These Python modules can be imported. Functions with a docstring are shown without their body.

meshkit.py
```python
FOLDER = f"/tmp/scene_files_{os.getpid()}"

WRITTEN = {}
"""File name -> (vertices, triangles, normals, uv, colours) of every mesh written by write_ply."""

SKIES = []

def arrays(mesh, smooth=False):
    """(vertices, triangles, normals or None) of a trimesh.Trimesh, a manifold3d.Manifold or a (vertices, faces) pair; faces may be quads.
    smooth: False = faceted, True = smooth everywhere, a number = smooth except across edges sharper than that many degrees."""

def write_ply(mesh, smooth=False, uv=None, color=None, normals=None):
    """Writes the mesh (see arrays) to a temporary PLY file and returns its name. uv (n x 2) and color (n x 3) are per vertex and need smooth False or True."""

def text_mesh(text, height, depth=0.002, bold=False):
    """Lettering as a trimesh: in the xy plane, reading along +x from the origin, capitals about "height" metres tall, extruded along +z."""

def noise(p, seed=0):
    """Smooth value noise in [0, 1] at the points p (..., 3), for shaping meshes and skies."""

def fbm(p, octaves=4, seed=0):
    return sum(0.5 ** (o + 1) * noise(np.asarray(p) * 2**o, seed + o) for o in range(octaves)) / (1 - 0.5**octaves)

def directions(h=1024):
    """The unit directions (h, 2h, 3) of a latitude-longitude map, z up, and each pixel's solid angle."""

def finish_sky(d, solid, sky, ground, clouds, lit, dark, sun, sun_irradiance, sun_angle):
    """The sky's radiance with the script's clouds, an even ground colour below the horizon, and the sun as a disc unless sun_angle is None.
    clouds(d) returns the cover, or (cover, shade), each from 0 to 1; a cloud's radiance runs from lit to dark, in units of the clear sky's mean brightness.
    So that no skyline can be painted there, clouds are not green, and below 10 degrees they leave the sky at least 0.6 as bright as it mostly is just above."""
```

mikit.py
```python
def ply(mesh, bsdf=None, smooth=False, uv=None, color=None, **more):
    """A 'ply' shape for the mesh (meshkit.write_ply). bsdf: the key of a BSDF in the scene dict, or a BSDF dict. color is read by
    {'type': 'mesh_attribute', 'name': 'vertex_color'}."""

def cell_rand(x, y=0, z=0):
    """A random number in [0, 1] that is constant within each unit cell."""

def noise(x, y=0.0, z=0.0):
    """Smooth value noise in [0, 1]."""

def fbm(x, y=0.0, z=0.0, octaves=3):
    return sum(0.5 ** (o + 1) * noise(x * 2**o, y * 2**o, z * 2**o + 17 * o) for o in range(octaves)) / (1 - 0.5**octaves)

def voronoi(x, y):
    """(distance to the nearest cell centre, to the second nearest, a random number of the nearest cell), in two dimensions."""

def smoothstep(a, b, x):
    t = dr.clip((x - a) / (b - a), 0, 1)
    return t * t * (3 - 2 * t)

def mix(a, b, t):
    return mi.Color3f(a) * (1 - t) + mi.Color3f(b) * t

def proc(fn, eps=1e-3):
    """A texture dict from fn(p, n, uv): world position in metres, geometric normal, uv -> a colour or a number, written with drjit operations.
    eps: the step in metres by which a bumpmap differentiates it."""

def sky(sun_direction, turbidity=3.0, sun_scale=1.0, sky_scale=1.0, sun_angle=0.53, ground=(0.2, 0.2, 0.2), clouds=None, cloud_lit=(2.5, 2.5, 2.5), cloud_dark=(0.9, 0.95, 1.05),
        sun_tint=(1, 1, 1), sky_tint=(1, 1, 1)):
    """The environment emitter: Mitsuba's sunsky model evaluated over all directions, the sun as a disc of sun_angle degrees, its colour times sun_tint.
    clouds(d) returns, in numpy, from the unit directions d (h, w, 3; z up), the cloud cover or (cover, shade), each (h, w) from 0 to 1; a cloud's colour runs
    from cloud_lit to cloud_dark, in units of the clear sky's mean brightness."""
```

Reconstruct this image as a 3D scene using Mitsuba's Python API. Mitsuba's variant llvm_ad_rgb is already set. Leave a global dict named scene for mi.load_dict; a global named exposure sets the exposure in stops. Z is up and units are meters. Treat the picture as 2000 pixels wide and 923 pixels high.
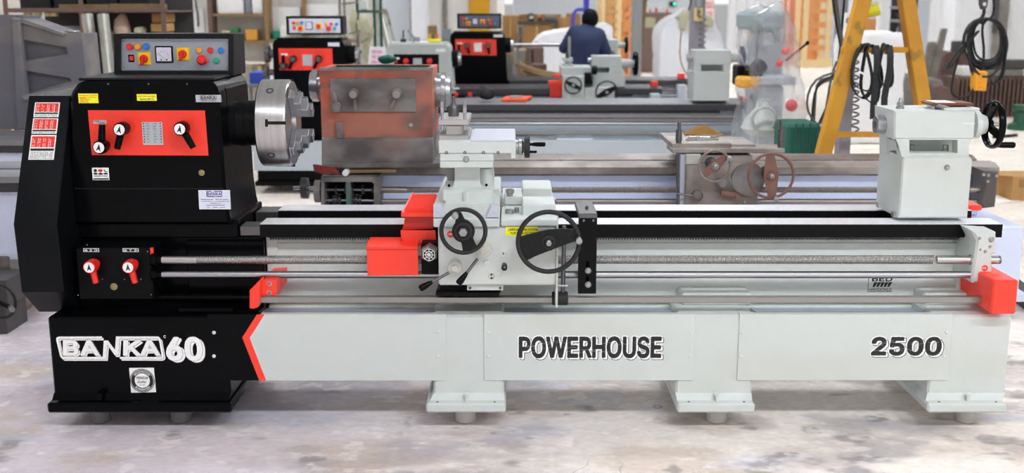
import math, random
import numpy as np, trimesh, mitsuba as mi, drjit as dr
import mikit, meshkit
import manifold3d as m3
from shapely.geometry import Polygon, box as sbox, Point, LineString
from shapely.ops import unary_union
from shapely import affinity
from mikit import noise, fbm, voronoi, smoothstep, mix, cell_rand

scene, labels = {'type': 'scene'}, {}
T = mi.ScalarTransform4f
random.seed(7)
R_ = np.random.default_rng(11)

# ------------------------------------------------------------------ camera, sky, lamps, exposure
FPX, CX, CY, HC = 2200.0, 1000.0, 461.5, 1.6
PITCH = math.atan(454.5 / FPX)
exposure = 0.44
scene['camera'] = {
    'type': 'thinlens', 'fov_axis': 'x', 'fov': math.degrees(2 * math.atan(1000 / FPX)),
    'aperture_radius': 0.0065, 'focus_distance': 4.35,
    'near_clip': 0.05, 'far_clip': 300.0,
    'to_world': T().look_at(origin=[0, 0, HC], target=[0, math.cos(PITCH), HC - math.sin(PITCH)], up=[0, 0, 1])}
scene['sky'] = mikit.sky((-0.25, -0.62, 0.74), turbidity=5.0, sun_scale=0.0, sky_scale=6.0, ground=(0.35, 0.34, 0.32), clouds=lambda d: .85 + .15 * meshkit.fbm(d * 3.0, 3, 5), cloud_lit=(1.25, 1.27, 1.32), cloud_dark=(1, 1, 1))
LAMP = (10.3, 10.8, 11.4)          # radiance of the added tube-lamp diffusers
# added lamps: x, y, z, half width, half depth, gain
LAMPS = [(-4.6, -1.0, 5.2, 1.0, .35, .4), (-1.6, -0.8, 5.2, 1.0, .35, 1.05), (1.5, -0.8, 5.2, 1.0, .35, 3.0), (4.6, -0.8, 5.2, 1.0, .35, 3.7),
         (-4.5, 6.9, 5.2, 1.0, .35, .9), (0.5, 6.9, 5.2, 1.0, .35, 1.9), (5.5, 6.9, 5.2, 1.0, .35, .8),
         (-5.0, 13.0, 5.2, 1.0, .35, 1.7), (1.0, 12.5, 5.2, 1.0, .35, 2.0), (6.5, 13.0, 5.2, 1.0, .35, 1.3),
         (3.0, 21.0, 5.2, 1.0, .35, 2.2), (9.0, 21.0, 5.2, 1.0, .35, 1.8), (4.5, 28.5, 5.2, 1.0, .35, 2.5), (10.5, 28.5, 5.2, 1.0, .35, 2.2)]

# ------------------------------------------------------------------ pixel of the photograph -> point in the hall
def _ray(px, py):
    a, b = (px - CX) / FPX, (CY - py) / FPX
    return np.array([a, math.cos(PITCH) + b * math.sin(PITCH), -math.sin(PITCH) + b * math.cos(PITCH)])
def at(px, py, Y):
    d = _ray(px, py); return np.array([0, 0, HC]) + d * (Y / d[1])
def atx(px, py, X):
    d = _ray(px, py); return np.array([0, 0, HC]) + d * (X / d[0])
def atz(px, py, Z=0.0):
    d = _ray(px, py); return np.array([0, 0, HC]) + d * ((Z - HC) / d[2])
def xz(pts, Y): return [(at(p[0], p[1], Y)[0], at(p[0], p[1], Y)[2]) for p in pts]
def pxm(n, Y): return n * Y * 1.0 / FPX * 1.0          # n pixels at depth Y in metres, near enough

# ------------------------------------------------------------------ meshes
def mk(v, f): return trimesh.Trimesh(np.asarray(v, float), np.asarray(f, int), process=False)
def cat(*ms):
    ms = [m for m in (ms[0] if len(ms) == 1 and isinstance(ms[0], (list, tuple)) else ms)]
    return trimesh.util.concatenate(ms) if len(ms) > 1 else ms[0]
def hull(pts):
    h = trimesh.convex.convex_hull(np.asarray(pts, float)); return h
def box(x0, x1, y0, y1, z0, z1, b=0.0):
    x0, x1 = min(x0, x1), max(x0, x1); y0, y1 = min(y0, y1), max(y0, y1); z0, z1 = min(z0, z1), max(z0, z1)
    if b <= 0:
        m = trimesh.creation.box(extents=(x1 - x0, y1 - y0, z1 - z0)); m.apply_translation(((x0 + x1) / 2, (y0 + y1) / 2, (z0 + z1) / 2)); return m
    b = min(b, .45 * min(x1 - x0, y1 - y0, z1 - z0)); P = []
    for sx in (0, 1):
        for sy in (0, 1):
            for sz in (0, 1):
                c = np.array([(x0, x1)[sx], (y0, y1)[sy], (z0, z1)[sz]]); d = np.array([b if not s else -b for s in (sx, sy, sz)])
                P += [c + d * (0, 1, 1), c + d * (1, 0, 1), c + d * (1, 1, 0)]
    return hull(P)
def pbox(px0, py0, px1, py1, Y0, Y1, b=0.003):
    m = (py0 + py1) / 2
    return box(at(px0, m, Y0)[0], at(px1, m, Y0)[0], Y0, Y1, at(px0, py1, Y0)[2], at(px0, py0, Y0)[2], b)
def rings(rs, closed_ends=True):
    """loft of rings with equal point count, listed along the extrusion, each counter-clockwise seen from the END"""
    n = len(rs[0]); v = np.vstack(rs); f = []
    for k in range(len(rs) - 1):
        i = np.arange(n); j = (i + 1) % n; a, b = k * n, (k + 1) * n
        f += [np.stack([a + i, a + j, b + j], 1), np.stack([a + i, b + j, b + i], 1)]
    return v, np.vstack(f)
def extr(poly, d, b=0.0):
    """extrude a shapely polygon along +z by d; the far (z = d) edge chamfered by b"""
    if not isinstance(poly, Polygon) and not hasattr(poly, 'geoms'): poly = Polygon(poly)
    out = []
    for g in getattr(poly, 'geoms', [poly]):
        if g.is_empty or g.area < 1e-10: continue
        if not g.exterior.is_ccw: g = Polygon(list(g.exterior.coords)[::-1], [list(h.coords) for h in g.interiors])
        if b > 0 and not g.interiors:
            q = g.buffer(-b, join_style=2, mitre_limit=8)
            e = np.array(g.exterior.coords)[:-1]
            if isinstance(q, Polygon) and len(q.exterior.coords) - 1 == len(e):
                w = np.array(q.exterior.coords)[:-1]
                if not q.exterior.is_ccw: w = w[::-1]
                best = min(range(len(w)), key=lambda k: np.abs(np.roll(w, -k, 0) - e).sum()); w = np.roll(w, -best, 0)
                if np.abs(w - e).max() < 6 * b:
                    z = lambda p, h: np.hstack([p, np.full((len(p), 1), h)])
                    v, f = rings([z(e, 0), z(e, d - b), z(w, d)])
                    vt, ft = trimesh.creation.triangulate_polygon(Polygon(w), engine='earcut'); vb, fb = trimesh.creation.triangulate_polygon(Polygon(e), engine='earcut')
                    out += [mk(v, f), mk(z(vt, d), ft), mk(z(vb, 0), fb[:, ::-1])]
                    continue
        out.append(trimesh.creation.extrude_polygon(g, d, engine='earcut'))
    m = cat(out); m.merge_vertices(); return m
def mapv(m, M):
    m = m.copy(); m.vertices = np.asarray(m.vertices) @ np.asarray(M, float).T; return m
def front(poly, Y0, Y1, b=0.0):
    """polygon given in (x, z), from depth Y1 to its chamfered face at Y0 (towards the camera)"""
    m = extr(poly, Y1 - Y0, b); m = mapv(m, [[1, 0, 0], [0, 0, -1], [0, 1, 0]]); m.apply_translation((0, Y1, 0)); return m
def pfront(pts, Y0, Y1, b=0.0): return front(Polygon(xz(pts, Y0)), Y0, Y1, b)
def side(poly, x0, x1, b=0.0):
    """polygon given in (y, z), extruded along x"""
    m = extr(poly, x1 - x0, b); m = mapv(m, [[0, 0, 1], [1, 0, 0], [0, 1, 0]]); m.apply_translation((x0, 0, 0)); return m
def flat(poly, z0, z1, b=0.0):
    m = extr(poly, z1 - z0, b); m.apply_translation((0, 0, z0)); return m
def frame_of(d):
    d = np.asarray(d, float) / np.linalg.norm(d); u = np.cross(d, [0, 0, 1] if abs(d[2]) < .9 else [1, 0, 0]); u /= np.linalg.norm(u); return u, np.cross(d, u), d
def rev(p0, axis, prof, n=24, ph=0.0):
    """solid of revolution: prof = [(t along axis, radius), ...]"""
    u, w, d = frame_of(axis); a = np.arange(n) * 2 * np.pi / n + ph; c = np.cos(a)[:, None] * u + np.sin(a)[:, None] * w
    p0 = np.asarray(p0, float); prof = list(prof)
    if prof[0][1] > 1e-6: prof = [(prof[0][0], 1e-6)] + prof
    if prof[-1][1] > 1e-6: prof = prof + [(prof[-1][0], 1e-6)]
    v, f = rings([p0 + d * t + c * r for t, r in prof]); return mk(v, f)
def cyl(p0, p1, r, n=16, r1=None, b=0.0):
    p0, p1 = np.asarray(p0, float), np.asarray(p1, float); L = np.linalg.norm(p1 - p0); r1 = r if r1 is None else r1
    pr = [(0, r), (L, r1)] if b <= 0 else [(0, r - b), (b, r), (L - b, r1), (L, r1 - b)]
    return rev(p0, p1 - p0, pr, n)
def ball(c, r, n=12, s=(1, 1, 1)):
    k = max(n // 2, 4); m = rev((0, 0, -1), (0, 0, 1), [(1 - math.cos(math.pi * i / k), math.sin(math.pi * i / k)) for i in range(k + 1)], n)
    m.vertices = m.vertices * (np.array(s) * r) + np.asarray(c, float); return m
def tube(path, r, n=8, closed=False, cap=True):
    P = np.asarray(path, float); N = len(P); rr = np.full(N, r) if np.isscalar(r) else np.asarray(r, float)
    t = (np.roll(P, -1, 0) - np.roll(P, 1, 0)) if closed else np.gradient(P, axis=0)
    t /= np.linalg.norm(t, axis=1, keepdims=True) + 1e-12
    u = frame_of(t[0])[0]; R = []; a = -np.arange(n) * 2 * np.pi / n
    a = -a
    for k in range(N):
        u = u - t[k] * (u @ t[k]); u /= np.linalg.norm(u) + 1e-12; w = np.cross(t[k], u)
        R.append(P[k] + rr[k] * (np.cos(a)[:, None] * u + np.sin(a)[:, None] * w))
    if closed: R.append(R[0])
    elif cap: R = [np.repeat(P[:1], n, 0)] + R + [np.repeat(P[-1:], n, 0)]
    return mk(*rings(R))
def strip(path, width_dir, w, th):
    """flat band along a path (belts): width w along width_dir, thickness th"""
    P = np.asarray(path, float); t = np.gradient(P, axis=0); t /= np.linalg.norm(t, axis=1, keepdims=True); wd = np.asarray(width_dir, float); R = []
    for k in range(len(P)):
        x = wd - t[k] * (wd @ t[k]); x /= np.linalg.norm(x); y = np.cross(t[k], x)
        R.append(np.array([P[k] + x * sx * w / 2 + y * sy * th / 2 for sx, sy in ((-1, -1), (1, -1), (1, 1), (-1, 1))]))
    R = [np.repeat(R[0].mean(0)[None], 4, 0)] + R + [np.repeat(R[-1].mean(0)[None], 4, 0)]
    return mk(*rings(R))
def torus(c, axis, R, r, n=48, k=10, sq=(1, 1)):
    u, w, d = frame_of(axis); rs = []; b = np.arange(k) * 2 * np.pi / k
    for i in range(n + 1):
        a = 2 * np.pi * i / n; e = math.cos(a) * u + math.sin(a) * w
        rs.append(np.asarray(c, float) + (R + r * sq[0] * np.cos(b))[:, None] * e + (r * sq[1] * np.sin(b))[:, None] * d)
    v, f = rings(rs); return mk(v, f[:, ::-1])
def gear(p0, axis, r, w, nt, tooth=.15, bore=0.0):
    u, wv, d = frame_of(axis); pr = []
    for i in range(nt):
        for q, k in ((-.32, 1 - tooth), (-.15, 1), (.15, 1), (.32, 1 - tooth)):
            a = 2 * math.pi * (i + q) / nt; pr.append((r * k * math.cos(a), r * k * math.sin(a)))
    pl = Polygon(pr)
    if bore: pl = pl.difference(Point(0, 0).buffer(bore, 8))
    m = extr(pl, w); m = mapv(m, np.stack([u, wv, d], 1)); m.apply_translation(p0); return m
def screw(p0, p1, r, pitch, depth=.12, n=20):
    p0, p1 = np.asarray(p0, float), np.asarray(p1, float); L = np.linalg.norm(p1 - p0); u, w, d = frame_of(p1 - p0)
    k = int(L / pitch); t = (np.arange(k)[:, None] + np.array([0, .3, .5, .8])).ravel() * pitch; rr = np.tile([r * (1 - depth), r, r, r * (1 - depth)], k)
    a = np.arange(n) * 2 * np.pi / n; tt = t[:, None] + (a / (2 * np.pi) - .5) * pitch
    tt = np.clip(tt, 0, L); v = p0 + tt[..., None] * d + rr[:, None, None] * (np.cos(a)[:, None] * u + np.sin(a)[:, None] * w)
    i = np.arange(n); j = (i + 1) % n; w4 = np.where(i == n - 1, 4 * n, 0); f = []      # the thread climbs one pitch per turn
    for q in range(len(t) - 5):
        A, B = q * n, (q + 1) * n; f += [np.stack([A + i, A + j + w4, B + j + w4], 1), np.stack([A + i, B + j + w4, B + i], 1)]
    return mk(v.reshape(-1, 3), np.vstack(f))
def helix(p0, p1, R, r, turns, n=10, k=6):
    p0, p1 = np.asarray(p0, float), np.asarray(p1, float); u, w, d = frame_of(p1 - p0); s = np.linspace(0, 1, int(turns * n) + 1); a = 2 * np.pi * turns * s
    return tube(p0 + s[:, None] * (p1 - p0) + R * (np.cos(a)[:, None] * u + np.sin(a)[:, None] * w), r, k)
def spline(pts, n=40, closed=False):
    from scipy.interpolate import CubicSpline
    P = np.asarray(pts, float)
    if closed: P = np.vstack([P, P[:1]])
    s = np.r_[0, np.cumsum(np.linalg.norm(np.diff(P, axis=0), axis=1) + 1e-9)]
    q = CubicSpline(s, P, bc_type='periodic' if closed else 'natural')(np.linspace(0, s[-1], n + closed)); return q[:-1] if closed else q
def roughen(m, amp, freq, seed=0):
    m = m.copy(); v = np.asarray(m.vertices); d = np.stack([meshkit.fbm(v * freq + 31.7 * k, 3, seed + k) for k in range(3)], -1) - .5
    m.vertices = v + d * 2 * amp; return m
def remesh(m, length):
    """finer mesh without cracks"""
    m = trimesh.Trimesh(m.vertices, m.faces, process=True); m.merge_vertices(digits_vertex=5); m.update_faces(m.nondegenerate_faces()); m.remove_unreferenced_vertices()
    q = m3.Manifold(m3.Mesh(np.asarray(m.vertices, np.float32), np.asarray(m.faces, np.uint32)))
    if q.status() == m3.Error.NoError and q.num_tri(): q = q.refine_to_length(length).to_mesh(); return trimesh.Trimesh(q.vert_properties[:, :3], q.tri_verts, process=True)
    while m.edges_unique_length.max() > length * 2 and len(m.faces) < 20000: m = m.subdivide()
    return m
def shift(m, *d): m = m.copy(); m.apply_translation(d); return m
def rotz(m, deg, c=(0, 0, 0)): m = m.copy(); m.apply_transform(trimesh.transformations.rotation_matrix(math.radians(deg), (0, 0, 1), c)); return m
def rot(m, deg, ax, c=(0, 0, 0)): m = m.copy(); m.apply_transform(trimesh.transformations.rotation_matrix(math.radians(deg), ax, c)); return m
_TX = {}
def txt(s, h, bold=False, w=None):
    """shapely outline of a line of lettering, height h, lower left corner of the box at the origin, optionally squeezed to width w"""
    key = (s, bold)
    if key not in _TX:
        m = meshkit.text_mesh(s, 1.0, .01, bold); tr = np.asarray(m.triangles)[m.face_normals[:, 2] > .9][:, :, :2]
        _TX[key] = unary_union([Polygon(t).buffer(.002) for t in tr if abs(Polygon(t).area) > 1e-9]).simplify(.004)
    g = _TX[key]; b = g.bounds; g = affinity.translate(g, -b[0], -b[1]); k = h / (b[3] - b[1])
    return affinity.scale(g, (w / (b[2] - b[0])) if w else k, k, origin=(0, 0))
def moved(g, x, z): return affinity.translate(g, x, z)

# ------------------------------------------------------------------ entries of the scene
def key_of(name):
    if name not in scene and name not in _used: _used.add(name); return name
    k = 1
    while f'{name}_{k:03d}' in _used: k += 1
    _used.add(f'{name}_{k:03d}'); return f'{name}_{k:03d}'
_used = set()
def thing(name, label, cat_, group=None):
    k = key_of(name); labels[k] = {'label': label, 'category': cat_}
    if group: labels[k]['group'] = group
    return k
def part(parent, name, mesh, mat, smooth=32, label=None, kind=None):
    parent = '__'.join(parent.split('__')[:2])          # thing > part > sub-part, no further
    k = key_of(parent + '__' + name)
    scene[k] = mesh if isinstance(mesh, dict) else mikit.ply(mesh, mat, smooth)
    if label: labels.setdefault(k, {})['label'] = label
    if kind: labels.setdefault(k, {})['kind'] = kind
    return k
def solo(name, label, cat_, mesh, mat, smooth=32, group=None, kind=None):
    k = thing(name, label, cat_, group); scene[k] = mikit.ply(mesh, mat, smooth)
    if kind: labels[k]['kind'] = kind
    return k
def struct(name, mesh, mat, parent=None, smooth=32):
    k = key_of((parent + '__' if parent else '') + name); scene[k] = mikit.ply(mesh, mat, smooth)
    if not parent: labels[k] = {'kind': 'structure'}
    return k

# ------------------------------------------------------------------ materials
def lin(h):
    c = np.array([int(h[i:i + 2], 16) for i in (0, 2, 4)]) / 255.0 if isinstance(h, str) else np.asarray(h, float)
    return (np.where(c <= .04045, c / 12.92, ((c + .055) / 1.055) ** 2.4)).tolist()
def rgb(h): return {'type': 'rgb', 'value': lin(h)}
def mat(name, col, rough=.5, metal=0.0, coat=0.0, spec=.5, fn=None, bump=None, bscale=.002, **kw):
    b = {'type': 'principled', 'base_color': mikit.proc(fn) if fn else rgb(col), 'roughness': rough, 'metallic': metal, 'specular': spec, **kw}
    if coat: b['clearcoat'] = coat; b['clearcoat_gloss'] = .92
    if bump: b = {'type': 'bumpmap', 'arbitrary': mikit.proc(bump, eps=.002), 'scale': bscale, 'nested': b}
    scene[name] = {'type': 'twosided', 'nested': b}
def L3(h): return mi.Color3f(*lin(h))
mat('black_gloss', '050608', .2, spec=.1)
mat('black_satin', '0b0c0e', .4, spec=.12)
mat('black_rubber', '19191b', .6)
mat('dark_void', '070707', .8)
def _grey_dust(p, n, uv):
    s = smoothstep(.55, .8, fbm(p.x * 2.2 + 3, p.y * 5, p.z * 4)) * .25
    return mix(L3('c6ccc9'), L3('b9b7a6'), s)
mat('pale_grey', 'c8cdc8', .42, fn=_grey_dust, coat=.15)
mat('grey_deep', '8d9499', .5)
mat('blue_grey', 'aab0c4', .5)
mat('red_paint', 'f73a28', .38, coat=.1)
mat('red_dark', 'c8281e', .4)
mat('steel', 'b4b4b8', .3, 1.0)
mat('steel_bright', 'd6d6da', .22, 1.0)
mat('steel_dark', '6f6e70', .4, 1.0)
mat('ground_way', 'eeeff5', .34, .5)
mat('white_print', 'f2f2f0', .5)
mat('black_print', '15161a', .5)
mat('grey_print', 'b9bcc2', .45, .3)
mat('red_print', 'e2382e', .5)
mat('navy_print', '2b2f6e', .5)
mat('yellow_print', 'f4ee1d', .5)
mat('yellow_plastic', 'f7c90f', .4)
mat('plastic_red', 'e8251f', .3, coat=.4)
mat('plastic_amber', 'f5a012', .3, coat=.4)
mat('plastic_blue', '1c78d8', .3, coat=.4)
mat('plastic_green', '1fae8c', .3, coat=.4)
mat('zinc', 'a5a5a4', .38, .85)
mat('panel_alu', 'a3a9b4', .4, .4)
mat('cream_knob', 'bbbbb2', .4)
mat('bed_paint', 'd8ddd9', .42, coat=.1)
# ------------------------------------------------------------------ the hall
def _floor(p, n, uv):
    x, y = p.x, p.y
    a = fbm(x * .55 + 4, y * .9 + 2, 0, 4); b = fbm(x * 2.6 + 11, y * 3.6, 3, 4); c_ = fbm(x * 7 + 5, y * 10, 7, 3); d = fbm(x * 42, y * 60, 1, 3); e = fbm(x * 1.5 + 60, y * 2.6 + 9, 5, 4)
    far = smoothstep(5.0, 9.0, y); right = smoothstep(-1.8, 1.2, x)
    base = mix(L3('cfc5cb'), L3('dad0cc'), smoothstep(.38, .62, a)); base = mix(base, L3('e3dacf'), right * .8)
    base = mix(base, L3('e2dace'), far * .8)
    base = mix(base, L3('a89d9b'), smoothstep(.54, .74, b) * (.7 - .6 * far))
    base = mix(base, L3('8f8c92'), smoothstep(.6, .72, e) * .55 * (1 - far))
    base = mix(base, L3('bda996'), smoothstep(.55, .72, fbm(x * 1.9 + 21, y * 2.9 + 33, 6, 4)) * .5 * (1 - far * .8))
    base = mix(base, L3('6f6a6c'), smoothstep(.62, .76, c_) * smoothstep(.44, .62, b) * .6 * (1 - far * .8))
    base = mix(base, L3('f0ebe8'), smoothstep(.58, .78, fbm(x * 14 + 15, y * 20, 4, 4)) * .4 * (1 - far))
    base = mix(base, L3('a4afc8'), smoothstep(.6, .74, fbm(x * 2.6 + 70, y * 5 + 5, 8, 4)) * .28 * (1 - far))
    e1, e2, q = voronoi(x * .3 + .35 * fbm(x * 3, y * 3, 4, 3) + 3.3, y * .3 + .35 * fbm(x * 3 + 9, y * 3, 5, 3) + 1.2)
    base = mix(base, L3('77706e'), smoothstep(.006, .001, e2 - e1) * .45 * smoothstep(.45, .55, a) * (1 - far))
    return dr.minimum(base * (1.0 + .24 * d), .92)
mat('concrete', 'c6bfc4', .55, fn=_floor, spec=.35)
def _wall(p, n, uv):
    s = fbm(p.x * .8 + 7, p.y * .8, p.z * 1.5, 4)
    return mix(mix(L3('e9e6e0'), L3('d4d2cd'), smoothstep(.45, .7, s)), L3('aca69e'), smoothstep(.6, .8, fbm(p.x * 3, p.y * 3, p.z * .6, 3)) * .35)
mat('plaster', 'e6e3dd', .75, fn=_wall)
mat('roof_sheet', 'cfd2d4', .6)
mat('wall_blue', 'd3d9e2', .65)
mat('wall_white', 'f2f3f6', .6)
XL, XR, YB, YPW, YF_ = -9.0, 17.0, 34.0, 17.0, -4.5
XP = at(971, 30, YPW)[0]
struct('floor', box(XL - 3, XR, YF_ - 12, YB + 6, -.15, 0), 'concrete')
struct('ceiling', box(XL - .2, XR + .2, YF_, YB + .2, 6.0, 6.12), 'roof_sheet')
struct('wall_left', box(XL - .2, XL, YF_, YPW, 0, 6.0), 'plaster')
struct('wall_right', box(XR, XR + .2, YF_, YB, 0, 6.0), 'wall_white')
k = struct('wall_front', cat(box(XL, 2.0, YF_ - .2, YF_, 0, 6), box(15, XR, YF_ - .2, YF_, 0, 6), box(2.0, 15, YF_ - .2, YF_, 5.2, 6), box(2.0, 15, YF_ - .2, YF_, 0, 1.6)), 'plaster')  # unseen wall; its opening and sill are shaped to steer sky light
struct('wall_partition', cat(box(XL, XP, YPW, YPW + .2, 0, 6), box(XP - .2, XP, YPW + .2, YB, 0, 6)), 'plaster')
def wall_with_holes(x0, x1, z1, holes, Y, th=.2):
    g = sbox(x0, 0, x1, z1)
    for h in holes: g = g.difference(sbox(*h))
    return front(g, Y, Y + th)
xo = lambda px: at(px, 20, YB)[0]
OPEN = [(xo(984), .0, xo(1001), 3.2), (xo(1394), .25, xo(1424), 3.4)]
struct('wall_back', wall_with_holes(XP, XR, 6.0, OPEN, YB), 'wall_blue')
mat('frame_white', 'e8e9ec', .5)
for i, (x0, z0, x1, z1) in enumerate(OPEN):
    struct('trim_%d' % (i + 1), cat(box(x0 - .05, x0, YB - .03, YB + .1, z0, z1 + .05), box(x1, x1 + .05, YB - .03, YB + .1, z0, z1 + .05), box(x0 - .05, x1 + .05, YB - .03, YB + .1, z1, z1 + .05)), 'frame_white')
# corrugated white cladding on the back wall and the white wall bay at the right
def corrugated(x0, x1, z1, Y, pitch=.28, d=.05):
    n = int((x1 - x0) / pitch); pr = []
    for i in range(n):
        a = x0 + i * pitch; pr += [(a, Y), (a + .62 * pitch, Y), (a + .7 * pitch, Y - d), (a + .92 * pitch, Y - d)]
    pr += [(x0 + n * pitch, Y), (x0 + n * pitch, Y + .03), (x0, Y + .03)]
    return flat(Polygon(pr), 0.0, z1)
struct('wall_back_cladding', corrugated(xo(1425), xo(1545), 4.5, YB - .05), 'wall_white')
struct('wall_bay', box(at(1822, 50, 24)[0], XR, 24.0, 24.15, 0, 6.0), 'wall_white')
struct('trim_bay_post', cat([box(at(p, 50, 23.9)[0] - .05, at(p, 50, 23.9)[0] + .07, 23.9, 24.0, 0, 6.0) for p in (1822, 1872)]), 'frame_white')

# unseen tube lamps, added to light the hall
mat('lamp_body', 'dfe0e2', .5)
mat('diffuser', 'f4f4f4', .5)
_O = ('leftmost', 'second from left', 'third from left', 'rightmost')
_LL = [o + ' above the black and grey lathe' for o in _O] + [o + ' behind the black and grey lathe' for o in ('leftmost', 'middle one', 'rightmost')] + [o + ' over the third row of lathes' for o in ('leftmost', 'middle one', 'rightmost')] + ['left one before the far wrapped machine', 'right one above the ribbed castings', 'left one by the back wall', 'right one by the back wall']
for i, (x, y, z, a, b, g) in enumerate(LAMPS):
    t = thing('ceiling_lamp', 'added unseen tube lamp hanging under the roof, ' + _LL[i], 'lamp', 'added tube lamps under the roof')
    part(t, 'housing', cat(box(x - a, x + a, y - b, y + b, z + .012, z + .08, .01)), 'lamp_body')
    q = mk([[x - a + .02, y - b + .02, z], [x - a + .02, y + b - .02, z], [x + a - .02, y + b - .02, z], [x + a - .02, y - b + .02, z]], [[0, 1, 2], [0, 2, 3]])
    d = mikit.ply(q, 'diffuser', False); d['emitter'] = {'type': 'area', 'radiance': {'type': 'rgb', 'value': [v * g for v in LAMP]}}
    part(t, 'diffuser', d, None)
    part(t, 'rod', cat(cyl((x - .7 * a, y, z + .08), (x - .7 * a, y, 6.0), .006, 6), cyl((x + .7 * a, y, z + .08), (x + .7 * a, y, 6.0), .006, 6)), 'lamp_body')
# ------------------------------------------------------------------ the lathe in the foreground
YP, YL, YF = 4.10, 4.106, 4.05
L = thing('lathe', 'large black and pale grey lathe with red panels across the whole foreground', 'lathe')
Z = lambda py, Y: at(CX, py, Y)[2]
X = lambda px, py, Y: at(px, py, Y)[0]
def bolt(parent, px, py, Y, r=.006, m='zinc', h=.006, name='bolt', hexa=False):
    p = at(px, py, Y); part(parent, name, rev(p + (0, .002, 0), (0, -1, 0), [(0, r), (h * .6, r), (h, r * .6)], 6 if hexa else 12), m)
def sock(parent, px, py, Y, r=.007, m='steel', name='screw'):
    p = at(px, py, Y); part(parent, name, rev(p + (0, .002, 0), (0, -1, 0), [(0, r), (.005, r), (.005, r * .55), (.001, r * .5)], 12), m)
# --- pedestal (black, under the headstock)
zf0, zf1 = Z(806, YF), Z(787, YF); zt = Z(619, YL)
xa, xb = X(93, 620, YL), X(500, 700, YL); xb2 = X(451, 770, YL)
pd = part(L, 'pedestal', cat(box(xa, xb2, YL, 4.72, zf1 - .005, zt, .006), box(xa, xb, YL + .05, 4.72, .20, zt - .004, .004), box(X(92, 796, YF), X(451, 796, YF), YF, 4.78, zf0, zf1, .006),
    hull([(x, y, z) for x, y, z in ((xa, YL, zf1 + .022), (xb2, YL, zf1 + .022), (xa, YF + .03, zf1 - .001), (xb2, YF + .03, zf1 - .001), (xa, 4.7, zf1 - .001), (xb2, 4.7, zf1 - .001), (xa, 4.7, zf1 + .03), (xb2, 4.7, zf1 + .03))])), 'black_gloss')
for px in (180, 272, 432): sock(pd, px, 781, YF + .03, .006, 'black_satin')
part(pd, 'bracket', pbox(188, 768, 199, 782, YF + .02, YL + .01, .002), 'black_gloss')
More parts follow.
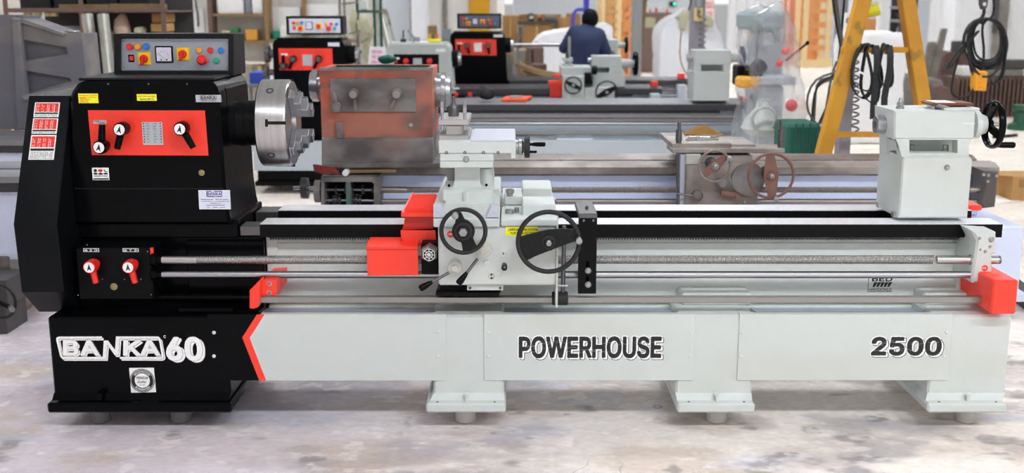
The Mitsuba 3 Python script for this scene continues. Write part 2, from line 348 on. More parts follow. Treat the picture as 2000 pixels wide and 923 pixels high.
for px in (197, 354): part(L, 'leveling_pad', cyl(np.array([X(px, 818, 4.18), 4.18, 0.0]), np.array([X(px, 818, 4.18), 4.18, .055]), .04, 24, b=.004), 'pad_iron', 40)
for px in (197, 354): part(L, 'leveling_screw', cyl((X(px, 818, 4.18), 4.18, .055), (X(px, 818, 4.18), 4.18, zf0), .016, 12), 'black_satin')
part(L, 'tray_lip', cat(cyl((X(300, 580, 4.26), 4.255, Z(580, 4.26)), (X(516, 580, 4.26), 4.255, Z(580, 4.26)), .016, 12), box(X(150, 590, 4.27), X(516, 590, 4.27), 4.262, 4.70, zt - .004, Z(580, 4.26) + .004, .003),
    cyl((X(350, 608, 4.17), 4.17, zt + .008), (X(456, 608, 4.17), 4.17, zt + .008), .011, 10)), 'black_gloss')
# --- front panels
zp0, zp1 = Z(742.5, YP), Z(613.5, YP)
def panel(pa, pb, rv, paint=None):
    a, b = X(pa, 680, YP), X(pb, 680, YP)
    k = part(L, 'front_panel', cat(box(a, b, YP, YP + .004, zp0, zp1, .0015), box(a, b, YP, YP + .03, zp1 - .006, zp1, .0015)), 'pale_grey')
    for px, py in rv: bolt(k, px, py, YP, .0075, 'panel_rivet', .006, 'rivet')
    return k
mat('panel_rivet', 'cfd2ce', .4); mat('pad_iron', '6d6b6b', .7)
scene['pale_grey_dark'] = scene['pale_grey']
xs = lambda *q: [(X(a, b, YP), min(max(Z(b, YP), zp0), zp1)) for a, b in q]
pk = part(L, 'front_panel', cat(front(Polygon(xs((404, 600), (506, 600), (480, 659), (513, 760), (404, 760))), YP, YP + .004), box(X(404, 613, YP), X(508, 613, YP), YP, YP + .03, zp1 - .006, zp1, .0015)), 'black_gloss')
p1 = part(L, 'front_panel', cat(front(Polygon(xs((507, 600), (871, 600), (871, 760), (514, 760), (481, 659))), YP, YP + .004), box(X(508, 613, YP), X(871, 613, YP), YP, YP + .03, zp1 - .006, zp1, .0015)), 'pale_grey')
for py in (648, 695): bolt(p1, 855, py, YP, .0075, 'panel_rivet', .006, 'rivet')
part(p1, 'chevron', front(Polygon(xs((501, 600), (516, 600), (487.5, 659.5), (520.5, 760), (507, 760), (473, 658.6))), YP - .0008, YP + .001), 'red_paint')
for py in (649, 695): bolt(pk, 418, py, YP - .0006, .0075, 'panel_rivet', .006, 'rivet')
p2 = panel(945, 1356, [(955, 649), (955, 695), (1350, 650), (1348, 695)])
p3 = panel(1442, 1857, [(1448, 649), (1447, 695), (1849, 648), (1844, 694)])
# --- legs
for pa, pb, fa, fb, pad in ((846, 984, 832, 988, 909), (1322, 1472, 1323, 1475, 1399), (1818, 1971, 1812, 1967, 1886)):
    a, b = X(pa, 680, YL), X(pb, 680, YL); c0, c1 = X(fa, 795, YF), X(fb, 795, YF)
    k = part(L, 'leg', cat(box(a, b, YL, 4.70, zf1 - .01, Z(615, YL), .008), box(c0, c1, YF, 4.76, zf0, zf1 - .002, .007),
        hull([(x, y, z) for x in (a, b) for y in (YL, 4.7) for z in (zf1 + .022,)] + [(x, y, zf1 - .004) for x in (max(a - .014, c0 + .004), min(b + .014, c1 - .004)) for y in (YF + .036, 4.73)])), 'pale_grey')
    m = (fa + fb) / 2
    for px in (fa + 22, fb - 22): sock(k, px, 786, YF + .02, .006, 'steel_dark')
    pp = at(m - 2 + 3, 782, YF + .03)
    part(k, 'leveling_bolt', cat(cyl((pp[0], YF + .03, zf1 - .004), (pp[0], YF + .03, zf1 + .028), .006, 8), rev((pp[0], YF + .03, zf1 + .02), (0, 0, 1), [(0, .011), (.01, .011)], 6)), 'panel_rivet')
    part(L, 'leveling_pad', cyl((X(pad, 818, 4.18), 4.18, 0), (X(pad, 818, 4.18), 4.18, .055), .04, 24, b=.004), 'pad_pale', 40)
    part(L, 'leveling_screw', cyl((X(pad, 818, 4.18), 4.18, .055), (X(pad, 818, 4.18), 4.18, zf0), .016, 12), 'steel_dark')
mat('pad_pale', 'b9b8b5', .7)
# --- chip trays between the legs, bed feet, bed
zt2 = Z(613.5, YL)
for pa, pb in ((505, 848), (980, 1325), (1468, 1822)):
    a, b = X(pa, 610, 4.3), X(pb, 610, 4.3)
    part(L, 'chip_tray', side(Polygon([(YP + .03, zt2 - .012), (YP + .03, zt2 - .016), (4.40, zt2 - .05), (4.72, zt2 - .05), (4.72, zt2 + .002), (4.715, zt2 + .002), (4.715, zt2 - .046), (4.40, zt2 - .046)]), a, b), 'tray_grey')
mat('tray_grey', '9aa2ad', .5)
ZW = Z(430, 4.36)                      # level of the ways
zb = Z(604, 4.36)
for pa, pb in ((852, 972), (1330, 1469), (1802, 1930)):
    part(L, 'bed_foot', box(X(pa, 600, 4.25), X(pb, 600, 4.25), 4.25, 4.72, zt2 - .008, Z(573, 4.25), .01), 'pale_grey')
xl, xr = X(522, 500, 4.36), X(1906, 500, 4.36)
bd = part(L, 'bed', cat(box(xl, xr, 4.36, 4.40, zb - .004, ZW - .05, .003), box(xl, xr, 4.60, 4.64, zb - .004, ZW - .05, .003), box(xl, xr, 4.335, 4.36, zb - .004, zb + .024, .004),
    box(xr - .05, xr, 4.38, 4.62, zb, ZW - .06, .003), box(X(1876, 470, 4.33), xr, 4.325, 4.365, zb + .05, ZW - .05, .006),
    box(xl, X(540, 470, 4.33), 4.345, 4.365, zb + .15, ZW - .05, .004),
    box(xl, X(1870, 478, 4.352), 4.352, 4.365, Z(476.5, 4.352), Z(474.5, 4.352), .0)), 'bed_paint')
part(bd, 'bed_floor', cat(box(xl - .5, xr, 4.40, 4.60, ZW - .14, ZW - .12), *[box(x, x + .03, 4.40, 4.60, ZW - .14, ZW - .045) for x in np.linspace(xl + .2, xr - .3, 9)]), 'black_satin')
wx0, wx1 = X(511, 430, 4.32), X(1951, 430, 4.32)
for y0, y1, nm in ((4.285, 4.415, 0), (4.585, 4.715, 1)):
    z0 = ZW
    pr = [(y0, z0 - .052), (y0, z0 - .0015), (y0 + .0015, z0), (y1 - .0015, z0), (y1, z0 - .0015), (y1, z0 - .052)]
    part(bd, 'way', side(Polygon(pr), wx0 if not nm else X(545, 405, 4.6), wx1), 'ground_way')
part(bd, 'way_side', box(X(545, 405, 4.6) - .0005, wx1 + .0005, 4.583, 4.60, ZW - .10, ZW - .003, .001), 'black_satin')
part(bd, 'way_side', box(wx0 - .0005, wx1 + .0005, 4.2835, 4.30, ZW - .0525, ZW - .002, .0005), 'black_satin')
part(bd, 'gap_piece', box(X(470, 430, 4.32), wx0 - .001, 4.30, 4.40, ZW - .05, ZW - .012, .002), 'steel_dark'); part(bd, 'gap_piece', box(X(500, 405, 4.6), X(545, 405, 4.6) - .001, 4.585, 4.715, ZW - .05, ZW - .008, .002), 'steel_dark')
# rack
rx0, rx1 = X(526, 465, 4.33), X(1876, 465, 4.33); zr1, zr0 = ZW - .052, Z(467, 4.33); pit = .0107
pts = [(rx0, zr1), (rx0, zr0 + .006)]
n = int((rx1 - rx0) / pit)
for i in range(n):
    a = rx0 + i * pit; pts += [(a + .2 * pit, zr0 + .006), (a + .38 * pit, zr0 - .002), (a + .62 * pit, zr0 - .002), (a + .8 * pit, zr0 + .006)]
pts += [(rx1, zr0 + .006), (rx1, zr1)]
rk = part(bd, 'rack', front(Polygon(pts), 4.325, 4.362), 'rack_black')
def _rack(p, n, uv): return mix(L3('141416'), L3('55575c'), smoothstep(.5, .8, fbm(p.x * 9, p.z * 60, 2, 3)) * .5)
mat('rack_black', '17171a', .35, fn=_rack, spec=.6)
for px in (546, 1229, 1347, 1385, 1505, 1624, 1662, 1855): sock(bd, px, 456.5, 4.325, .0065, 'steel')
# hardened sticker
def lettering(parent, name, polys, m, Y, th=.0006): return part(parent, name, front(unary_union(polys), Y - th, Y + .0004), m, False)
sx0, sx1 = X(1697, 556, 4.36), X(1743, 556, 4.36); sz0, sz1 = Z(570, 4.36), Z(538, 4.36); w, h = sx1 - sx0, sz1 - sz0
hs = [moved(txt('BED', h * .3, True, w * .86), sx0 + .12 * w, sz0 + .66 * h), moved(txt('HARDENED', h * .2, False, w * .96), sx0 + .02 * w, sz0 + .06 * h), sbox(sx0 - .004, sz0, sx0 - .002, sz1), sbox(sx0 - .004, sz0, sx1, sz0 + .0015)]
for i in range(5):
    a = sx0 + (.16 + .155 * i) * w; hs.append(Polygon([(a, sz0 + .32 * h), (a + .09 * w, sz0 + .32 * h), (a + .2 * w, sz0 + .6 * h), (a + .06 * w, sz0 + .6 * h)]))
lettering(bd, 'hardened_bed_lettering', hs, 'black_print', 4.36)
# --- screws and rods along the front
ls = part(L, 'lead_screw', cat(cyl((X(312, 507, 4.2), 4.2, Z(507, 4.2)), (X(386, 507, 4.2), 4.2, Z(507, 4.2)), .0165, 18, b=.002), screw((X(384, 507, 4.2), 4.2, Z(507, 4.2)), (X(1830, 507, 4.2), 4.2, Z(507, 4.2)), .0172, .0066, .22, 20),
    cyl((X(1828, 507, 4.2), 4.2, Z(507, 4.2)), (X(1950, 507, 4.2), 4.2, Z(507, 4.2)), .0158, 18, b=.002), cyl((X(1894, 507, 4.2), 4.2, Z(507, 4.2)), (X(1903, 507, 4.2), 4.2, Z(507, 4.2)), .02, 18)), 'screw_steel', True)
mat('screw_steel', 'c6c4c2', .28, 1.0)
part(L, 'feed_rod', cyl((X(316, 536, 4.19), 4.19, Z(536, 4.19)), (X(1908, 537, 4.19), 4.19, Z(536, 4.19)), .0138, 20, b=.002), 'steel')
zs = Z(584, 4.13)
part(L, 'switch_rod', box(X(501, 584, 4.13), X(1952, 584, 4.13), 4.117, 4.143, zs - .0125, zs + .0125, .003), 'rod_worn')
mat('rod_worn', '9b9a98', .36, .9)
# rod supports
eb = part(L, 'screw_bracket', cat(pfront([(1898, 450), (1946, 453), (1946, 494), (1938, 498), (1938, 545), (1933, 550), (1900, 553), (1897, 540), (1904, 500), (1908, 470)], 4.17, 4.345, .008)), 'pale_grey')
for px, py, r in ((1913, 465, .006), (1936, 467, .011), (1934, 481, .005), (1915, 487, .004), (1924, 491, .006)): bolt(eb, px, py, 4.17, r, 'zinc', .008)
od = part(eb, 'oil_dot', cyl(at(1923, 523, 4.171), at(1923, 523, 4.171) - (0, .003, 0), .0115, 20), 'red_print')
def oil(parent, px, py, Y, s=.0075): g = txt('OIL', s, True); b = g.bounds; p = at(px, py, Y); lettering(parent, 'oil_lettering', [moved(g, p[0] - b[2] / 2, p[2] - b[3] / 2)], 'white_print', Y)
oil(eb, 1923, 523, 4.168)
part(L, 'screw_end_nut', cyl((X(1946, 507, 4.2), 4.2, Z(507, 4.2)), (X(1953, 507, 4.2), 4.2, Z(507, 4.2)), .016, 8), 'steel_dark')
part(L, 'rod_end_box', cat(pbox(1938, 547, 1987, 613, 4.03, 4.42, .006), pfront([(1925, 530), (1972, 541), (1972, 560), (1925, 560)], 4.24, 4.40, .004)), 'red_paint')
part(L, 'chip_stop', box(X(1890, 410, 4.62), X(1914, 410, 4.62), 4.60, 4.72, ZW - .005, Z(396, 4.66), .004), 'red_paint')
rb = part(L, 'rod_bracket', cat(pfront([(499, 562), (514, 547), (540, 546), (540, 576), (512, 580), (504, 600), (499, 601)], 4.14, 4.345), pfront([(487, 567), (505, 549), (508, 549), (505, 598), (496, 603), (487, 602)], 4.09, 4.16, .002)), 'red_paint')
for py in (553, 571): sock(rb, 526, py, 4.14, .011, 'zinc')
# --- headstock
YH = 4.285
zht = Z(158, YH)
hp = [(136, 190), (140, 178), (150, 164), (160, 159), (404, 157), (415, 160), (423, 170), (427, 184), (441, 380), (447, 420), (452, 439), (134, 439)]
prof = Polygon(xz(hp, YH))
hd = part(L, 'headstock', cat(front(prof, YH, 4.76, .012)), 'black_gloss')
part(hd, 'top_cover', pbox(153, 152, 420, 157.5, YH + .03, 4.75, .003), 'cover_mesh')
mat('cover_mesh', '17181a', .55, spec=.25)
for px in (211, 290, 365): bolt(hd, px, 164, YH, .004, 'steel_dark', .003, 'screw')
xm = X(452, 439, YH)
part(hd, 'lower_casting', cat(box(X(112, 500, 4.33), X(517, 510, 4.33), 4.33, 4.74, Z(592, 4.33), ZW - .055, .004), box(X(134, 420, 4.32), xm + .02, 4.31, 4.74, ZW - .06, ZW + .01, .004),
    box(X(366, 540, 4.31), X(517, 540, 4.31), 4.312, 4.34, Z(576, 4.31), Z(470, 4.31), .004)), 'black_gloss')
part(hd, 'splash_lip', hull([tuple(at(454, 439, YH)), tuple(at(457, 438, YH)), tuple(at(500, 402, 4.70)), tuple(at(504, 400, 4.70)), tuple(at(454, 441, YH)), tuple(at(502, 404, 4.70))]), 'black_gloss')
part(hd, 'seam', pbox(146, 367, 436, 369, YH - .001, YH + .004, 0), 'dark_void')
ax = at(570, 240, 4.48); AY, AZ = 4.48, ax[2]
# spindle bearing cover and spindle adapter
xh = X(430, 240, 4.48)
part(hd, 'bearing_housing', cat(rev((xh - .03, AY, AZ), (1, 0, 0), [(0, .15), (.045, .15), (.065, .135), (.065, .0)], 40), box(xh - .08, X(452, 240, 4.45), 4.37, 4.74, AZ - .16, AZ + .17, .03)), 'black_gloss')
part(L, 'spindle_adapter', rev((X(458, 240, 4.48) - .03, AY, AZ), (1, 0, 0), [(0, .088), (.05, .088), (.052, .092), (.085, .092), (.086, .089), (X(514, 240, 4.48) - X(458, 240, 4.48) + .03, .089)], 48), 'black_satin')
# --- chuck
cx0, cx1 = X(514, 240, 4.48), X(574, 240, 4.48); RC = .172
def _brush(p, n, uv): return mix(L3('a9a8a8'), L3('d2d1d0'), fbm(dr.sqrt((p.y - AY) * (p.y - AY) + (p.z - AZ) * (p.z - AZ)) * 90, p.x * 60, 1, 3))
mat('chuck_steel', 'c9c8c8', .3, 1.0, fn=_brush)
ch = part(L, 'chuck', rev((cx0, AY, AZ), (1, 0, 0), [(0, RC - .006), (.006, RC), (cx1 - cx0 - .012, RC), (cx1 - cx0 - .002, RC - .006), (cx1 - cx0, RC - .012), (cx1 - cx0, .05), (cx1 - cx0 - .03, .045), (cx1 - cx0 - .03, 0)], 64), 'chuck_steel')
for a in (52, -40, 140, -130):
    ca, sa = math.cos(math.radians(a)), math.sin(math.radians(a))
    def rb_(r0, r1, w, x0, x1, b=.002):
        m = box(x0, x1, -w / 2, w / 2, r0, r1, b); m = mapv(m, [[1, 0, 0], [0, sa, -ca], [0, ca, sa]]); m.apply_translation((0, AY, AZ)); return m
    steps = [rb_(.052, .155, .042, cx1 - .01, cx1 + .022), rb_(.052, .122, .042, cx1 + .02, cx1 + .046), rb_(.052, .088, .042, cx1 + .044, cx1 + .07)]
    steps += [rb_(r, r + .004, .043, cx1 + .001, cx1 + h) for r, h in ((.157, .012), (.124, .044), (.090, .068))]
    part(ch, 'jaw', cat(steps), 'steel')
    part(ch, 'jaw_slot', rb_(.05, RC - .004, .05, cx1 - .004, cx1 + .0008, 0), 'steel_dark')
    c = np.array([cx0 + .055, AY - ca * (RC - .004), AZ + sa * (RC - .004)]); d = np.array([0, -ca, sa])
    part(ch, 'key_screw', rev(c, d, [(0, .015), (.0052, .015), (.0052, .008), (.003, .008), (.003, 0)], 16), 'steel_dark')
c = np.array([cx0 + .07, AY - math.cos(.05) * (RC - .003), AZ - .002])
for a in (6, 96, 186, 276):
    ca, sa = math.cos(math.radians(a)), math.sin(math.radians(a))
    m = cat(box(.045, cx1 - cx0 + .001, -.006, .006, RC - .008, RC + .0006), box(.045, .056, -.014, .014, RC - .008, RC + .0006)); m = mapv(m, [[1, 0, 0], [0, sa, -ca], [0, ca, sa]]); m.apply_translation((cx0, AY, AZ))
    part(ch, 'bolt_slot', m, 'dark_void')
# --- control box
kb = part(L, 'control_box', cat(front(Polygon(xz([(223, 66), (456, 66), (456, 148), (223, 148)], 4.55)).difference(Polygon(xz([(233, 74), (446, 74), (446, 139.5), (233, 139.5)], 4.55))), 4.55, 4.60), pbox(223, 66, 456, 148, 4.592, 4.79, .003)), 'box_black')
mat('box_black', '131417', .5, spec=.25)
YC = 4.575
cp = part(kb, 'control_panel', pbox(235, 75, 448, 138, YC, 4.594, .001), 'panel_alu')
def rnd(px, py, r, m, h=.014, name='button', ring=True):
    p = at(px, py, YC)
    if ring: part(kb, name + '_bezel', rev(p, (0, -1, 0), [(0, r * 1.25), (.005, r * 1.2), (.005, r * .9)], 18), 'zinc')
    part(kb, name, rev(p, (0, -1, 0), [(0, r), (h * .8, r), (h, r * .8)], 18), m)
for px, py, m in ((254.5, 91, 'plastic_red'), (270.5, 91, 'plastic_amber'), (286.5, 90.5, 'plastic_blue')): rnd(px, py, .0125, m, .018, 'pilot_light')
for px, py, m in ((389.5, 98, 'plastic_amber'), (411, 98, 'plastic_red'), (432, 98.5, 'plastic_blue'), (423, 118, 'plastic_green')): rnd(px, py, .0115, m, .01, 'push_button')
p = at(398, 116.5, YC); part(kb, 'emergency_stop', rev(p, (0, -1, 0), [(0, .012), (.02, .012), (.02, .02), (.034, .02), (.042, .013), (.043, 0)], 24), 'plastic_red')
part(kb, 'rocker_switch', cat(pbox(250.5, 107, 261.5, 121, YC - .004, YC + .003, .001)), 'black_satin'); part(kb, 'rocker', pbox(252, 109, 260, 119, YC - .009, YC - .002, .002), 'plastic_red')
for px, py in ((281.5, 114.5), (357, 105.5)):
    k = part(kb, 'rotary_switch', pbox(px - 12.5, py - 12.5, px + 12.5, py + 12.5, YC - .006, YC + .002, .002), 'yellow_plastic')
    p = at(px, py, YC - .006); m = cat(rev(p, (0, -1, 0), [(0, .0165), (.010, .0155), (.012, .014)], 20), rotz(box(-.004, .004, -.024, -.008, -.018, .018, .002), 0))
    k2 = box(p[0] - .0055, p[0] + .0055, YC - .034, YC - .014, p[2] - .026, p[2] + .014, .003)
    part(k, 'knob', cat(rev(p, (0, -1, 0), [(0, .0165), (.010, .0155), (.012, .014)], 20), rot(k2, 14, (0, 1, 0), p)), 'plastic_red')
mt = part(kb, 'ammeter', pbox(303, 90, 337, 122.5, YC - .008, YC + .002, .002), 'box_black')
part(mt, 'dial', pbox(305.5, 92.5, 334.5, 119.5, YC - .009, YC - .007, 0), 'dial_white'); mat('dial_white', 'e4dcee', .3)
p = at(320, 113, YC); aa = np.linspace(math.pi * .15, math.pi * .85, 9)
lettering(mt, 'dial_marks', [LineString([(p[0] + .024 * math.cos(a), p[2] + .024 * math.sin(a)), (p[0] + .027 * math.cos(a), p[2] + .027 * math.sin(a))]).buffer(.0006) for a in aa] + [LineString([(p[0] + .008, p[2] - .008), (p[0] - .018, p[2] + .018)]).buffer(.0005), moved(txt('A', .008, True), p[0] - .012, p[2] - .010), Point(p[0] + .014, p[2] - .007).buffer(.003)], 'black_print', YC - .009)
for px, py in ((242, 81.5), (349.5, 81.5), (443, 83), (243, 132), (349.5, 132), (443, 132)): bolt(kb, px, py, YC, .004, 'zinc', .003, 'screw')
part(kb, 'foot', pbox(433, 147, 442, 152, 4.58, 4.6, .001), 'black_satin')
# --- gear cover at the left end
x0 = X(43, 570, 4.12); x1 = X(124, 560, 4.12)
gp = [(atx(px, py, x0)[1], atx(px, py, x0)[2]) for px, py in ((57, 187), (27, 437), (43, 570), (76, 608))]
gp = [(g[0], g[1]) for g in gp]
gc = part(L, 'gear_cover', side(Polygon([gp[0], gp[1], gp[2], gp[3], (4.80, gp[3][1]), (4.80, gp[0][1])]), x0, x1, .004), 'cover_black')
mat('cover_black', '0d0f13', .36, spec=.15)
part(gc, 'cover_seam_plate', side(Polygon([(gp[0][0] + .05, gp[0][1] - .03), (gp[1][0] + .05, gp[1][1]), (gp[2][0] + .05, gp[2][1]), (gp[3][0] + .05, gp[3][1] + .02), (4.75, gp[3][1] + .02), (4.75, gp[0][1] - .03)]), x1, X(133, 500, 4.33), 0), 'black_satin')
# gear charts: plates lying on the sloping upper face
def on_slope(poly, y0z0, y1z1, off, th):
    """polygon in (x, s) where s runs up the sloping face from its lower edge"""
    (ya, za), (yb, zb_) = y0z0, y1z1; Ls = math.hypot(yb - ya, zb_ - za); uy, uz = (yb - ya) / Ls, (zb_ - za) / Ls
    m = extr(poly, th); v = np.asarray(m.vertices); w = np.empty_like(v); w[:, 0] = v[:, 0]; q = v[:, 2] + off
    w[:, 1] = ya + v[:, 1] * uy - q * uz; w[:, 2] = za + v[:, 1] * uz + q * uy; m.vertices = w; return m
SL = (gp[1], gp[0]); LS = math.hypot(gp[0][0] - gp[1][0], gp[0][1] - gp[1][1])
def slope_pt(px, py):
    d = _ray(px, py); (ya, za), (yb, zb_) = SL; uy, uz = (yb - ya) / LS, (zb_ - za) / LS
    A = np.array([[d[1], -uy], [d[2], -uz]]); t, s = np.linalg.solve(A, np.array([ya, za - HC])); return t * d[0], s
c00, c01 = slope_pt(56, 312), slope_pt(68, 200); c10, c11 = slope_pt(107, 312), slope_pt(116, 200)
ga, gb, s0, s1 = (c00[0] + c01[0]) / 2, (c10[0] + c11[0]) / 2, c00[1], c01[1]; w, h = gb - ga, s1 - s0
def chart(y0, y1, top):
    a, b = s0 + y0 * h, s0 + y1 * h
    k = part(gc, 'gear_chart', on_slope(sbox(ga, a, gb, b), *SL, .0, .0012), 'white_print')
    hh = b - a; red, blk, wht = [], [], []
    red.append(sbox(ga + .05 * w, a + hh * top, gb - .05 * w, b - .06 * hh)); blk.append(sbox(ga + .04 * w, a + hh * (top - .14), gb - .04 * w, a + hh * (top - .05)))
    rr = random.Random(int(y0 * 100))
    for r in range(7):
        for c in range(12):
            if c % 3 < 2 and rr.random() < .9: u = ga + w * (.08 + .07 * c); q = a + hh * (top + .02 + (.86 - top) * r / 7); wht.append(sbox(u, q, u + .04 * w, q + hh * (.86 - top) * .07))
    n_ = 9 if y0 < .1 else 4
    for r in range(n_):
        for c in range(14):
            if rr.random() < .85: u = ga + w * (.06 + .064 * c); q = a + hh * (.04 + (top - .2) * r / n_); blk.append(sbox(u, q, u + .035 * w, q + hh * (top - .2) * .5 / n_))
    part(k, 'table_red', on_slope(unary_union(red), *SL, .0012, .0004), 'red_print'); part(k, 'table_black', on_slope(unary_union(blk), *SL, .0012, .0004), 'black_print'); part(k, 'table_figures', on_slope(unary_union(wht), *SL, .0016, .0003), 'white_print')
chart(0, .43, .5); chart(.45, .72, .3); chart(.74, 1.0, .36)
# --- gearbox with red levers
YG = 4.20
gx = part(L, 'feed_gearbox', cat(pbox(150, 484, 297, 586, YG, 4.34, .006)), 'black_satin')
for i, (s, px) in enumerate((('A  B  C', 178), ('X  Y  Z', 255))):
    k = part(gx, 'label_plate', pbox(px - 15.5, 484.5, px + 15.5, 492, YG - .001, YG + .001, 0), 'white_print')
    part(k, 'label_field', pbox(px - 14, 485.5, px + 14, 491, YG - .0015, YG, 0), 'black_print')
    p = at(px - 9, 490.5, YG); g = txt(s, .009, True, .044); lettering(k, 'label_lettering', [moved(g, at(px, 490, YG)[0] - .022, p[2]), Polygon([(at(px - 11, 488, YG)[0], p[2] + .001), (at(px - 13.5, 488, YG)[0], p[2] + .0045), (at(px - 11, 488, YG)[0], p[2] + .008)]), Polygon([(at(px + 11, 488, YG)[0], p[2] + .001), (at(px + 13.5, 488, YG)[0], p[2] + .0045), (at(px + 11, 488, YG)[0], p[2] + .008)])], 'white_print', YG - .0015)
def arrow(c, s, ang=0):
    g = Polygon([(0, 1), (.62, -1), (0, -.45), (-.62, -1)]); return affinity.translate(affinity.rotate(affinity.scale(g, s, s, origin=(0, 0)), ang, origin=(0, 0)), *c)
def lever(parent, px, py, Y, length, ang, m, r=.0235, rel=.10, rib=False):
    """knob with a white arrow face at pixel px, py; ang: direction of the arm in degrees, 0 = right, 90 = up; rel = how far the knob stands off"""
    p = at(px, py, Y - rel); q = np.array([p[0], Y, p[2]])
    k = part(parent, 'shift_lever', cat(rev(q, (0, -1, 0), [(0, r * .75), (rel * .35, r * .75), (rel * .4, r * 1.12), (rel * .85, r * 1.12), (rel, r)], 28)), m)
    a = math.radians(ang); d = np.array([math.cos(a), 0, math.sin(a)]); b0 = q + (0, -rel * .62, 0) + d * r * .8; b1 = q + (0, -rel * .62, 0) + d * (r + length)
    part(k, 'lever_arm', cat([hull(np.vstack([np.asarray(cyl(b0, b0 + d * .004, .013, 14).vertices), np.asarray(cyl(b1 - d * .006, b1, .0115, 14).vertices)]))] + ([torus(b0 + d * t, d, .0125, .0016, 16, 6) for t in np.arange(.008, length * .8, .008)] if rib else [])), m)
    part(k, 'lever_face', cyl(p, p - (0, .0012, 0), r * .88, 28), 'white_print')
    lettering(k, 'arrow', [arrow((p[0], p[2]), r * .6, -12 if rib else 0)], 'black_print', p[1] - .0012)
lever(gx, 174, 522, YG, .045, -80, 'plastic_red', .0225, .07); lever(gx, 250, 522, YG, .045, -78, 'plastic_red', .0225, .07)
p = at(223, 559, YG); part(gx, 'sight_glass', rev(p, (0, -1, 0), [(0, .014), (.004, .014), (.005, .009), (.003, .008), (.003, 0)], 20), 'brass')
mat('brass', 'a59a6a', .35, .8)
for px, py in ((200, 545), (243, 545), (275, 545), (152, 576), (295, 575), (170, 478), (288, 491)): bolt(gx, px, py, YG, .0028, 'zinc', .003, 'screw')
part(gx, 'red_tag', pbox(293, 484, 299, 498, YG - .002, YG + .01, .001), 'red_paint')
for py, r in ((507, .026), (536, .022)): part(gx, 'shaft_collar', cat(cyl((X(296, py, 4.2), 4.2, Z(py, 4.2)), (X(308, py, 4.2), 4.2, Z(py, 4.2)), r, 20, b=.003), cyl((X(306, py, 4.2), 4.2, Z(py, 4.2)), (X(317, py, 4.2), 4.2, Z(py, 4.2)), r * .7, 20)), 'black_gloss')
p = at(146, 458, 4.30); part(L, 'glove', roughen(remesh(ball(p, .03, 12, (.7, .7, 1.3)), .012), .008, 30), 'cloth_green', label='green cloth tucked behind the gearbox') if False else None
# --- headstock front: red lever panel, stickers
rp = part(L, 'lever_panel', pfront([(171, 215), (400, 215.5), (407, 304), (179, 303)], YH - .004, YH + .003, .001), 'red_paint')
YR = YH - .004
lever(rp, 233, 253, YR, .055, -107, 'black_gloss', .0235, .075, True); lever(rp, 351, 252, YR, .06, -62, 'black_gloss', .0235, .075, True); lever(rp, 193, 288, YR, .06, 84, 'black_gloss', .0235, .075, True)
def plate(parent, name, pa, ta, pb, tb, Y, m='white_print', th=.001):
    k = part(parent, name, pbox(pa, ta, pb, tb, Y - th, Y + .001, 0), m); mid = (ta + tb) / 2
    return k, X(pa, mid, Y - th), X(pb, mid, Y - th), Z(tb, Y - th), Z(ta, Y - th), Y - th
def line(s, a, b, zl, hh, bold=False, frac=1.0):
    g = txt(s, hh, bold, (b - a) * frac); return moved(g, (a + b) / 2 - (b - a) * frac / 2, zl)
k, a, b, c, d, Y = plate(rp, 'speed_chart', 278, 238, 318, 283, YR, 'grey_print')
g = []
for r, row in enumerate((('560', '1200'), ('375', '840'), ('264', '560'), ('180', '375'), ('115', '264'), ('80', '180'), ('56', '115'), ('40', '80'))):
    for q, s in enumerate(row): g.append(moved(txt(s, (d - c) * .05), a + (b - a) * (.22 + .34 * q), d - (d - c) * (.09 + .115 * r)))
    for q in (.06, .88): g.append(moved(sbox(0, 0, (b - a) * .05, (d - c) * .045), a + (b - a) * q, d - (d - c) * (.09 + .115 * r)))
lettering(k, 'chart_lettering', g, 'black_print', Y)
k, a, b, c, d, Y = plate(rp, 'direction_plate', 182, 234.5, 208, 241.5, YR, 'grey_print')
lettering(k, 'direction_lettering', [moved(txt('REVERSE', (d - c) * .3, True), a + .04 * (b - a), c + .57 * (d - c)), moved(txt('FORWARD', (d - c) * .3, True), a + .38 * (b - a), c + .12 * (d - c))], 'black_print', Y)
k, a, b, c, d, Y = plate(L, 'oil_change_sticker', 153, 182.5, 192, 201.5, YH, 'yellow_print')
hh = d - c; lettering(k, 'sticker_lettering', [line('Oil Change Schedule', a, b, d - .27 * hh, .15 * hh, True, .92)] + [moved(txt('Head Stock', .12 * hh, True, .33 * (b - a)), a + .06 * (b - a), d - .45 * hh)] + [sbox(a + u * (b - a), d - (q + .05) * hh, a + v * (b - a), d - q * hh) for u, v, q in ((.45, .9, .36), (.07, .4, .5), (.07, .3, .62), (.34, .58, .62), (.07, .45, .76), (.07, .52, .9))], 'red_print', Y)
k, a, b, c, d, Y = plate(L, 'overload_sticker', 267, 183.5, 306, 197, YH, 'yellow_print')
hh = d - c; lettering(k, 'sticker_lettering', [line('Do Not over load motor', a, b, c + .58 * hh, .2 * hh, False, .9), line('Maximum AMP 7.5', a, b, c + .16 * hh, .22 * hh, True, .7)], 'navy_print', Y)
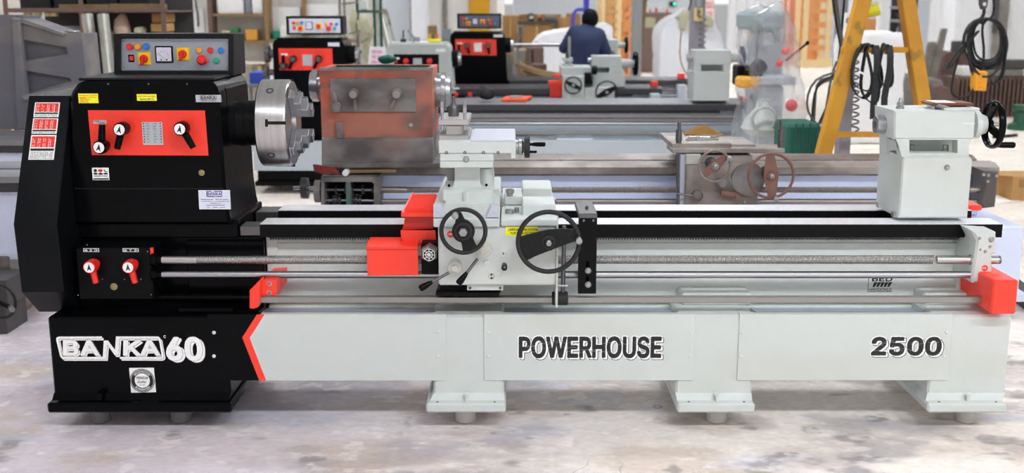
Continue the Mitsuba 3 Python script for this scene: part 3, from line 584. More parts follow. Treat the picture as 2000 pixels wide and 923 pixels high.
def nameplate(parent, pa, ta, pb, tb, Y, m, ink, zl, hh, fr):
    k, a, b, c, d, Y2 = plate(parent, 'name_plate', pa, ta, pb, tb, Y, m); H = d - c; W = (b - a)
    g = [line('BANKA', a, b, c + zl * H, hh * H, True, fr)]; q = W * fr / 2 + .02 * W; mx = (a + b) / 2; z0_, z1_ = c + (zl - .05) * H, c + (zl + hh + .05) * H; t = .018 * H
    g += [LineString([(mx - .08 * W, z1_), (mx - q, z1_), (mx - q, z0_), (mx, z0_)]).buffer(t), LineString([(mx, z1_), (mx + q, z1_), (mx + q, z0_), (mx + .08 * W, z0_)]).buffer(t)]
    return k, a, b, c, d, Y2, g
k, a, b, c, d, Y, g = nameplate(L, 382, 185, 432, 199.5, YH, 'grey_print', 'black_print', .38, .46, .58)
g += [moved(sbox(0, 0, .04 * (b - a), .09 * (d - c)), a + (b - a) * (.2 + .05 * i), c + .14 * (d - c)) for i in range(12)]; lettering(k, 'plate_lettering', g, 'black_print', Y)
k, a, b, c, d, Y, g = nameplate(L, 388, 371, 450, 408.5, YH, 'white_plate', 'navy_print', .72, .17, .43)
mat('white_plate', 'dfe2f0', .35)
lettering(k, 'plate_lettering', g, 'navy_print', Y)
H, W = d - c, b - a
def dashes(a, W, z, h, u, v, seed):
    r = random.Random(seed); o = []; x = u
    while x < v: e = min(v, x + .01 + .03 * r.random()); o.append(sbox(a + x * W, z, a + e * W, z + h)); x = e + .008
    return o
lettering(k, 'plate_text', sum([dashes(a, W, c + q * H, .03 * H, u, v, i) for i, (q, u, v) in enumerate(((.64, .28, .7), (.5, .07, .46), (.5, .54, .95), (.4, .08, .43), (.4, .47, .97), (.3, .34, .7), (.2, .24, .8), (.09, .25, .33), (.09, .44, .6), (.09, .65, .82)))], []), 'navy_print', Y)
k, a, b, c, d, Y = plate(L, 'care_sticker', 180, 327, 213, 351.5, YH)
W, H = b - a, d - c
lettering(k, 'sticker_lettering', [moved(txt('BANKA CARE', .1 * H, True, .78 * W), a + .11 * W, c + .28 * H), sbox(a + .05 * W, c + .05 * H, b - .05 * W, c + .14 * H), Point(a + .2 * W, c + .76 * H).buffer(.09 * W), affinity.scale(Point(a + .2 * W, c + .52 * H).buffer(.12 * W), 1, .45), affinity.scale(Point(a + .5 * W, c + .5 * H).buffer(.14 * W), 1, .4), affinity.scale(Point(a + .8 * W, c + .52 * H).buffer(.12 * W), 1, .45), LineString([(a + .72 * W, c + .84 * H), (a + .76 * W, c + .7 * H), (a + .88 * W, c + .68 * H)]).buffer(.02 * W)], 'black_print', Y)
lettering(k, 'sticker_tree', [affinity.scale(Point(a + .5 * W, c + .76 * H).buffer(.14 * W), 1, .6), sbox(a + .48 * W, c + .56 * H, a + .52 * W, c + .72 * H)], 'red_print', Y)
p = at(394, 337, YH); part(hd, 'oil_sight', rev(p, (0, -1, 0), [(0, .012), (.003, .012), (.004, .008), (.002, .007), (.002, 0)], 18), 'brass')
# --- lettering on the pedestal and panels
YS = YL - .0002
def logo(parent, name, main, dx, dz, gap):
    main = main.buffer(0); sh = affinity.translate(main, dx, dz).difference(main.buffer(gap, join_style=2))
    k = part(parent, name, front(main.union(sh).buffer(0), YS - .0008, YS + .002), 'white_print', False)
    part(k, 'lettering_outline', front(main.buffer(gap, join_style=2).difference(main).intersection(affinity.translate(main, dx, dz).buffer(gap)).buffer(0), YS - .0006, YS + .002), 'black_print', False); return k
q = lambda pts: Polygon([(X(100 + a / 9.09, 681, YS), Z(640 + b / 9.09, YS)) for a, b in pts])
qx = lambda a: X(100 + a / 9.09, 681, YS); qz = lambda b: Z(640 + b / 9.09, YS)
def ql(s, a, b):
    g = affinity.skew(txt(s, qz(220) - qz(485), True, (qx(b) - qx(a)) * (.94 if s != 'A' else 1)), xs=5 if s != 'A' else 0, origin=(0, 0)); return moved(g, qx(a), qz(485))
LG = [q([(920, 148), (150, 152), (115, 165), (100, 200), (145, 490), (165, 530), (205, 552), (965, 552), (1005, 300), (1120, 485), (1190, 485), (1232, 192), (1890, 192), (1915, 205), (1925, 240), (1955, 500), (1945, 512), (1205, 512), (1210, 550), (1945, 552), (1985, 530), (1995, 500), (1958, 195), (1930, 155), (1890, 148), (1165, 148), (1132, 385), (1020, 220), (945, 220), (905, 510), (205, 510), (185, 500), (150, 205), (165, 190), (915, 190)]),
      *[g_.buffer(.0018, join_style=2) for g_ in (ql('B', 205, 488), ql('A', 516, 844), ql('K', 1276, 1596), ql('A', 1582, 1922))]]
logo(L, 'brand_lettering', unary_union(LG), qx(25) - qx(0), qz(30) - qz(0), .0013)
b_ = X(394, 681, YS); a_ = X(325.5, 681, YS); zz = Z(703, YS)
logo(L, 'number_lettering', moved(txt('60', Z(658, YS) - zz, True, b_ - a_), a_, zz).buffer(.003), .010, -.006, .0013)
p = at(322, 657, YS); part(L, 'small_c_lettering', front(moved(txt('C', .011, True), p[0] - .005, p[2] - .005), YS - .0008, YS + .002), 'white_print', False)
st = part(L, 'quality_sticker', pfront([(252, 718), (300.5, 717.5), (305, 765.5), (256, 766.5)], YS - .0008, YS + .001), 'white_print')
p = at(278, 742.5, YS); cx_, cz_ = p[0], p[2]; r = .047
ring = [Point(cx_, cz_).buffer(r, 32).difference(Point(cx_, cz_).buffer(r * .94, 32)), Point(cx_, cz_).buffer(r * .9, 32).difference(Point(cx_, cz_).buffer(r * .62, 32))]
def arc_text(s, rr, h, mid, span, flip=False):
    o, n = [], len(s)
    for i, ch_ in enumerate(s):
        a = math.radians(mid + span * (.5 - (i + .5) / n) * (-1 if flip else 1)); g = txt(ch_, h, True); b = g.bounds; g = affinity.translate(g, -(b[2]) / 2, -b[3] / 2)
        g = affinity.rotate(g, math.degrees(a) - 90 + (180 if flip else 0), origin=(0, 0)); o.append(affinity.translate(g, cx_ + rr * math.cos(a), cz_ + rr * math.sin(a)))
    return o
wt = arc_text('SATISFACTION', r * .76, r * .17, 90, 108) + arc_text('GUARANTEED', r * .76, r * .17, 270, 96, True)
inner = [moved(txt('PREMIUM', r * .24, True, r * .9), cx_ - r * .45, cz_ + r * .1), affinity.skew(moved(txt('Quality', r * .26, True, r * .7), cx_ - r * .36, cz_ - r * .26), xs=12, origin=(cx_, cz_)), *[Point(cx_ + r * q, cz_ - r * .38).buffer(r * .03) for q in (-.2, -.1, 0, .1, .2)]]
part(st, 'seal_print', front(unary_union(ring + inner).buffer(0), YS - .0013, YS), 'black_print', False); part(st, 'seal_lettering', front(unary_union(wt).buffer(0), YS - .0016, YS), 'white_print', False)
def outlined(parent, name, s, pa, ta, pb, tb, grow, scr):
    a, b, c, d = X(pa, (ta + tb) / 2, YP), X(pb, (ta + tb) / 2, YP), Z(tb, YP), Z(ta, YP); H = d - c
    g = moved(txt(s, H, True, b - a), a, c).buffer(grow * H, join_style=2, mitre_limit=2)
    rr = random.Random(5); cr = []
    for i in range(scr):
        x_, z_ = a + (b - a) * (.02 + .85 * rr.random()), c + H * (.25 + .5 * rr.random()); q = [(x_, z_)]
        for j in range(4): q.append((q[-1][0] + (b - a) * .03, q[-1][1] + H * .1 * (rr.random() - .5)))
        cr.append(LineString(q).buffer(.0006))
    ds = affinity.translate(g, .007, -.006)
    rim = ds.buffer(.0022).difference(ds).difference(g.buffer(.002)); w_ = unary_union([g.buffer(.0028), ds]).buffer(.0008)
    k = part(parent, name, front(g.difference(unary_union(cr)).buffer(0), YP - .0012, YP + .001), 'black_print', False)
    part(k, 'outline', front(w_.difference(g).buffer(0), YP - .0006, YP + .001), 'white_print', False)
    part(k, 'outline_shadow', front(rim.buffer(0), YP - .0009, YP + .001), 'black_print', False)
outlined(p2, 'panel_lettering', 'POWERHOUSE', 1014, 657, 1291, 698, .02, 16)
outlined(p3, 'panel_lettering', '2500', 1703, 658, 1838, 693, .03, 14)
# ------------------------------------------------------------------ carriage with apron, cross slide, tool post
YA = 4.03
mat('grey_lav', 'bfc1cf', .45, coat=.1)
ca = part(L, 'carriage', cat(pbox(846, 427, 976, 444, YA - .015, 4.74, .004), pbox(978, 428, 1090, 442, YA - .01, 4.74, .004), pbox(846, 400, 975, 427, 4.05, 4.74, .005)), 'pale_grey')
part(ca, 'apron', pbox(856, 442, 1088, 557, YA, 4.22, .006), 'pale_grey')
part(ca, 'apron_foot', cat(pbox(912, 556, 983, 567, YA + .02, 4.2, .002)), 'pale_grey')
for px in (918, 977): sock(ca, px, 562, YA + .02, .0045, 'dark_void')
part(ca, 'drip_tray', cat(pfront([(851, 574), (858, 566), (972, 566), (978, 571), (972, 576)], 4.09, 4.26, .003), pbox(851, 570, 975, 577, 4.07, 4.12, .002)), 'black_satin')
# cross slide: trapezoid block, casting with a boss, waisted neck
part(ca, 'cross_slide', cat(pfront([(870, 396), (958, 396), (972, 427), (848, 427)], 4.035, 4.72, .004)), 'pale_grey')
for pts, nm in (([(846, 400), (861, 400), (870, 425), (846, 425)], 0), ([(960, 400), (974, 400), (974, 425), (949, 425)], 1)):
    k = part(ca, 'way_wiper', pfront(pts, 4.022, 4.045, .002), 'grey_lav')
    bolt(k, (857 if not nm else 965), 413, 4.022, .006, 'grey_lav', .004, 'screw')
part(ca, 'slide_casting', cat(pbox(863, 371, 961, 395, 4.08, 4.62, .006), rev(at(911, 395, 4.08) + (0, .004, 0), (0, 0, 1), [(0, .016), (.037, .016), (.044, .010)], 18)), 'pale_grey')
nk = [(866, 372), (880, 369), (886, 362), (888, 350), (888, 328), (937, 328), (938, 360), (946, 367), (962, 369), (962, 372)]
part(ca, 'neck', cat(pfront(nk, 4.14, 4.50, .004), cyl(np.array([X(949, 350, 4.2), 4.20, Z(366, 4.2)]), np.array([X(949, 350, 4.2), 4.20, Z(328, 4.2)]), .0265, 24), box(X(937, 350, 4.2), X(962, 350, 4.2), 4.21, 4.5, Z(371, 4.2), Z(328, 4.2), .004)), 'pale_grey')
part(ca, 'neck_web', pfront([(866, 330), (888, 330), (888, 372), (880, 362), (872, 345)], 4.30, 4.46, .003), 'grey_deep')
sock(ca, 877, 362, 4.12, .005, 'black_satin'); sock(ca, 950, 361, 4.12, .005, 'black_satin')
part(ca, 'swivel_plate', cat(pbox(859, 315, 963, 328, 4.07, 4.52, .003)), 'pale_grey')
part(ca, 'compound_base', pbox(859, 301, 964, 315, 4.075, 4.51, .003), 'pale_grey')
b = at(911, 310, 4.075); part(ca, 'clamp_bolt', rev(b, (0, -1, 0), [(0, .012), (.01, .012), (.012, .009)], 6), 'zinc')
part(ca, 'compound_slide', cat(pfront([(856, 277), (1007, 277), (1007, 310), (997, 310), (997, 300), (857, 300)], 4.085, 4.50, .003)), 'pale_grey')
for px in (872, 908, 944, 973): sock(ca, px, 298, 4.085, .006, 'steel_dark')
part(ca, 'slide_top', pbox(919, 273.5, 1006, 277.5, 4.09, 4.48, .002), 'grey_lav')
tp = part(ca, 'tool_post', cat(pbox(856, 264, 917, 277, 4.15, 4.42, .004), pbox(871, 245, 902, 266, 4.19, 4.38, .002)), 'steel_cast')
mat('steel_cast', 'bcb9b8', .42, .8)
part(tp, 'clamp_plate', pbox(855, 233, 916, 245, 4.15, 4.42, .003), 'steel_cast')
for px, Y in ((864, 4.17), (908, 4.17), (864, 4.40), (908, 4.40)):
    c = np.array([X(px, 245, Y), Y, Z(254, 4.17)]); part(tp, 'clamp_screw', cat(cyl(c, c + (0, 0, Z(222, 4.17) - Z(254, 4.17)), .0055, 12), box(c[0] - .007, c[0] + .007, Y - .007, Y + .007, Z(222, 4.17), Z(208, 4.17), .002)), 'steel')
c = np.array([X(886, 233, 4.285), 4.285, Z(232, 4.285)]); hh = Z(200, 4.285) - c[2]
part(tp, 'centre_nut', rev(c, (0, 0, 1), [(0, .021), (hh * .62, .021), (hh * .8, .017), (hh, .009), (hh + .004, .007), (hh + .022, .007), (hh + .024, .0)], 10), 'steel_dark')
for px in (864, 908): pass
d0 = np.array([X(1009, 288, 4.28), 4.28, Z(287, 4.28)])
part(ca, 'dial', rev(d0 - (.006, 0, 0), (1, 0, 0), [(0, .028), (.012, .028), (.014, .031), (.026, .031), (.028, .026), (.034, .02)], 32), 'zinc')
wx = X(1024, 288, 4.28)
hw = part(ca, 'crank_wheel', cat(rev((wx, 4.28, d0[2]), (1, 0, 0), [(0, .03), (.002, .041), (.018, .041), (.021, .038), (.021, 0)], 36)), 'black_rubber')
for zz, ln, r, yy in ((Z(281, 4.26), .062, .0085, -.03), (Z(299, 4.26), .022, .005, .02)):
    part(hw, 'handle', rev((wx + .018, 4.28 + yy, zz), (1, 0, 0), [(0, .005), (.012, .005), (.014, r * .8), (.03, r), (ln - .004, r), (ln, r * .6)], 14), 'black_gloss')
# blocks and knobs at the right of the saddle
part(ca, 'steady_block', pbox(1020, 368, 1078, 397, 4.40, 4.62, .004), 'pale_grey'); part(ca, 'steady_block', pbox(1020, 399, 1085, 430, 4.10, 4.28, .004), 'pale_grey')
part(ca, 'block_pin', cat(cyl(at(1078, 390, 4.5), at(1086, 390, 4.5), .008, 12), cyl(at(1084, 424, 4.1), at(1091, 424, 4.1), .009, 12)), 'steel')
part(ca, 'clamp_arm', cat(pbox(985, 384, 1021, 400, 4.30, 4.5, .003), pbox(985, 408, 1021, 428, 4.22, 4.4, .003)), 'pale_grey')
for px, py, Y in ((996, 381, 4.32), (995, 421, 4.14)):
    c = at(px, py, Y); part(ca, 'clamp_knob', rev(c, (0, 0, 1), [(0, .012), (.008, .012), (.01, .0165), (.022, .0165), (.026, .012)], 20), 'zinc')
part(ca, 'clamp_stud', rev(at(1009, 422, 4.16), (0, 0, 1), [(0, .009), (.03, .009), (.034, .006)], 12), 'zinc')
part(ca, 'oil_pipe', helix(at(980, 400, 4.30), at(982, 425, 4.24), .006, .0025, 5, 10, 6), 'brass')
# yellow sticker and oil dot
k, a, b, c, d, Y = plate(ca, 'bearing_sticker', 987.5, 442.5, 1050, 460, YA, 'yellow_print')
H = d - c; sl = lambda g: affinity.skew(g, xs=12, origin=((a + b) / 2, c))
lettering(k, 'sticker_lettering', [sl(line('LINER BEARING SYSTEM', a, b, c + .55 * H, .28 * H, True, .92)), sl(line('TURCITE B COATED', a, b, c + .13 * H, .28 * H, True, .74))], 'black_print', Y)
part(ca, 'oil_dot', cyl(at(880, 457, YA + .001), at(880, 457, YA + .001) - (0, .003, 0), .0125, 20), 'red_print'); oil(ca, 880, 457, YA - .002)
# handwheels
def wheel(px, py, Y, R, r, spokes, hub, hb, hpx, hpy, name='handwheel', m='black_rubber'):
    c = at(px, py, Y); k = part(ca, name, cat(torus(c, (0, 1, 0), R, r, 64, 12), cyl(c + (0, .012, 0), c - (0, .012, 0), hub, 28, b=.003)), m, 40)
    g = [Polygon([(c[0] + R * x, c[2] + R * z) for x, z in s]) for s in spokes]
    part(k, 'spoke', front(unary_union(g + [Point(c[0], c[2]).buffer(hub * 1.2)]), Y - .004, Y + .004, .0), 'spoke_black')
    part(k, 'centre_bolt', cat(rev(c - (0, .004, 0), (0, -1, 0), [(0, hb * 1.5), (.012, hb * 1.45), (.014, hb * 1.2)], 24)), 'spoke_black')
    part(k, 'bolt_head', rev(c - (0, .014, 0), (0, -1, 0), [(0, hb), (.014, hb), (.018, hb * .8), (.018, hb * .45), (.012, hb * .4), (.012, 0)], 6), 'zinc')
    h = at(hpx, hpy, Y - .045); b = np.array([h[0], Y, h[2]]); part(k, 'grip', rev(b, (0, -1, 0), [(-.004, .008), (.012, .008), (.014, .011), (.044, .0125), (.047, .011), (.048, .004)], 18), 'zinc')
    part(ca, 'wheel_shaft', cyl(c + (0, .01, 0), (c[0], YA + .002, c[2]), hub * .8, 24), 'black_satin'); return k
mat('spoke_black', '0b0c0e', .3, coat=.15, spec=.2)
wheel(905, 451, 3.93, .0785, .0078, [[(-.3, .85), (-.1, .88), (.12, .45), (.3, 0), (-.3, 0), (-.38, .3)], [(-.25, 0), (.3, 0), (.62, -.75), (.45, -.88), (-.02, -.92), (-.1, -.5)]], .034, .0165, 889, 422)
wheel(1071.5, 472, 3.94, .109, .0085, [[(-.93, .18), (-.5, .3), (0, .42), (.5, .45), (.87, .42), (.92, .05), (.5, -.1), (0, -.3), (-.45, -.48), (-.72, -.62), (-.93, -.2)]], .026, .012, 1131, 471)
# bosses and levers of the apron
def boss(px, py, r, h, m='cream_knob', step=True):
    c = at(px, py, YA - h); c = np.array([c[0], YA, c[2]]); return part(ca, 'boss', rev(c, (0, -1, 0), [(0, r), (h * .7, r * .97), (h * .75, r * .9)] + ([(h * .75, r * .45), (h, r * .4)] if step else [(h, r * .85)]), 28), m)
def arm(p0, p1, Y, parent, r0=.0055):
    a, b = at(*p0, Y), at(*p1, Y - .03); d = (b - a) / np.linalg.norm(b - a)
    k = part(parent, 'lever_arm', cyl(a, b - d * .03, r0, 12), 'steel_dark'); part(parent, 'lever_grip', rev(b - d * .045, d, [(0, .006), (.01, .0085), (.035, .0125), (.047, .0125), (.052, .009), (.053, .003)], 18), 'black_gloss')
k = boss(944, 489, .031, .06); arm((933, 505), (897, 551), YA - .045, k)
k = boss(888, 525, .027, .05); arm((877, 532), (823, 562), YA - .04, k)
boss(950, 513, .011, .006, 'pale_grey', False)
c = at(985, 523, YA - .04); part(ca, 'plunger', cyl((c[0], YA + .01, c[2]), (c[0], YA - .04, c[2]), .0105, 18, b=.002), 'black_gloss'); bolt(ca, 985, 522, YA - .04, .006, 'steel_dark', .004, 'screw')
boss(983, 497, .012, .004, 'pale_grey', False); bolt(ca, 983, 495, YA - .004, .004, 'steel_dark', .003, 'screw'); boss(974, 534, .009, .005, 'pale_grey', False)
c = at(960, 539, YA); part(ca, 'sight_disc', rev(c + (0, .002, 0), (0, -1, 0), [(0, .0125), (.004, .0125), (.005, .01), (.003, .009), (.003, 0)], 20), 'cream_knob')
part(ca, 'disc_marks', cat(box(c[0] - .003, c[0] + .003, YA - .004, YA - .001, c[2] + .004, c[2] + .009), box(c[0] - .003, c[0] + .003, YA - .004, YA - .001, c[2] - .009, c[2] - .004)), 'black_satin')
# chip guards left of the saddle
gd = part(ca, 'chip_guard', cat(pfront([(786, 416), (806, 380), (853, 380), (846, 420), (786, 423)], 4.22, 4.232, .001), hull([tuple(at(783, 416, 4.20)), tuple(at(806, 374, 4.34)), tuple(at(809, 376, 4.34)), tuple(at(788, 417, 4.20)), tuple(at(783, 421, 4.20)), tuple(at(788, 421, 4.20))]), pbox(783, 415, 847, 423.5, 4.19, 4.205, .001), hull([tuple(at(786, 417, 4.2)), tuple(at(846, 417, 4.2)), tuple(at(808, 378, 4.34)), tuple(at(852, 378, 4.34)), tuple(at(786, 415, 4.205)), tuple(at(846, 415, 4.205))])), 'red_paint')
part(gd, 'guard_skirt', pfront([(791, 423), (846, 423), (846, 447), (785, 449), (789, 436)], 4.225, 4.235, .001), 'red_dark')  # darker red puts the shade under the guard into the colour
part(gd, 'guard_apron', pfront([(782, 450), (850, 450), (853, 478), (818, 480), (788, 476), (783, 462)], 4.19, 4.20, .001), 'red_paint')
cv = part(ca, 'screw_cover', cat(hull([tuple(at(718, 474, 4.16)), tuple(at(815, 474, 4.16)), tuple(at(716, 482, 4.11)), tuple(at(816, 482, 4.11)), tuple(at(716, 484, 4.11)), tuple(at(816, 484, 4.11)), tuple(at(718, 476, 4.17)), tuple(at(815, 476, 4.17))]), pfront([(716, 482), (816, 482), (817, 537), (718, 538)], 4.11, 4.118, .001), pbox(716, 475, 816, 478, 4.15, 4.27, .001)), 'red_paint')
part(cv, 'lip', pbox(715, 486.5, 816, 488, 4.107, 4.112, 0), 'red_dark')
bx = part(ca, 'pump_box', pbox(823, 474, 856, 535, 4.13, 4.24, .004), 'black_satin')
c = at(838, 497, 4.07); part(bx, 'hexagon_knob', rev((c[0], 4.13, c[2]), (0, -1, 0), [(0, .033), (.05, .033), (.058, .028), (.06, .026)], 6, math.pi / 6), 'zinc')
c = c - (0, .001, 0); gg = [Point(c[0], c[2]).buffer(r, 24).difference(Point(c[0], c[2]).buffer(r - .0025, 24)) for r in (.023, .014)] + [LineString([(c[0], c[2]), (c[0] + .022 * math.cos(a), c[2] + .022 * math.sin(a))]).buffer(.0012) for a in np.arange(8) * math.pi / 4] + [Point(c[0], c[2]).buffer(.005)]
part(bx, 'knob_disc', cyl(c + (0, .002, 0), c - (0, .0005, 0), .024, 28), 'black_print'); part(bx, 'knob_web', front(unary_union(gg), c[1] - .0014, c[1]), 'white_print', False)
# bracket plate, switch collar, trip rod, stop bracket
part(ca, 'bracket_plate', box(X(1086, 500, 4.02), X(1090, 500, 4.02), 4.02, 4.2, Z(600, 4.02), Z(432, 4.02), .001), 'pale_grey')
part(ca, 'bracket_pin', cyl(at(1088, 558, 4.06), at(1109, 558, 4.06), .004, 8), 'zinc')
part(L, 'switch_collar', cat(cyl(at(1078, 582, 4.13), at(1109, 582, 4.13), .026, 24, b=.003)), 'black_rubber')
part(L, 'trip_rod', cat(cyl(np.array([X(1100, 500, 4.13), 4.13, Z(572, 4.13)]), np.array([X(1102, 440, 4.13), 4.13, Z(441, 4.13)]), .008, 12)), 'steel_dark')
xa, xb = X(1131, 440, 4.10), X(1166, 440, 4.10)
sb = part(L, 'stop_bracket', cat(front(sbox(xa, Z(573, 4.10), xb, Z(426, 4.10)).difference(unary_union([sbox((xa + xb) / 2 - .006, Z(522, 4.1), (xa + xb) / 2 + .006, Z(510, 4.1)), sbox((xa + xb) / 2 - .006, Z(550, 4.1), (xa + xb) / 2 + .006, Z(538, 4.1))])), 4.10, 4.135, .0)), 'black_satin')
part(sb, 'slot_back', pbox(1140, 508, 1158, 552, 4.13, 4.14, 0), 'dark_void')
part(sb, 'top_block', pbox(1130, 417, 1167, 427, 4.10, 4.36, .003), 'steel_dark')
part(sb, 'stud', cat(rev((X(1146, 415, 4.2), 4.2, Z(417, 4.2)), (0, 0, 1), [(0, .014), (.004, .014), (.005, .006), (.028, .006), (.03, .004)], 12)), 'steel_dark')
for px in (1140, 1159): sock(sb, px, 430, 4.10, .004, 'zinc')
for py in (528, 555): bolt(sb, 1148.5, py, 4.10, .0125, 'zinc', .012)
# ------------------------------------------------------------------ tailstock
YT = 4.36
ts = part(L, 'tailstock', cat(pfront([(1747, 216), (1906, 216), (1903, 272), (1746, 272)], YT, 4.60, .006)), 'pale_grey')
nkp = Polygon(xz([(1750, 270), (1900, 270), (1893, 283), (1893, 309), (1763, 309), (1756, 285)], YT)).difference(Polygon(xz([(1777, 273), (1871, 273), (1871, 299), (1777, 299)], YT)))
part(ts, 'neck', front(nkp, YT + .004, YT + .06), 'pale_grey'); part(ts, 'neck_back', front(Polygon(xz([(1756, 272), (1893, 272), (1893, 309), (1756, 309)], YT)), YT + .15, 4.60), 'pale_grey')
part(ts, 'base', pfront([(1766, 307), (1896, 307), (1900, 313), (1890, 426), (1755, 426), (1763, 313)], YT - .02, 4.62, .006), 'pale_grey')
part(ts, 'side_plate', cat(hull([tuple(at(1762, 314, YT)), tuple(at(1753, 424, YT)), tuple(at(1763, 314, YT + .01)), tuple(at(1726, 300, 4.66)), tuple(at(1718, 402, 4.66)), tuple(at(1730, 300, 4.66)), tuple(at(1727, 402, 4.66)), tuple(at(1758, 424, YT))])), 'grey_lav')  # lavender tint paints bluish light onto this left face
part(ts, 'side_rib', hull([tuple(at(1748, 275, YT)), tuple(at(1735, 270, 4.5)), tuple(at(1752, 290, YT)), tuple(at(1732, 296, 4.6)), tuple(at(1750, 300, 4.6)), tuple(at(1756, 275, 4.5))]), 'pale_grey')
for px in (1781, 1846):
    p = at(px, 300, YT + .07); part(ts, 'clamp_bolt', rev(p, (0, 0, 1), [(0, .0135), (.018, .0135), (.019, .011), (.034, .011), (.036, .008)], 6), 'zinc')
bolt(ts, 1849, 326, YT - .02, .010, 'zinc', .016)
q0 = np.array([X(1746, 243, 4.48), 4.48, Z(243, 4.48)]); q1 = np.array([X(1709, 243, 4.48), 4.48, q0[2]])
part(ts, 'quill', rev(q0 + (.03, 0, 0), q1 - q0, [(0, .0375), (.03 + q0[0] - q1[0] - .003, .0375), (.03 + q0[0] - q1[0], .035), (.03 + q0[0] - q1[0], .012), (.03 + q0[0] - q1[0] - .03, .010), (.03 + q0[0] - q1[0] - .03, 0)], 32), 'steel')
part(ts, 'bore', cyl(q1 + (.002, 0, 0), q1 + (.0026, 0, 0), .0125, 16) if False else cyl(q1 + (.031, 0, 0), q1 + (.029, 0, 0), .0099, 14), 'dark_void')
e0 = X(1904, 243, 4.48)
part(ts, 'end_boss', rev((e0 - .01, 4.48, q0[2]), (1, 0, 0), [(0, .056), (.02, .056), (.024, .044), (.034, .042), (.05, .036), (.052, .02)], 32), 'pale_grey')
wx = X(1934, 243, 4.48)
aw = np.array([math.cos(math.radians(0)), 0, 0])
hw = part(ts, 'handwheel', cat(torus((wx + .012, 4.48, q0[2]), (1, 0, 0), .0885, .0075, 56, 12, (1, 1.9)), rev((wx - .03, 4.48, q0[2]), (1, 0, 0), [(0, .024), (.02, .026), (.035, .022)], 24),
    hull([(wx - .02, 4.48 + y, q0[2] + z) for y, z in ((-.012, .012), (.012, .012))] + [(wx + .016, 4.48 + y, q0[2] + .088) for y in (-.028, .028)] + [(wx - .004, 4.48 + y, q0[2] + .012) for y in (-.012, .012)] + [(wx + .024, 4.48 + y, q0[2] + .088) for y in (-.028, .028)]),
    *[rot(hull([(wx - .02, 4.48 + y, q0[2] + z) for y, z in ((-.012, .012), (.012, .012))] + [(wx + .016, 4.48 + y, q0[2] + .088) for y in (-.02, .02)] + [(wx - .004, 4.48 + y, q0[2] + .012) for y in (-.012, .012)] + [(wx + .024, 4.48 + y, q0[2] + .088) for y in (-.02, .02)]), a, (1, 0, 0), (wx, 4.48, q0[2])) for a in (120, 240)]), 'black_gloss', 40)
part(hw, 'axle_nut', rev((wx + .002, 4.48, q0[2]), (1, 0, 0), [(0, .013), (.012, .013), (.014, .008), (.03, .008), (.032, .004)], 12), 'zinc')
part(hw, 'handle', rev((wx + .012, 4.46, Z(283, 4.46)), (1, 0, 0), [(0, .007), (.012, .007), (.014, .009), (.03, .0115), (.078, .0125), (.084, .009), (.085, .003)], 16), 'black_gloss')
zt_ = Z(216, YT)
part(ts, 'oil_cup', rev((X(1758, 210, 4.45), 4.45, zt_ - .001), (0, 0, 1), [(0, .016), (.01, .016), (.012, .012), (.026, .014), (.028, .010), (.034, .007), (.042, .006)], 18), 'zinc')
part(ts, 'lock_lever', cat(rev((X(1822, 210, 4.42), 4.42, zt_ - .001), (0, 0, 1), [(0, .012), (.018, .012), (.02, .008)], 14), cyl((X(1822, 210, 4.42), 4.42, zt_ + .018), (X(1853, 216, 4.37), 4.37, zt_ + .008), .0075, 12)), 'zinc')
part(ts, 'top_plate', box(X(1842, 212, 4.38), X(1911, 212, 4.38), 4.362, 4.56, zt_ - .001, zt_ + .010, .003), 'pale_grey')
part(ts, 'scale_line', pbox(1881, 240.5, 1905, 241.5, YT - .0006, YT + .001, 0), 'white_print')
for px, py, Y in ((1721, 402, 4.62), (1751, 421, 4.40)): part(ts, 'wiper', pbox(px - 6, py - 7, px + 4, py + 4, Y - .03, Y, .002), 'zinc')
mat('leather', '6b3a22', .45)
zz = zt_ + .010
nb = solo('leather_notebook', 'small brown leather notebook lying open on the top of the tailstock', 'notebook', roughen(remesh(box(X(1820, 205, 4.4), X(1902, 205, 4.4), 4.40, 4.52, zz + .004, zz + .016, .004), .02), .0015, 20), 'leather', 40)
part(nb, 'page', box(X(1828, 203, 4.4), X(1868, 203, 4.4), 4.405, 4.515, zz + .0155, zz + .0175), 'white_print')
# ------------------------------------------------------------------ the machines behind
def _rust(p, n, uv):
    a = fbm(p.x * 5 + 3, p.y * 5, p.z * 7 + 1, 4); b = fbm(p.x * 2.6 + 9, p.y * 2, p.z * 4.2, 4); q = fbm(p.x * 14 + 2, p.y * 9, p.z * 16, 3)
    c = mix(L3('b75c46'), L3('8f5145'), smoothstep(.35, .65, a)); c = mix(c, L3('6d625f'), smoothstep(.5, .63, b) * .8)
    c = mix(c, L3('5f5451'), smoothstep(.56, .68, q) * .5)
    return mix(c, L3('c97761'), smoothstep(.56, .7, fbm(p.x * 3 + 50, p.y, p.z * 4 + 20, 3)) * .6)
mat('rusty_primer', 'a8553f', .75, fn=_rust)
def _iron(p, n, uv): return mix(mix(L3('8f8a88'), L3('5d5654'), smoothstep(.3, .7, fbm(p.x * 5, p.y * 5, p.z * 7, 4))), L3('97705c'), smoothstep(.58, .75, fbm(p.x * 3 + 7, p.y * 3, p.z * 4, 3)) * .5)
mat('raw_iron', '7d7674', .5, .35, fn=_iron)
def _iron2(p, n, uv): return mix(mix(L3('a39a93'), L3('7b716b'), smoothstep(.35, .65, fbm(p.x * 4, p.y * 4, p.z * 5, 4))), L3('6f4f41'), smoothstep(.58, .74, fbm(p.x * 3 + 17, p.y * 3, p.z * 4, 3)) * .5)
mat('raw_iron_light', '958c86', .45, .4, fn=_iron2)
def _oxide(p, n, uv): return mix(L3('8a6253'), L3('6b4b42'), fbm(p.x * 12, p.y * 12, p.z * 20, 3))
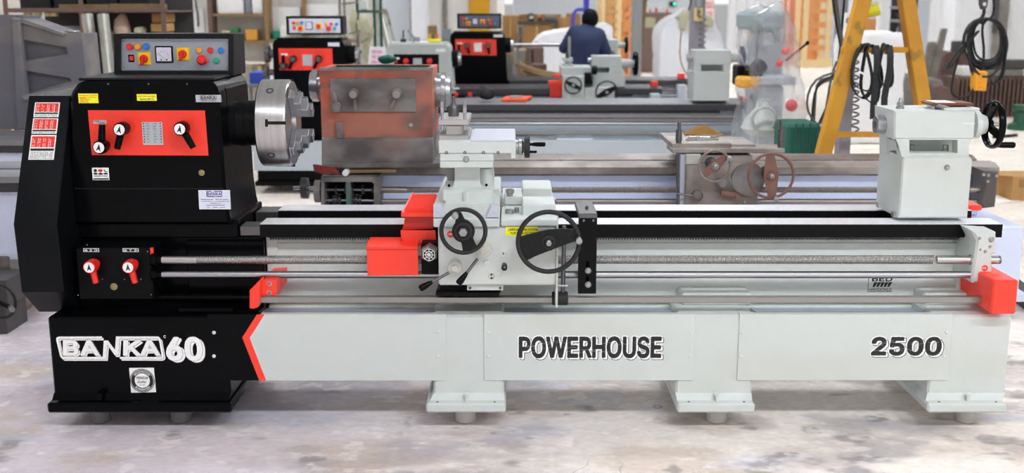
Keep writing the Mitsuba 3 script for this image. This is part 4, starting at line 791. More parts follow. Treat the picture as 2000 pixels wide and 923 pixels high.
mat('oxide_brown', '7c574b', .6, fn=_oxide)
mat('primer_blue', 'd9e1f6', .55)
mat('machine_grey', 'b4bcc4', .5)
mat('machine_grey_light', 'b7bcbb', .45, coat=.2)
mat('way_dark', '3c3c40', .4, .3)
mat('way_grey', '8f8f94', .4, .7)
def zat(z, Y): return z
def bx(px0, px1, z0, z1, Y0, Y1, b=.003, zr=None):
    z = (z0 + z1) / 2; a = lambda px: (px - CX) / FPX * (Y0 * math.cos(PITCH) + (HC - z) * math.sin(PITCH))
    return box(a(px0), a(px1), Y0, Y1, z0, z1, b)
def XP_(px, z, Y): return (px - CX) / FPX * (Y * math.cos(PITCH) + (HC - z) * math.sin(PITCH))
def small_lever(parent, px, py, Y, s, ang, m='black_gloss', face='steel_dark', ln=.055):
    p = at(px, py, Y); part(parent, 'shift_lever', cat(rev((p[0], Y, p[2]), (0, -1, 0), [(0, .02 * s), (.03 * s, .02 * s), (.032 * s, .027 * s), (.065 * s, .027 * s), (.068 * s, .024 * s)], 20),
        cyl((p[0], Y - .045 * s, p[2]), (p[0] + math.cos(math.radians(ang)) * (.024 + ln) * s, Y - .045 * s, p[2] + math.sin(math.radians(ang)) * (.024 + ln) * s), .012 * s, 12)), m)
    part(parent, 'lever_face', cyl((p[0], Y - .067 * s, p[2]), (p[0], Y - .07 * s, p[2]), .02 * s, 18), face)
def control(parent, px0, py0, px1, py1, Y, depth, panel='panel_alu', body='box_black'):
    k = part(parent, 'control_box', pbox(px0, py0, px1, py1, Y, Y + depth, .004), body); w, h = px1 - px0, py1 - py0
    part(k, 'control_panel', pbox(px0 + .05 * w, py0 + .13 * h, px1 - .04 * w, py1 - .1 * h, Y - .004, Y + .002, .001), panel)
    def btn(u, v, r, m, d=.016, nm='push_button'): p = at(px0 + u * w, py0 + v * h, Y - .003); part(k, nm, rev(p, (0, -1, 0), [(0, r), (d * .8, r), (d, r * .8)], 14), m)
    for u, v, m in ((.135, .36, 'plastic_red'), (.205, .35, 'plastic_amber'), (.275, .35, 'plastic_blue')): btn(u, v, .0135, m, .018, 'pilot_light')
    for u, v, m in ((.71, .42, 'plastic_amber'), (.80, .42, 'plastic_red'), (.895, .43, 'plastic_blue'), (.86, .66, 'plastic_green')): btn(u, v, .0125, m)
    btn(.755, .66, .021, 'plastic_red', .04, 'emergency_stop')
    part(k, 'rocker_switch', pbox(px0 + .118 * w, py0 + .55 * h, px0 + .165 * w, py0 + .72 * h, Y - .012, Y, .001), 'plastic_red')
    for u, v in ((.25, .65), (.575, .53)):
        q = part(k, 'rotary_switch', pbox(px0 + (u - .052) * w, py0 + (v - .15) * h, px0 + (u + .052) * w, py0 + (v + .15) * h, Y - .009, Y, .001), 'yellow_plastic')
        p = at(px0 + u * w, py0 + v * h, Y - .009); part(k, 'switch_knob', cat(rev(p, (0, -1, 0), [(0, .0175), (.014, .016), (.016, .012)], 16), box(p[0] - .006, p[0] + .006, Y - .04, Y - .02, p[2] - .025, p[2] + .012, .002)), 'plastic_red')
    part(k, 'ammeter', pbox(px0 + .345 * w, py0 + .3 * h, px0 + .465 * w, py0 + .72 * h, Y - .010, Y, .001), 'box_black'); part(k, 'meter_dial', pbox(px0 + .355 * w, py0 + .33 * h, px0 + .455 * w, py0 + .69 * h, Y - .0115, Y - .009, 0), 'dial_white')
    return k
def bench(t, Y, p0, p1, pl, body, base_mat, way, legs, rails=True, feet=True, zb=ZW):
    """bed, ways, base, screw and rods of a lathe; p0..p1: columns of the bed's ends, pl: left end of the base"""
    xa, xb = XP_(p0, .7, Y), XP_(p1, .7, Y); xl = XP_(pl, .4, Y)
    b = part(t, 'bed', cat(box(xa, xb - .06, Y + .08, Y + .12, .475, zb - .04, .003), box(xa, xb - .06, Y + .32, Y + .36, .475, zb - .04, .003), box(xb - .12, xb - .06, Y + .09, Y + .34, .475, zb - .04, .003), *[box(x, x + .03, Y + .1, Y + .34, zb - .18, zb - .05) for x in np.linspace(xa + .2, xb - .4, 7)]), body)
    for y in (0, .30): part(b, 'way', side(Polygon([(Y + y, zb - .055), (Y + y, zb - .018), (Y + y + .06, zb), (Y + y + .13, zb), (Y + y + .13, zb - .055)]), xa, xb), way)
    if rails: part(b, 'way_side', box(xa + .01, xb - .002, Y - .002, Y + .01, zb - .075, zb - .022, .001), 'way_dark')
    if rails: part(b, 'rack', box(xa + .05, xb - .3, Y + .05, Y + .082, zb - .10, zb - .06, .001), 'way_dark')
    if rails:
        part(t, 'lead_screw', screw((xa - .1, Y - .07, .641), (xb - .1, Y - .07, .641), .018, .012, .2, 8), 'screw_worn', True)
        part(t, 'feed_rod', cyl((xa - .1, Y - .07, .585), (xb - .08, Y - .07, .585), .0145, 12), 'steel')
        part(t, 'switch_rod', box(xa - .1, xb - .05, Y - .15, Y - .125, .50, .525, .002), 'rod_worn')
        part(t, 'screw_bracket', box(xb - .13, xb - .03, Y - .12, Y + .085, .545, zb - .06, .008), body)
    part(t, 'base', cat(box(xl, xb + .02, Y - .24, Y - .235, .20, .452, .001), box(xl, xb + .02, Y - .22, Y + .36, .40, .452, .003)), base_mat)
    for px in legs:
        x = XP_(px, .3, Y); w = .16
        part(t, 'leg', cat(box(x - w, x + w, Y - .233, Y + .36, .10, .47, .006), box(x - w - .03, x + w + .03, Y - .28, Y + .42, .08, .125, .005)), base_mat)
        for yy in (Y - .2, Y + .34): part(t, 'leveling_pad', cyl((x, yy, 0), (x, yy, .081), .045, 14), 'pad_iron')
    return b
mat('screw_worn', '9a8f88', .4, .9)
def back_head(t, Y, hs, m, spindle, rz, top=None, adapter='black_satin', low=.49, plate_px=None):
    """headstock body from the outline hs, its lower casting and pedestal, spindle nose"""
    px0, py0, px1 = hs; zt = Z(py0, Y); x0, x1 = X(px0, py0 + 20, Y), X(px1, py0 + 20, Y); r = .05
    pr = sbox(x0, ZW - .01, x1, zt).buffer(-r).buffer(r, 6)
    h = part(t, 'headstock', cat(front(Polygon([(x0, ZW - .02), (x0, zt - r), (x0 + r * .3, zt - r * .3), (x0 + r, zt), (x1 - r, zt), (x1 - r * .3, zt - r * .3), (x1, zt - r), (x1 + .03, ZW - .02)]), Y, Y + .46, .01), box(x0 - .05, x1 + .05, Y + .03, Y + .46, .44, ZW - .015, .004)), m)
    part(t, 'top_cover', box(x0 + .03, x1 - .03, Y + .04, Y + .44, zt - .003, zt + .008, .002), m)
    if spindle:
        sp0, sp1, pc, rr = spindle; za = Z(pc, Y + .22); xs0, xs1 = x1 - .01, X(sp1, pc, Y + .22); xm_ = xs0 + (xs1 - xs0) * .72
        part(t, 'spindle_adapter', rev((xs0, Y + .22, za), (1, 0, 0), [(0, rr * .9), (.02, rr), (xm_ - xs0, rr)], 28), adapter)
        part(t, 'spindle_nose', rev((xm_, Y + .22, za), (1, 0, 0), [(0, rr * .8), (xs1 - xm_ - .005, rr * .78), (xs1 - xm_, rr * .7), (xs1 - xm_, rr * .3), (xs1 - xm_ - .05, rr * .28), (xs1 - xm_ - .05, 0)], 28), 'steel')
    return h
def back_panel(t, pts, Y, mats='red_paint'):
    return part(t, 'lever_panel', pfront(pts, Y - .004, Y + .004, .001), mats)
def back_tail(t, Y, b, nk, base, q, wheelp, m, mq='steel'):
    """tailstock: barrel px box b, window px box nk, base px box, quill px (x, y, r in px), handwheel (x, y, r in px)"""
    k = part(t, 'tailstock', cat(pbox(*b, Y, Y + .26, .006)), m); Yb = Y + .1
    f = Polygon(xz([(b[0], b[3] - 1), (b[2], b[3] - 1), (base[2], base[1] + 1), (base[0], base[1] + 1)], Y)).difference(Polygon(xz([(nk[0], nk[1]), (nk[2], nk[1]), (nk[2], nk[3]), (nk[0], nk[3])], Y)))
    part(k, 'neck', front(f, Y + .003, Y + .06), m); part(k, 'neck_back', front(Polygon(xz([(b[0] + 2, b[3] - 1), (b[2] - 2, b[3] - 1), (base[2] - 2, base[1] + 1), (base[0] + 2, base[1] + 1)], Y)), Y + .16, Y + .26), m)
    zb = Z(base[3], Y); part(k, 'base', pbox(base[0], base[1], base[2], base[3], Y - .01, Y + .32, .005), m)
    pxm_ = lambda n: n / FPX * Y * 1.02
    c = at(q[0], q[1], Y + .13); part(k, 'quill', rev((XP_(b[0] + 3, c[2], Y + .13), Y + .13, c[2]), (-1, 0, 0), [(0, pxm_(q[2])), (XP_(b[0] + 3, c[2], Y + .13) - c[0], pxm_(q[2])), (XP_(b[0] + 3, c[2], Y + .13) - c[0], .01)], 20), mq)
    w = at(wheelp[0], wheelp[1], Y + .13); R = pxm_(wheelp[2]); xe = XP_(b[2] - 2, w[2], Y + .13)
    part(k, 'end_boss', cyl((xe, Y + .13, w[2]), (w[0], Y + .13, w[2]), R * .42, 18, R * .3), 'steel_dark' if m != 'machine_grey_light' else m)
    part(k, 'handwheel', cat(torus(w, (1, 0, 0), R * .9, R * .1, 36, 8, (1, 1.8)), *[rot(box(w[0] - .006, w[0] + .006, w[1] - .015, w[1] + .015, w[2], w[2] + R * .92), a, (1, 0, 0), w) for a in (0, 120, 240)], cyl(w - (.02, 0, 0), w + (.02, 0, 0), R * .25, 14)), 'black_gloss')
    return k
def plain_wheel(parent, px, py, Y, R, r, ang, wdt=.3, m='black_rubber', sm='spoke_black', hub=.03, hnd=None, name='handwheel'):
    c = at(px, py, Y); k = part(parent, name, cat(torus(c, (0, 1, 0), R, r, 44, 10), cyl(c + (0, .012, 0), c - (0, .014, 0), hub, 20)), m, 40)
    part(k, 'spoke', rot(front(Polygon([(c[0] - R, c[2] - R * wdt * .5), (c[0], c[2] - R * wdt), (c[0] + R, c[2] - R * wdt * .5), (c[0] + R, c[2] + R * wdt * .5), (c[0], c[2] + R * wdt), (c[0] - R, c[2] + R * wdt * .5)]).intersection(Point(c[0], c[2]).buffer(R)), Y - .004, Y + .004), ang, (0, 1, 0), c), sm)
    part(k, 'wheel_nut', rev(c - (0, .012, 0), (0, -1, 0), [(0, hub * .6), (.014, hub * .6), (.016, hub * .4)], 6), 'zinc')
    if hnd is not None: d = c + R * np.array([math.cos(hnd), 0, math.sin(hnd)]); part(k, 'grip', rev(d, (0, -1, 0), [(0, .009), (.05, .013), (.052, .006)], 12), 'zinc')
    return k
# --- A: the unfinished lathe right behind
YQ = 5.95
A = thing('lathe', 'unfinished lathe with a rusty red headstock and a bluish primed bed', 'lathe')
bench(A, YQ, 628, 1951, 628, 'primer_blue', 'primer_blue', 'raw_iron_light', (700, 1280, 1900), rails=False)
part(A, 'bed_stain', box(XP_(640, .7, YQ), XP_(1900, .7, YQ), YQ + .076, YQ + .081, ZW - .073, ZW - .05), 'raw_iron')
ra = part(A, 'headstock', cat(pfront([(625, 134), (845, 134), (844, 270), (629, 270)], 5.85, 5.865, 0), *[box(a, b, c, d, Z(270, 5.85), Z(134, 5.85), .003) for a, b, c, d in ((X(625, 200, 5.85), X(845, 200, 5.85), 5.865, 5.9), (X(625, 200, 5.85), X(845, 200, 5.85), 6.25, 6.28), (X(625, 200, 5.85), X(625, 200, 5.85) + .03, 5.87, 6.28), (X(845, 200, 5.85) - .03, X(845, 200, 5.85), 5.87, 6.28))]), 'rusty_primer')
part(ra, 'rim', front(Polygon(xz([(624, 132), (846, 132), (846, 138), (624, 138)], 5.848)), 5.847, 5.87), 'raw_iron')
part(ra, 'inside_floor', box(X(628, 200, 5.85), X(842, 200, 5.85), 5.87, 6.25, Z(180, 5.85), Z(178, 5.85)), 'green_paint'); mat('green_paint', '1f4d43', .5)
part(ra, 'inside_lining', cat(box(X(629, 200, 5.85), X(841, 200, 5.85), 6.242, 6.249, Z(180, 5.85), Z(135, 5.85)), box(X(841, 200, 5.85) - .026, X(841, 200, 5.85) - .022, 5.91, 6.24, Z(180, 5.85), Z(135, 5.85))), 'green_paint')
part(ra, 'lower_block', cat(pfront([(628, 269), (845, 269), (846, 320), (628, 320)], 5.835, 6.28, .004)), 'raw_iron')
part(ra, 'flange', cat(pfront([(628, 318), (860, 318), (862, 328), (628, 328)], 5.82, 6.35, .004)), 'raw_iron')
rp_ = part(A, 'lever_panel', pbox(645, 153, 812, 219, 5.838, 5.852, .003), 'raw_iron')
for px, py, a in ((693, 182, -85), (777, 182, -115)): small_lever(rp_, px, py, 5.838, 1.0, a, 'raw_iron', 'raw_iron_light', .055)
small_lever(rp_, 661, 208, 5.838, .95, 103, 'raw_iron', 'steel', .06)
bolt(ra, 802, 244, 5.85, .013, 'steel', .01); bolt(ra, 674, 307, 5.835, .005, 'dark_void', .002)
part(ra, 'tooth_piece', front(Polygon(xz([(658, 237), (670, 237), (672, 269), (661, 269), (658, 264), (660, 260), (657, 256), (659, 252), (656, 248), (658, 243)], 5.84)), 5.825, 5.85), 'raw_iron')
cz = at(866, 178, 6.07)
part(A, 'spindle_flange', cat(rev((X(846, 178, 6.07), 6.07, cz[2]), (1, 0, 0), [(0, .085), (.03, .085), (.032, .07), (.05, .07)], 30), rev((X(855, 178, 6.07), 6.07, cz[2]), (1, 0, 0), [(0, .08), (.02, .08), (.022, .10), (.044, .10), (.046, .08), (.07, .076), (.07, .03), (.0, .03)], 36)), 'steel')
part(A, 'spindle_end', rev((X(629, 160, 6.07), 6.07, Z(167, 6.07)), (-1, 0, 0), [(0, .05), (.015, .05), (.017, .085), (.05, .085), (.052, .07), (.06, .07)], 30), 'steel')
# open gearbox
yg = 5.77
gb = part(A, 'gearbox', cat(front(Polygon(xz([(627, 346), (741, 346), (741, 440), (627, 440)], yg)).difference(unary_union([Polygon(xz([(633, 355), (676, 355), (676, 428), (633, 428)], yg)), Polygon(xz([(684, 355), (726, 355), (730, 359), (730, 428), (684, 428)], yg))])), yg, yg + .03), box(X(627, 390, yg), X(741, 390, yg), yg + .17, yg + .19, Z(440, yg), Z(346, yg)), box(X(627, 390, yg), X(741, 390, yg), yg + .03, yg + .18, Z(352, yg), Z(346, yg)), box(X(627, 390, yg), X(632, 390, yg), yg + .03, yg + .18, Z(440, yg), Z(346, yg)), box(X(736, 390, yg), X(741, 390, yg), yg + .03, yg + .18, Z(440, yg), Z(346, yg))), 'raw_iron')
part(gb, 'dark_lining', box(X(633, 390, yg), X(735, 390, yg), yg + .165, yg + .171, Z(436, yg), Z(353, yg)), 'dark_void')
part(gb, 'end_flange', cyl(np.array([X(616, 375, yg + .1), yg + .1, Z(373, yg + .1)]), np.array([X(628, 375, yg + .1), yg + .1, Z(373, yg + .1)]), .06, 28), 'raw_iron')
part(gb, 'green_web', pbox(676, 357, 684, 440, yg - .004, yg + .12, .001), 'web_green'); mat('web_green', '4c6a62', .6)
for py, gs in ((370, ((657, .022), (675, .02), (689, .03), (709, .024), (728, .016))), (391, ((652, .026), (657, .03), (664, .034), (691, .022), (697, .034), (704, .03)))):
    zc = Z(py, yg + .09); part(gb, 'gear_shaft', cyl((X(622, py, yg + .09), yg + .09, zc), (X(738, py, yg + .09), yg + .09, zc), .009, 12), 'steel')
    for px, r in gs: part(gb, 'gear', gear((X(px, py, yg + .09) - .006, yg + .09, zc), (1, 0, 0), r, .013, 20, .16), 'steel_dark')
zc = Z(367, yg + .09)
part(A, 'change_gear', gear((X(589, 368, yg + .09), yg + .09, zc), (1, 0, 0), .055, .035, 34, .09, .02), 'steel_dark')
part(A, 'gear_stub', cyl((X(573, 368, yg + .09), yg + .09, zc), (X(620, 368, yg + .09), yg + .09, zc), .011, 12), 'steel')
for py, r in ((370.5, .0165), (393, .014)):
    zc = Z(py, 5.85)
    if r > .016: part(A, 'lead_screw', cat(cyl((X(741, py, 5.85), 5.85, zc), (X(795, py, 5.85), 5.85, zc), r, 16), screw((X(793, py, 5.85), 5.85, zc), (X(1895, py, 5.85), 5.85, zc), r, .0085, .2, 12), cyl((X(1893, py, 5.85), 5.85, zc), (X(1936, py, 5.85), 5.85, zc), r, 16)), 'screw_worn', True)
    else: part(A, 'feed_rod', cyl((X(741, py, 5.85), 5.85, zc), (X(1920, py, 5.85), 5.85, zc), r, 16), 'screw_worn')
    part(gb, 'shaft_collar', cyl((X(740, py, 5.85), 5.85, zc), (X(746, py, 5.85), 5.85, zc), .022, 16), 'raw_iron')
part(A, 'screw_bracket', cat(pfront([(1920, 333), (1950, 335), (1948, 368), (1944, 404), (1920, 407), (1914, 395), (1922, 366)], 5.8, 6.03, .01)), 'dark_casting'); mat('dark_casting', '4d4644', .45, coat=.2)
for px, py in ((1929, 354), (1946, 343), (1921, 341), (1930, 342)): bolt(A, px, py, 5.8, .009, 'zinc', .01)
# its apron and saddle
Ya = 5.71
ap = part(A, 'carriage', cat(pbox(1338, 320, 1481, 412, Ya, 5.91, .006), pbox(1312, 290, 1533, 299, 5.72, 5.91, .004), pbox(1335, 291, 1470, 299, 5.85, 6.45, .004), pbox(1369, 303, 1470, 322, Ya + .02, 5.93, .006)), 'raw_iron_light')
part(ap, 'white_block', pbox(1340, 301, 1369, 321, Ya - .004, 5.93, .003), 'cream_knob')
part(ap, 'side_plate', pbox(1328, 301, 1339, 410, Ya + .02, 5.85, .003), 'grey_lav')
part(ap, 'slide_plate', cat(pbox(1312, 280, 1428, 290, 5.75, 6.25, .003), pbox(1428, 282, 1476, 290, 5.81, 6.15, .002)), 'raw_iron_light')
part(ap, 'slide_edge', pbox(1318, 279, 1428, 281, 5.81, 6.23, .001), 'way_grey')
for px, Y, py0, py1 in ((1325, 5.77, 238, 290), (1523.5, 5.77, 234, 294)):
    c = at(px, py1, Y); h = Z(py0, Y) - c[2]; part(ap, 'stud', rev(c, (0, 0, 1), [(0, .014), (h * .3, .014), (h * .31, .017), (h * .72, .015), (h * .73, .009), (h, .009)], 14), 'steel_dark')
plain_wheel(ap, 1396, 324, 5.61, .078, .0065, -42, .34, 'raw_iron_light', 'oxide_brown', .02, math.radians(35)); plain_wheel(ap, 1506, 343, 5.6, .112, .0075, 85, .34, 'oxide_brown', 'oxide_brown', .022, math.radians(-80))
for px, py, r in ((1396, 324, .03), (1506, 343, .03)): c = at(px, py, 5.61); part(ap, 'wheel_shaft', cyl(c, (c[0], 5.75, c[2]), r, 18), 'way_dark')
c = at(1462, 350, 5.69); part(ap, 'handwheel_disc', cyl((c[0], 5.69, c[2]), (c[0], 5.71, c[2]), .085, 36), 'raw_iron')  # dark disc stands in for the shadow behind the large wheel
for px, py, r, h in ((1411, 359, .026, .05), (1364, 383, .028, .05)): c = at(px, py, Ya - h); part(ap, 'boss', rev((c[0], Ya, c[2]), (0, -1, 0), [(0, r), (h * .8, r * .95), (h, r * .6)], 22), 'raw_iron')
part(ap, 'lever_arm', cyl(at(1358, 382, Ya - .03), at(1322, 378, Ya - .03), .006, 10), 'steel_dark')
part(ap, 'crank', cat(cyl(at(1408, 376, Ya - .03), at(1436, 381, Ya - .03), .016, 14), cyl(at(1436, 381, Ya - .03), at(1441, 384, Ya - .06), .012, 12)), 'oxide_brown')
part(ap, 'trip_rod', cyl(at(1324, 299, Ya), at(1324, 412, Ya), .0085, 10), 'steel_dark')
bolt(ap, 1454, 394, Ya, .008, 'zinc', .008); bolt(ap, 1435, 362, Ya, .004, 'dark_void', .002)
part(ap, 'paint_patch', pfront([(1425, 348), (1436, 350), (1442, 365), (1440, 374), (1432, 368), (1428, 360)], Ya - .001, Ya + .002), 'pale_grey')
# --- B: black headstock, long grey bed
YB_ = 9.8
B = thing('lathe', 'black lathe with a white-faced control box and a long plain grey bed', 'lathe')
bench(B, YB_, 690, 1476, 506, 'machine_grey', 'machine_grey', 'way_grey', (740, 1120, 1430))
back_head(B, 9.75, (532, 76, 672), 'black_gloss', (674, 702, 106, .078), 0)
part(B, 'pedestal', cat(bx(502, 640, .10, .46, 9.6, 10.18, .006), bx(498, 625, .07, .11, 9.54, 10.25, .006)), 'black_gloss')
for px in (540, 610): part(B, 'leveling_pad', cyl((XP_(px, 0, 9.7), 9.7, 0), (XP_(px, 0, 9.7), 9.7, .071), .045, 14), 'pad_iron')
rp_ = back_panel(B, [(543.5, 94.5), (648.5, 94.5), (650.5, 137), (546, 137)], 9.75)
for px, py, a in ((575, 115, -115), (624.5, 114.5, -120), (556, 128, 90)): small_lever(rp_, px, py, 9.746, 1.15, a)
part(rp_, 'speed_chart', pbox(591, 106.5, 610, 128, 9.744, 9.748, 0), 'grey_print'); part(rp_, 'direction_plate', pbox(549, 104.5, 562, 108.5, 9.744, 9.748, 0), 'white_print')
part(B, 'name_plate', pbox(640.5, 83, 663, 90.5, 9.747, 9.752, 0), 'white_plate')
control(B, 559, 31.5, 669, 68, 9.82, .25, 'panel_white'); mat('panel_white', 'd5d9e8', .4)
for py, r, px in ((105, .075, 519), (141, .055, 516)): part(B, 'pulley', cat(cyl(at(px, py, 9.96), at(px + 8, py, 9.96), r, 28), cyl(at(px + 3, py, 9.96), at(px + 20, py, 9.96), r * .5, 20)), 'steel_dark')
back_tail(B, 9.78, (1357, 98, 1428, 125), (1369, 126, 1413, 139), (1355, 140, 1425, 197), (1342, 112.5, 7.5), (1449, 113, 22.5), 'machine_grey_light')
part(B, 'chip_stop', bx(1450, 1464, ZW - .005, ZW + .045, 9.85, 9.95), 'red_paint')
# wavy-edged tray cut in the base and a lever ring at its end
part(B, 'tray_cut', pfront([(1068, 281), (1071, 267), (1085, 266), (1095, 270), (1118, 265), (1128, 269), (1136, 281)], 9.7, 9.72), 'machine_grey_light')
part(B, 'end_ring', torus(at(1475, 234, 9.7), (0, 1, 0), .022, .005, 20, 6), 'black_rubber')
# --- C: grey headstock with black lever panel, carriage and tailstock together
YC_ = 11.6
C = thing('lathe', 'grey lathe with a black lever panel and red knobs behind the rusty headstock', 'lathe')
bench(C, YC_, 880, 1293, 742, 'machine_grey', 'machine_grey', 'way_dark', (780, 1010, 1260))
back_head(C, 11.55, (754, 85, 879), 'machine_grey_light', (880, 901, 115, .085), 0)
rp_ = back_panel(C, [(769, 106), (857, 106), (857, 142), (771, 142)], 11.55, 'black_satin')
for px in (793, 839): c = at(px, 119, 11.546); part(rp_, 'red_knob', rev(c, (0, -1, 0), [(0, .03), (.03, .03), (.04, .02)], 6), 'plastic_red')
part(rp_, 'speed_chart', pbox(807, 113.5, 824, 138, 11.544, 11.548, 0), 'grey_print'); part(rp_, 'direction_plate', pbox(769.5, 112, 780.5, 116, 11.544, 11.548, 0), 'white_print'); part(rp_, 'tap', pbox(772, 118, 776, 123, 11.54, 11.548, 0), 'plastic_red')
part(C, 'name_plate', pbox(851, 95, 870, 101, 11.547, 11.552, 0), 'white_print')
gk = part(C, 'feed_gearbox', bx(880, 907, .46, .70, 11.48, 11.7, .005), 'black_satin')
for px in (891, 918): c = at(px, 184, 11.47); part(gk, 'red_knob', rev(c, (0, -1, 0), [(0, .024), (.03, .024), (.036, .016)], 6), 'plastic_red')
part(gk, 'name_plate', pbox(886, 171, 897, 174, 11.476, 11.482, 0), 'white_print')
ck = part(C, 'carriage', cat(pbox(1099, 148, 1141, 200, 11.42, 11.9, .006), pbox(1141, 171, 1200, 200, 11.45, 11.9, .006), pbox(1096, 131, 1157, 149, 11.5, 12., .006), pbox(1098, 126, 1121, 133, 11.58, 11.8, .003), pbox(1099, 113, 1119, 120, 11.58, 11.8, .003), pbox(1104, 119, 1114, 128, 11.62, 11.78, .003)), 'machine_grey_light')
part(ck, 'tool_bar', cyl(at(1111.5, 114, 11.65), at(1111.5, 71, 11.65), .016, 14), 'steel'); part(ck, 'tool_screw', cyl(at(1108, 114, 11.6), at(1107, 101, 11.6), .02, 12, .012), 'way_dark')
part(ck, 'black_motor', cat(pbox(1142, 142, 1155, 156, 11.43, 11.6, .004), cyl(at(1155, 137, 11.5), at(1166, 137, 11.5), .045, 16), pbox(1141, 156, 1158, 164, 11.44, 11.6, .003)), 'black_satin')
plain_wheel(ck, 1119.5, 166.5, 11.33, .082, .008, 25, .3, hub=.025); plain_wheel(ck, 1185, 180, 11.32, .108, .008, -28, .32, hub=.025)
for px, py in ((1119.5, 166.5), (1185, 180)): c = at(px, py, 11.33); part(ck, 'wheel_shaft', cyl(c, c + (0, .13, 0), .02, 12), 'black_satin')
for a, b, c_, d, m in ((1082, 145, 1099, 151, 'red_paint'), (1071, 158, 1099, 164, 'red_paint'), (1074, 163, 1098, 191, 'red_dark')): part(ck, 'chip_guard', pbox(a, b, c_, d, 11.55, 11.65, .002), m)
back_tail(C, 11.65, (1157, 109, 1214, 131), (1166, 132, 1190, 142), (1157, 142, 1221, 170), (1148, 117, 4.5), (1241, 124, 23), 'machine_grey_light')
part(C, 'chip_stop', bx(1272, 1285, ZW - .003, ZW + .05, 11.7, 11.8), 'red_paint')
# --- D: black headstock with the workpiece bar, farthest
YD_ = 12.9
D = thing('lathe', 'farthest black lathe with a dark control box and a steel bar in its spindle', 'lathe')
bench(D, YD_, 985, 1343, 876, 'machine_grey', 'machine_grey', 'way_dark', (930, 1120, 1310))
back_head(D, 12.8, (879, 63, 986), 'black_gloss', (986, 1003, 88, .085), 0)
part(D, 'pedestal', bx(872, 988, .08, .46, 12.66, 13.25, .006), 'black_gloss')
rp_ = back_panel(D, [(889, 76.5), (969, 77), (970, 108.5), (890, 107)], 12.8)
for px, py, a in ((913, 89, -75), (953, 89, -80), (897, 102, 90)): small_lever(rp_, px, py, 12.796, 1.15, a)
part(rp_, 'speed_chart', pbox(926, 83.5, 941, 101, 12.794, 12.798, 0), 'white_print'); part(rp_, 'direction_plate', pbox(893, 83, 903, 86, 12.794, 12.798, 0), 'white_print')
part(D, 'name_plate', pbox(964, 67.5, 982, 72.5, 12.796, 12.802, 0), 'white_print')
control(D, 893, 26.5, 979, 56, 12.85, .2, 'panel_dark'); mat('panel_dark', '5f6472', .45)
za = at(1050, 87.5, 13.02); part(D, 'workpiece_bar', cyl((X(1002, 88, 13.02), 13.02, za[2]), (X(1190, 88, 13.02), 13.02, za[2]), .021, 18), 'steel')
back_tail(D, 12.9, (1186, 77, 1207, 98), (1189, 100, 1201, 108), (1182, 110, 1208, 150), (1184, 87.5, 6), (1223, 88, 16), 'machine_grey_light')
part(D, 'chip_stop', bx(1325, 1338, ZW - .003, ZW + .055, 12.95, 13.05), 'red_paint')
# --- two primed beds at the left edge
def bare_bed(Y, p0, p1, label):
    t = thing('lathe_bed', label, 'lathe bed'); xa, xb = XP_(p0, .6, Y), XP_(p1, .6, Y)
    b = part(t, 'bed_casting', cat(box(xa, xb, Y + .06, Y + .10, .34, ZW - .045, .003), box(xa, xb, Y + .32, Y + .36, .34, ZW - .045, .003), box(xb - .05, xb, Y + .06, Y + .36, .34, ZW - .05, .003), box(xa, xb, Y + .03, Y + .38, .31, .345, .003)), 'primer_blue')
    for y in (0, .30): part(t, 'way', side(Polygon([(Y + y, ZW - .05), (Y + y, ZW - .018), (Y + y + .05, ZW), (Y + y + .13, ZW), (Y + y + .13, ZW - .05)]), xa, xb), 'way_grey')
    part(t, 'way_side', box(xa, xb - .01, Y + .02, Y + .06, ZW - .10, ZW - .045), 'way_dark')
    for x in (xa + .3, xb - .5): part(t, 'bed_foot', box(x, x + .22, Y + .02, Y + .38, 0, .33, .006), 'raw_iron')
bare_bed(5.62, -230, 112, 'primed bluish lathe bed at the left edge, behind the gear cover'); bare_bed(7.15, -230, 118, 'primed bluish lathe bed at the left edge, under the dark grey casting')
# ------------------------------------------------------------------ things around the machines
mat('angle_brown', '6e5650', .6); mat('cast_grey', '6c6b72', .8, fn=lambda p, n, uv: mix(L3('6a6970'), L3('8a8379'), smoothstep(.45, .8, fbm(p.x * 5, p.y * 5, p.z * 5, 3)) * .6))
def _wood(p, n, uv): return mix(L3('d9b077'), L3('b98a52'), fbm(p.x * 3, p.y * 3, p.z * 40, 3))
mat('wood', 'd0a66c', .65, fn=_wood); mat('wood_pale', 'e9cf9c', .65); mat('wood_old', '8f7450', .75); mat('wood_orange', 'dd9a62', .65)
mat('carton', 'b48a58', .8); mat('carton_dark', '9a7548', .8); mat('cloth_white', 'f0f0f4', .8, sheen=.3); mat('shirt', '2b3557', .85, sheen=.4); mat('trouser', '23242b', .85)
mat('skin', '8a5a40', .55); mat('hair', '050505', .6, spec=.15); mat('yellow_paint', 'e2a51a', .45, fn=lambda p, n, uv: mix(mix(L3('d89c1c'), L3('bd8016'), fbm(p.x * 4, p.y * 4, p.z * 4, 3)), L3('8a6a20'), smoothstep(.68, .8, fbm(p.x * 9 + 4, p.y * 9, p.z * 7, 3)) * .7))
mat('belt', '23282a', .7); mat('cable', '17191b', .55); mat('cable_grey', '5a5a56', .55); mat('col_white', 'eef0f5', .5); mat('col_grey', '8d8a94', .55); mat('col_galv', '9ba0a2', .5, .3)
mat('green_rack', '24543f', .5); mat('sack', 'b9b79c', .85); mat('teal', '1d8d74', .5); mat('orange_box', 'e0a23c', .55); mat('blue_crate', '3a55c4', .5); mat('beige', 'd8c48f', .6); mat('tin_green', '2f7d49', .5)
mat('brown_panel', '7d6860', .65); mat('paper', 'f4f4f2', .8); mat('tube_galv', 'aeb0a9', .35, .75, fn=lambda p, n, uv: mix(L3('b9bab2'), L3('8d7c70'), smoothstep(.5, .75, fbm(p.x * 9, p.y * 9, p.z * 6, 3))))
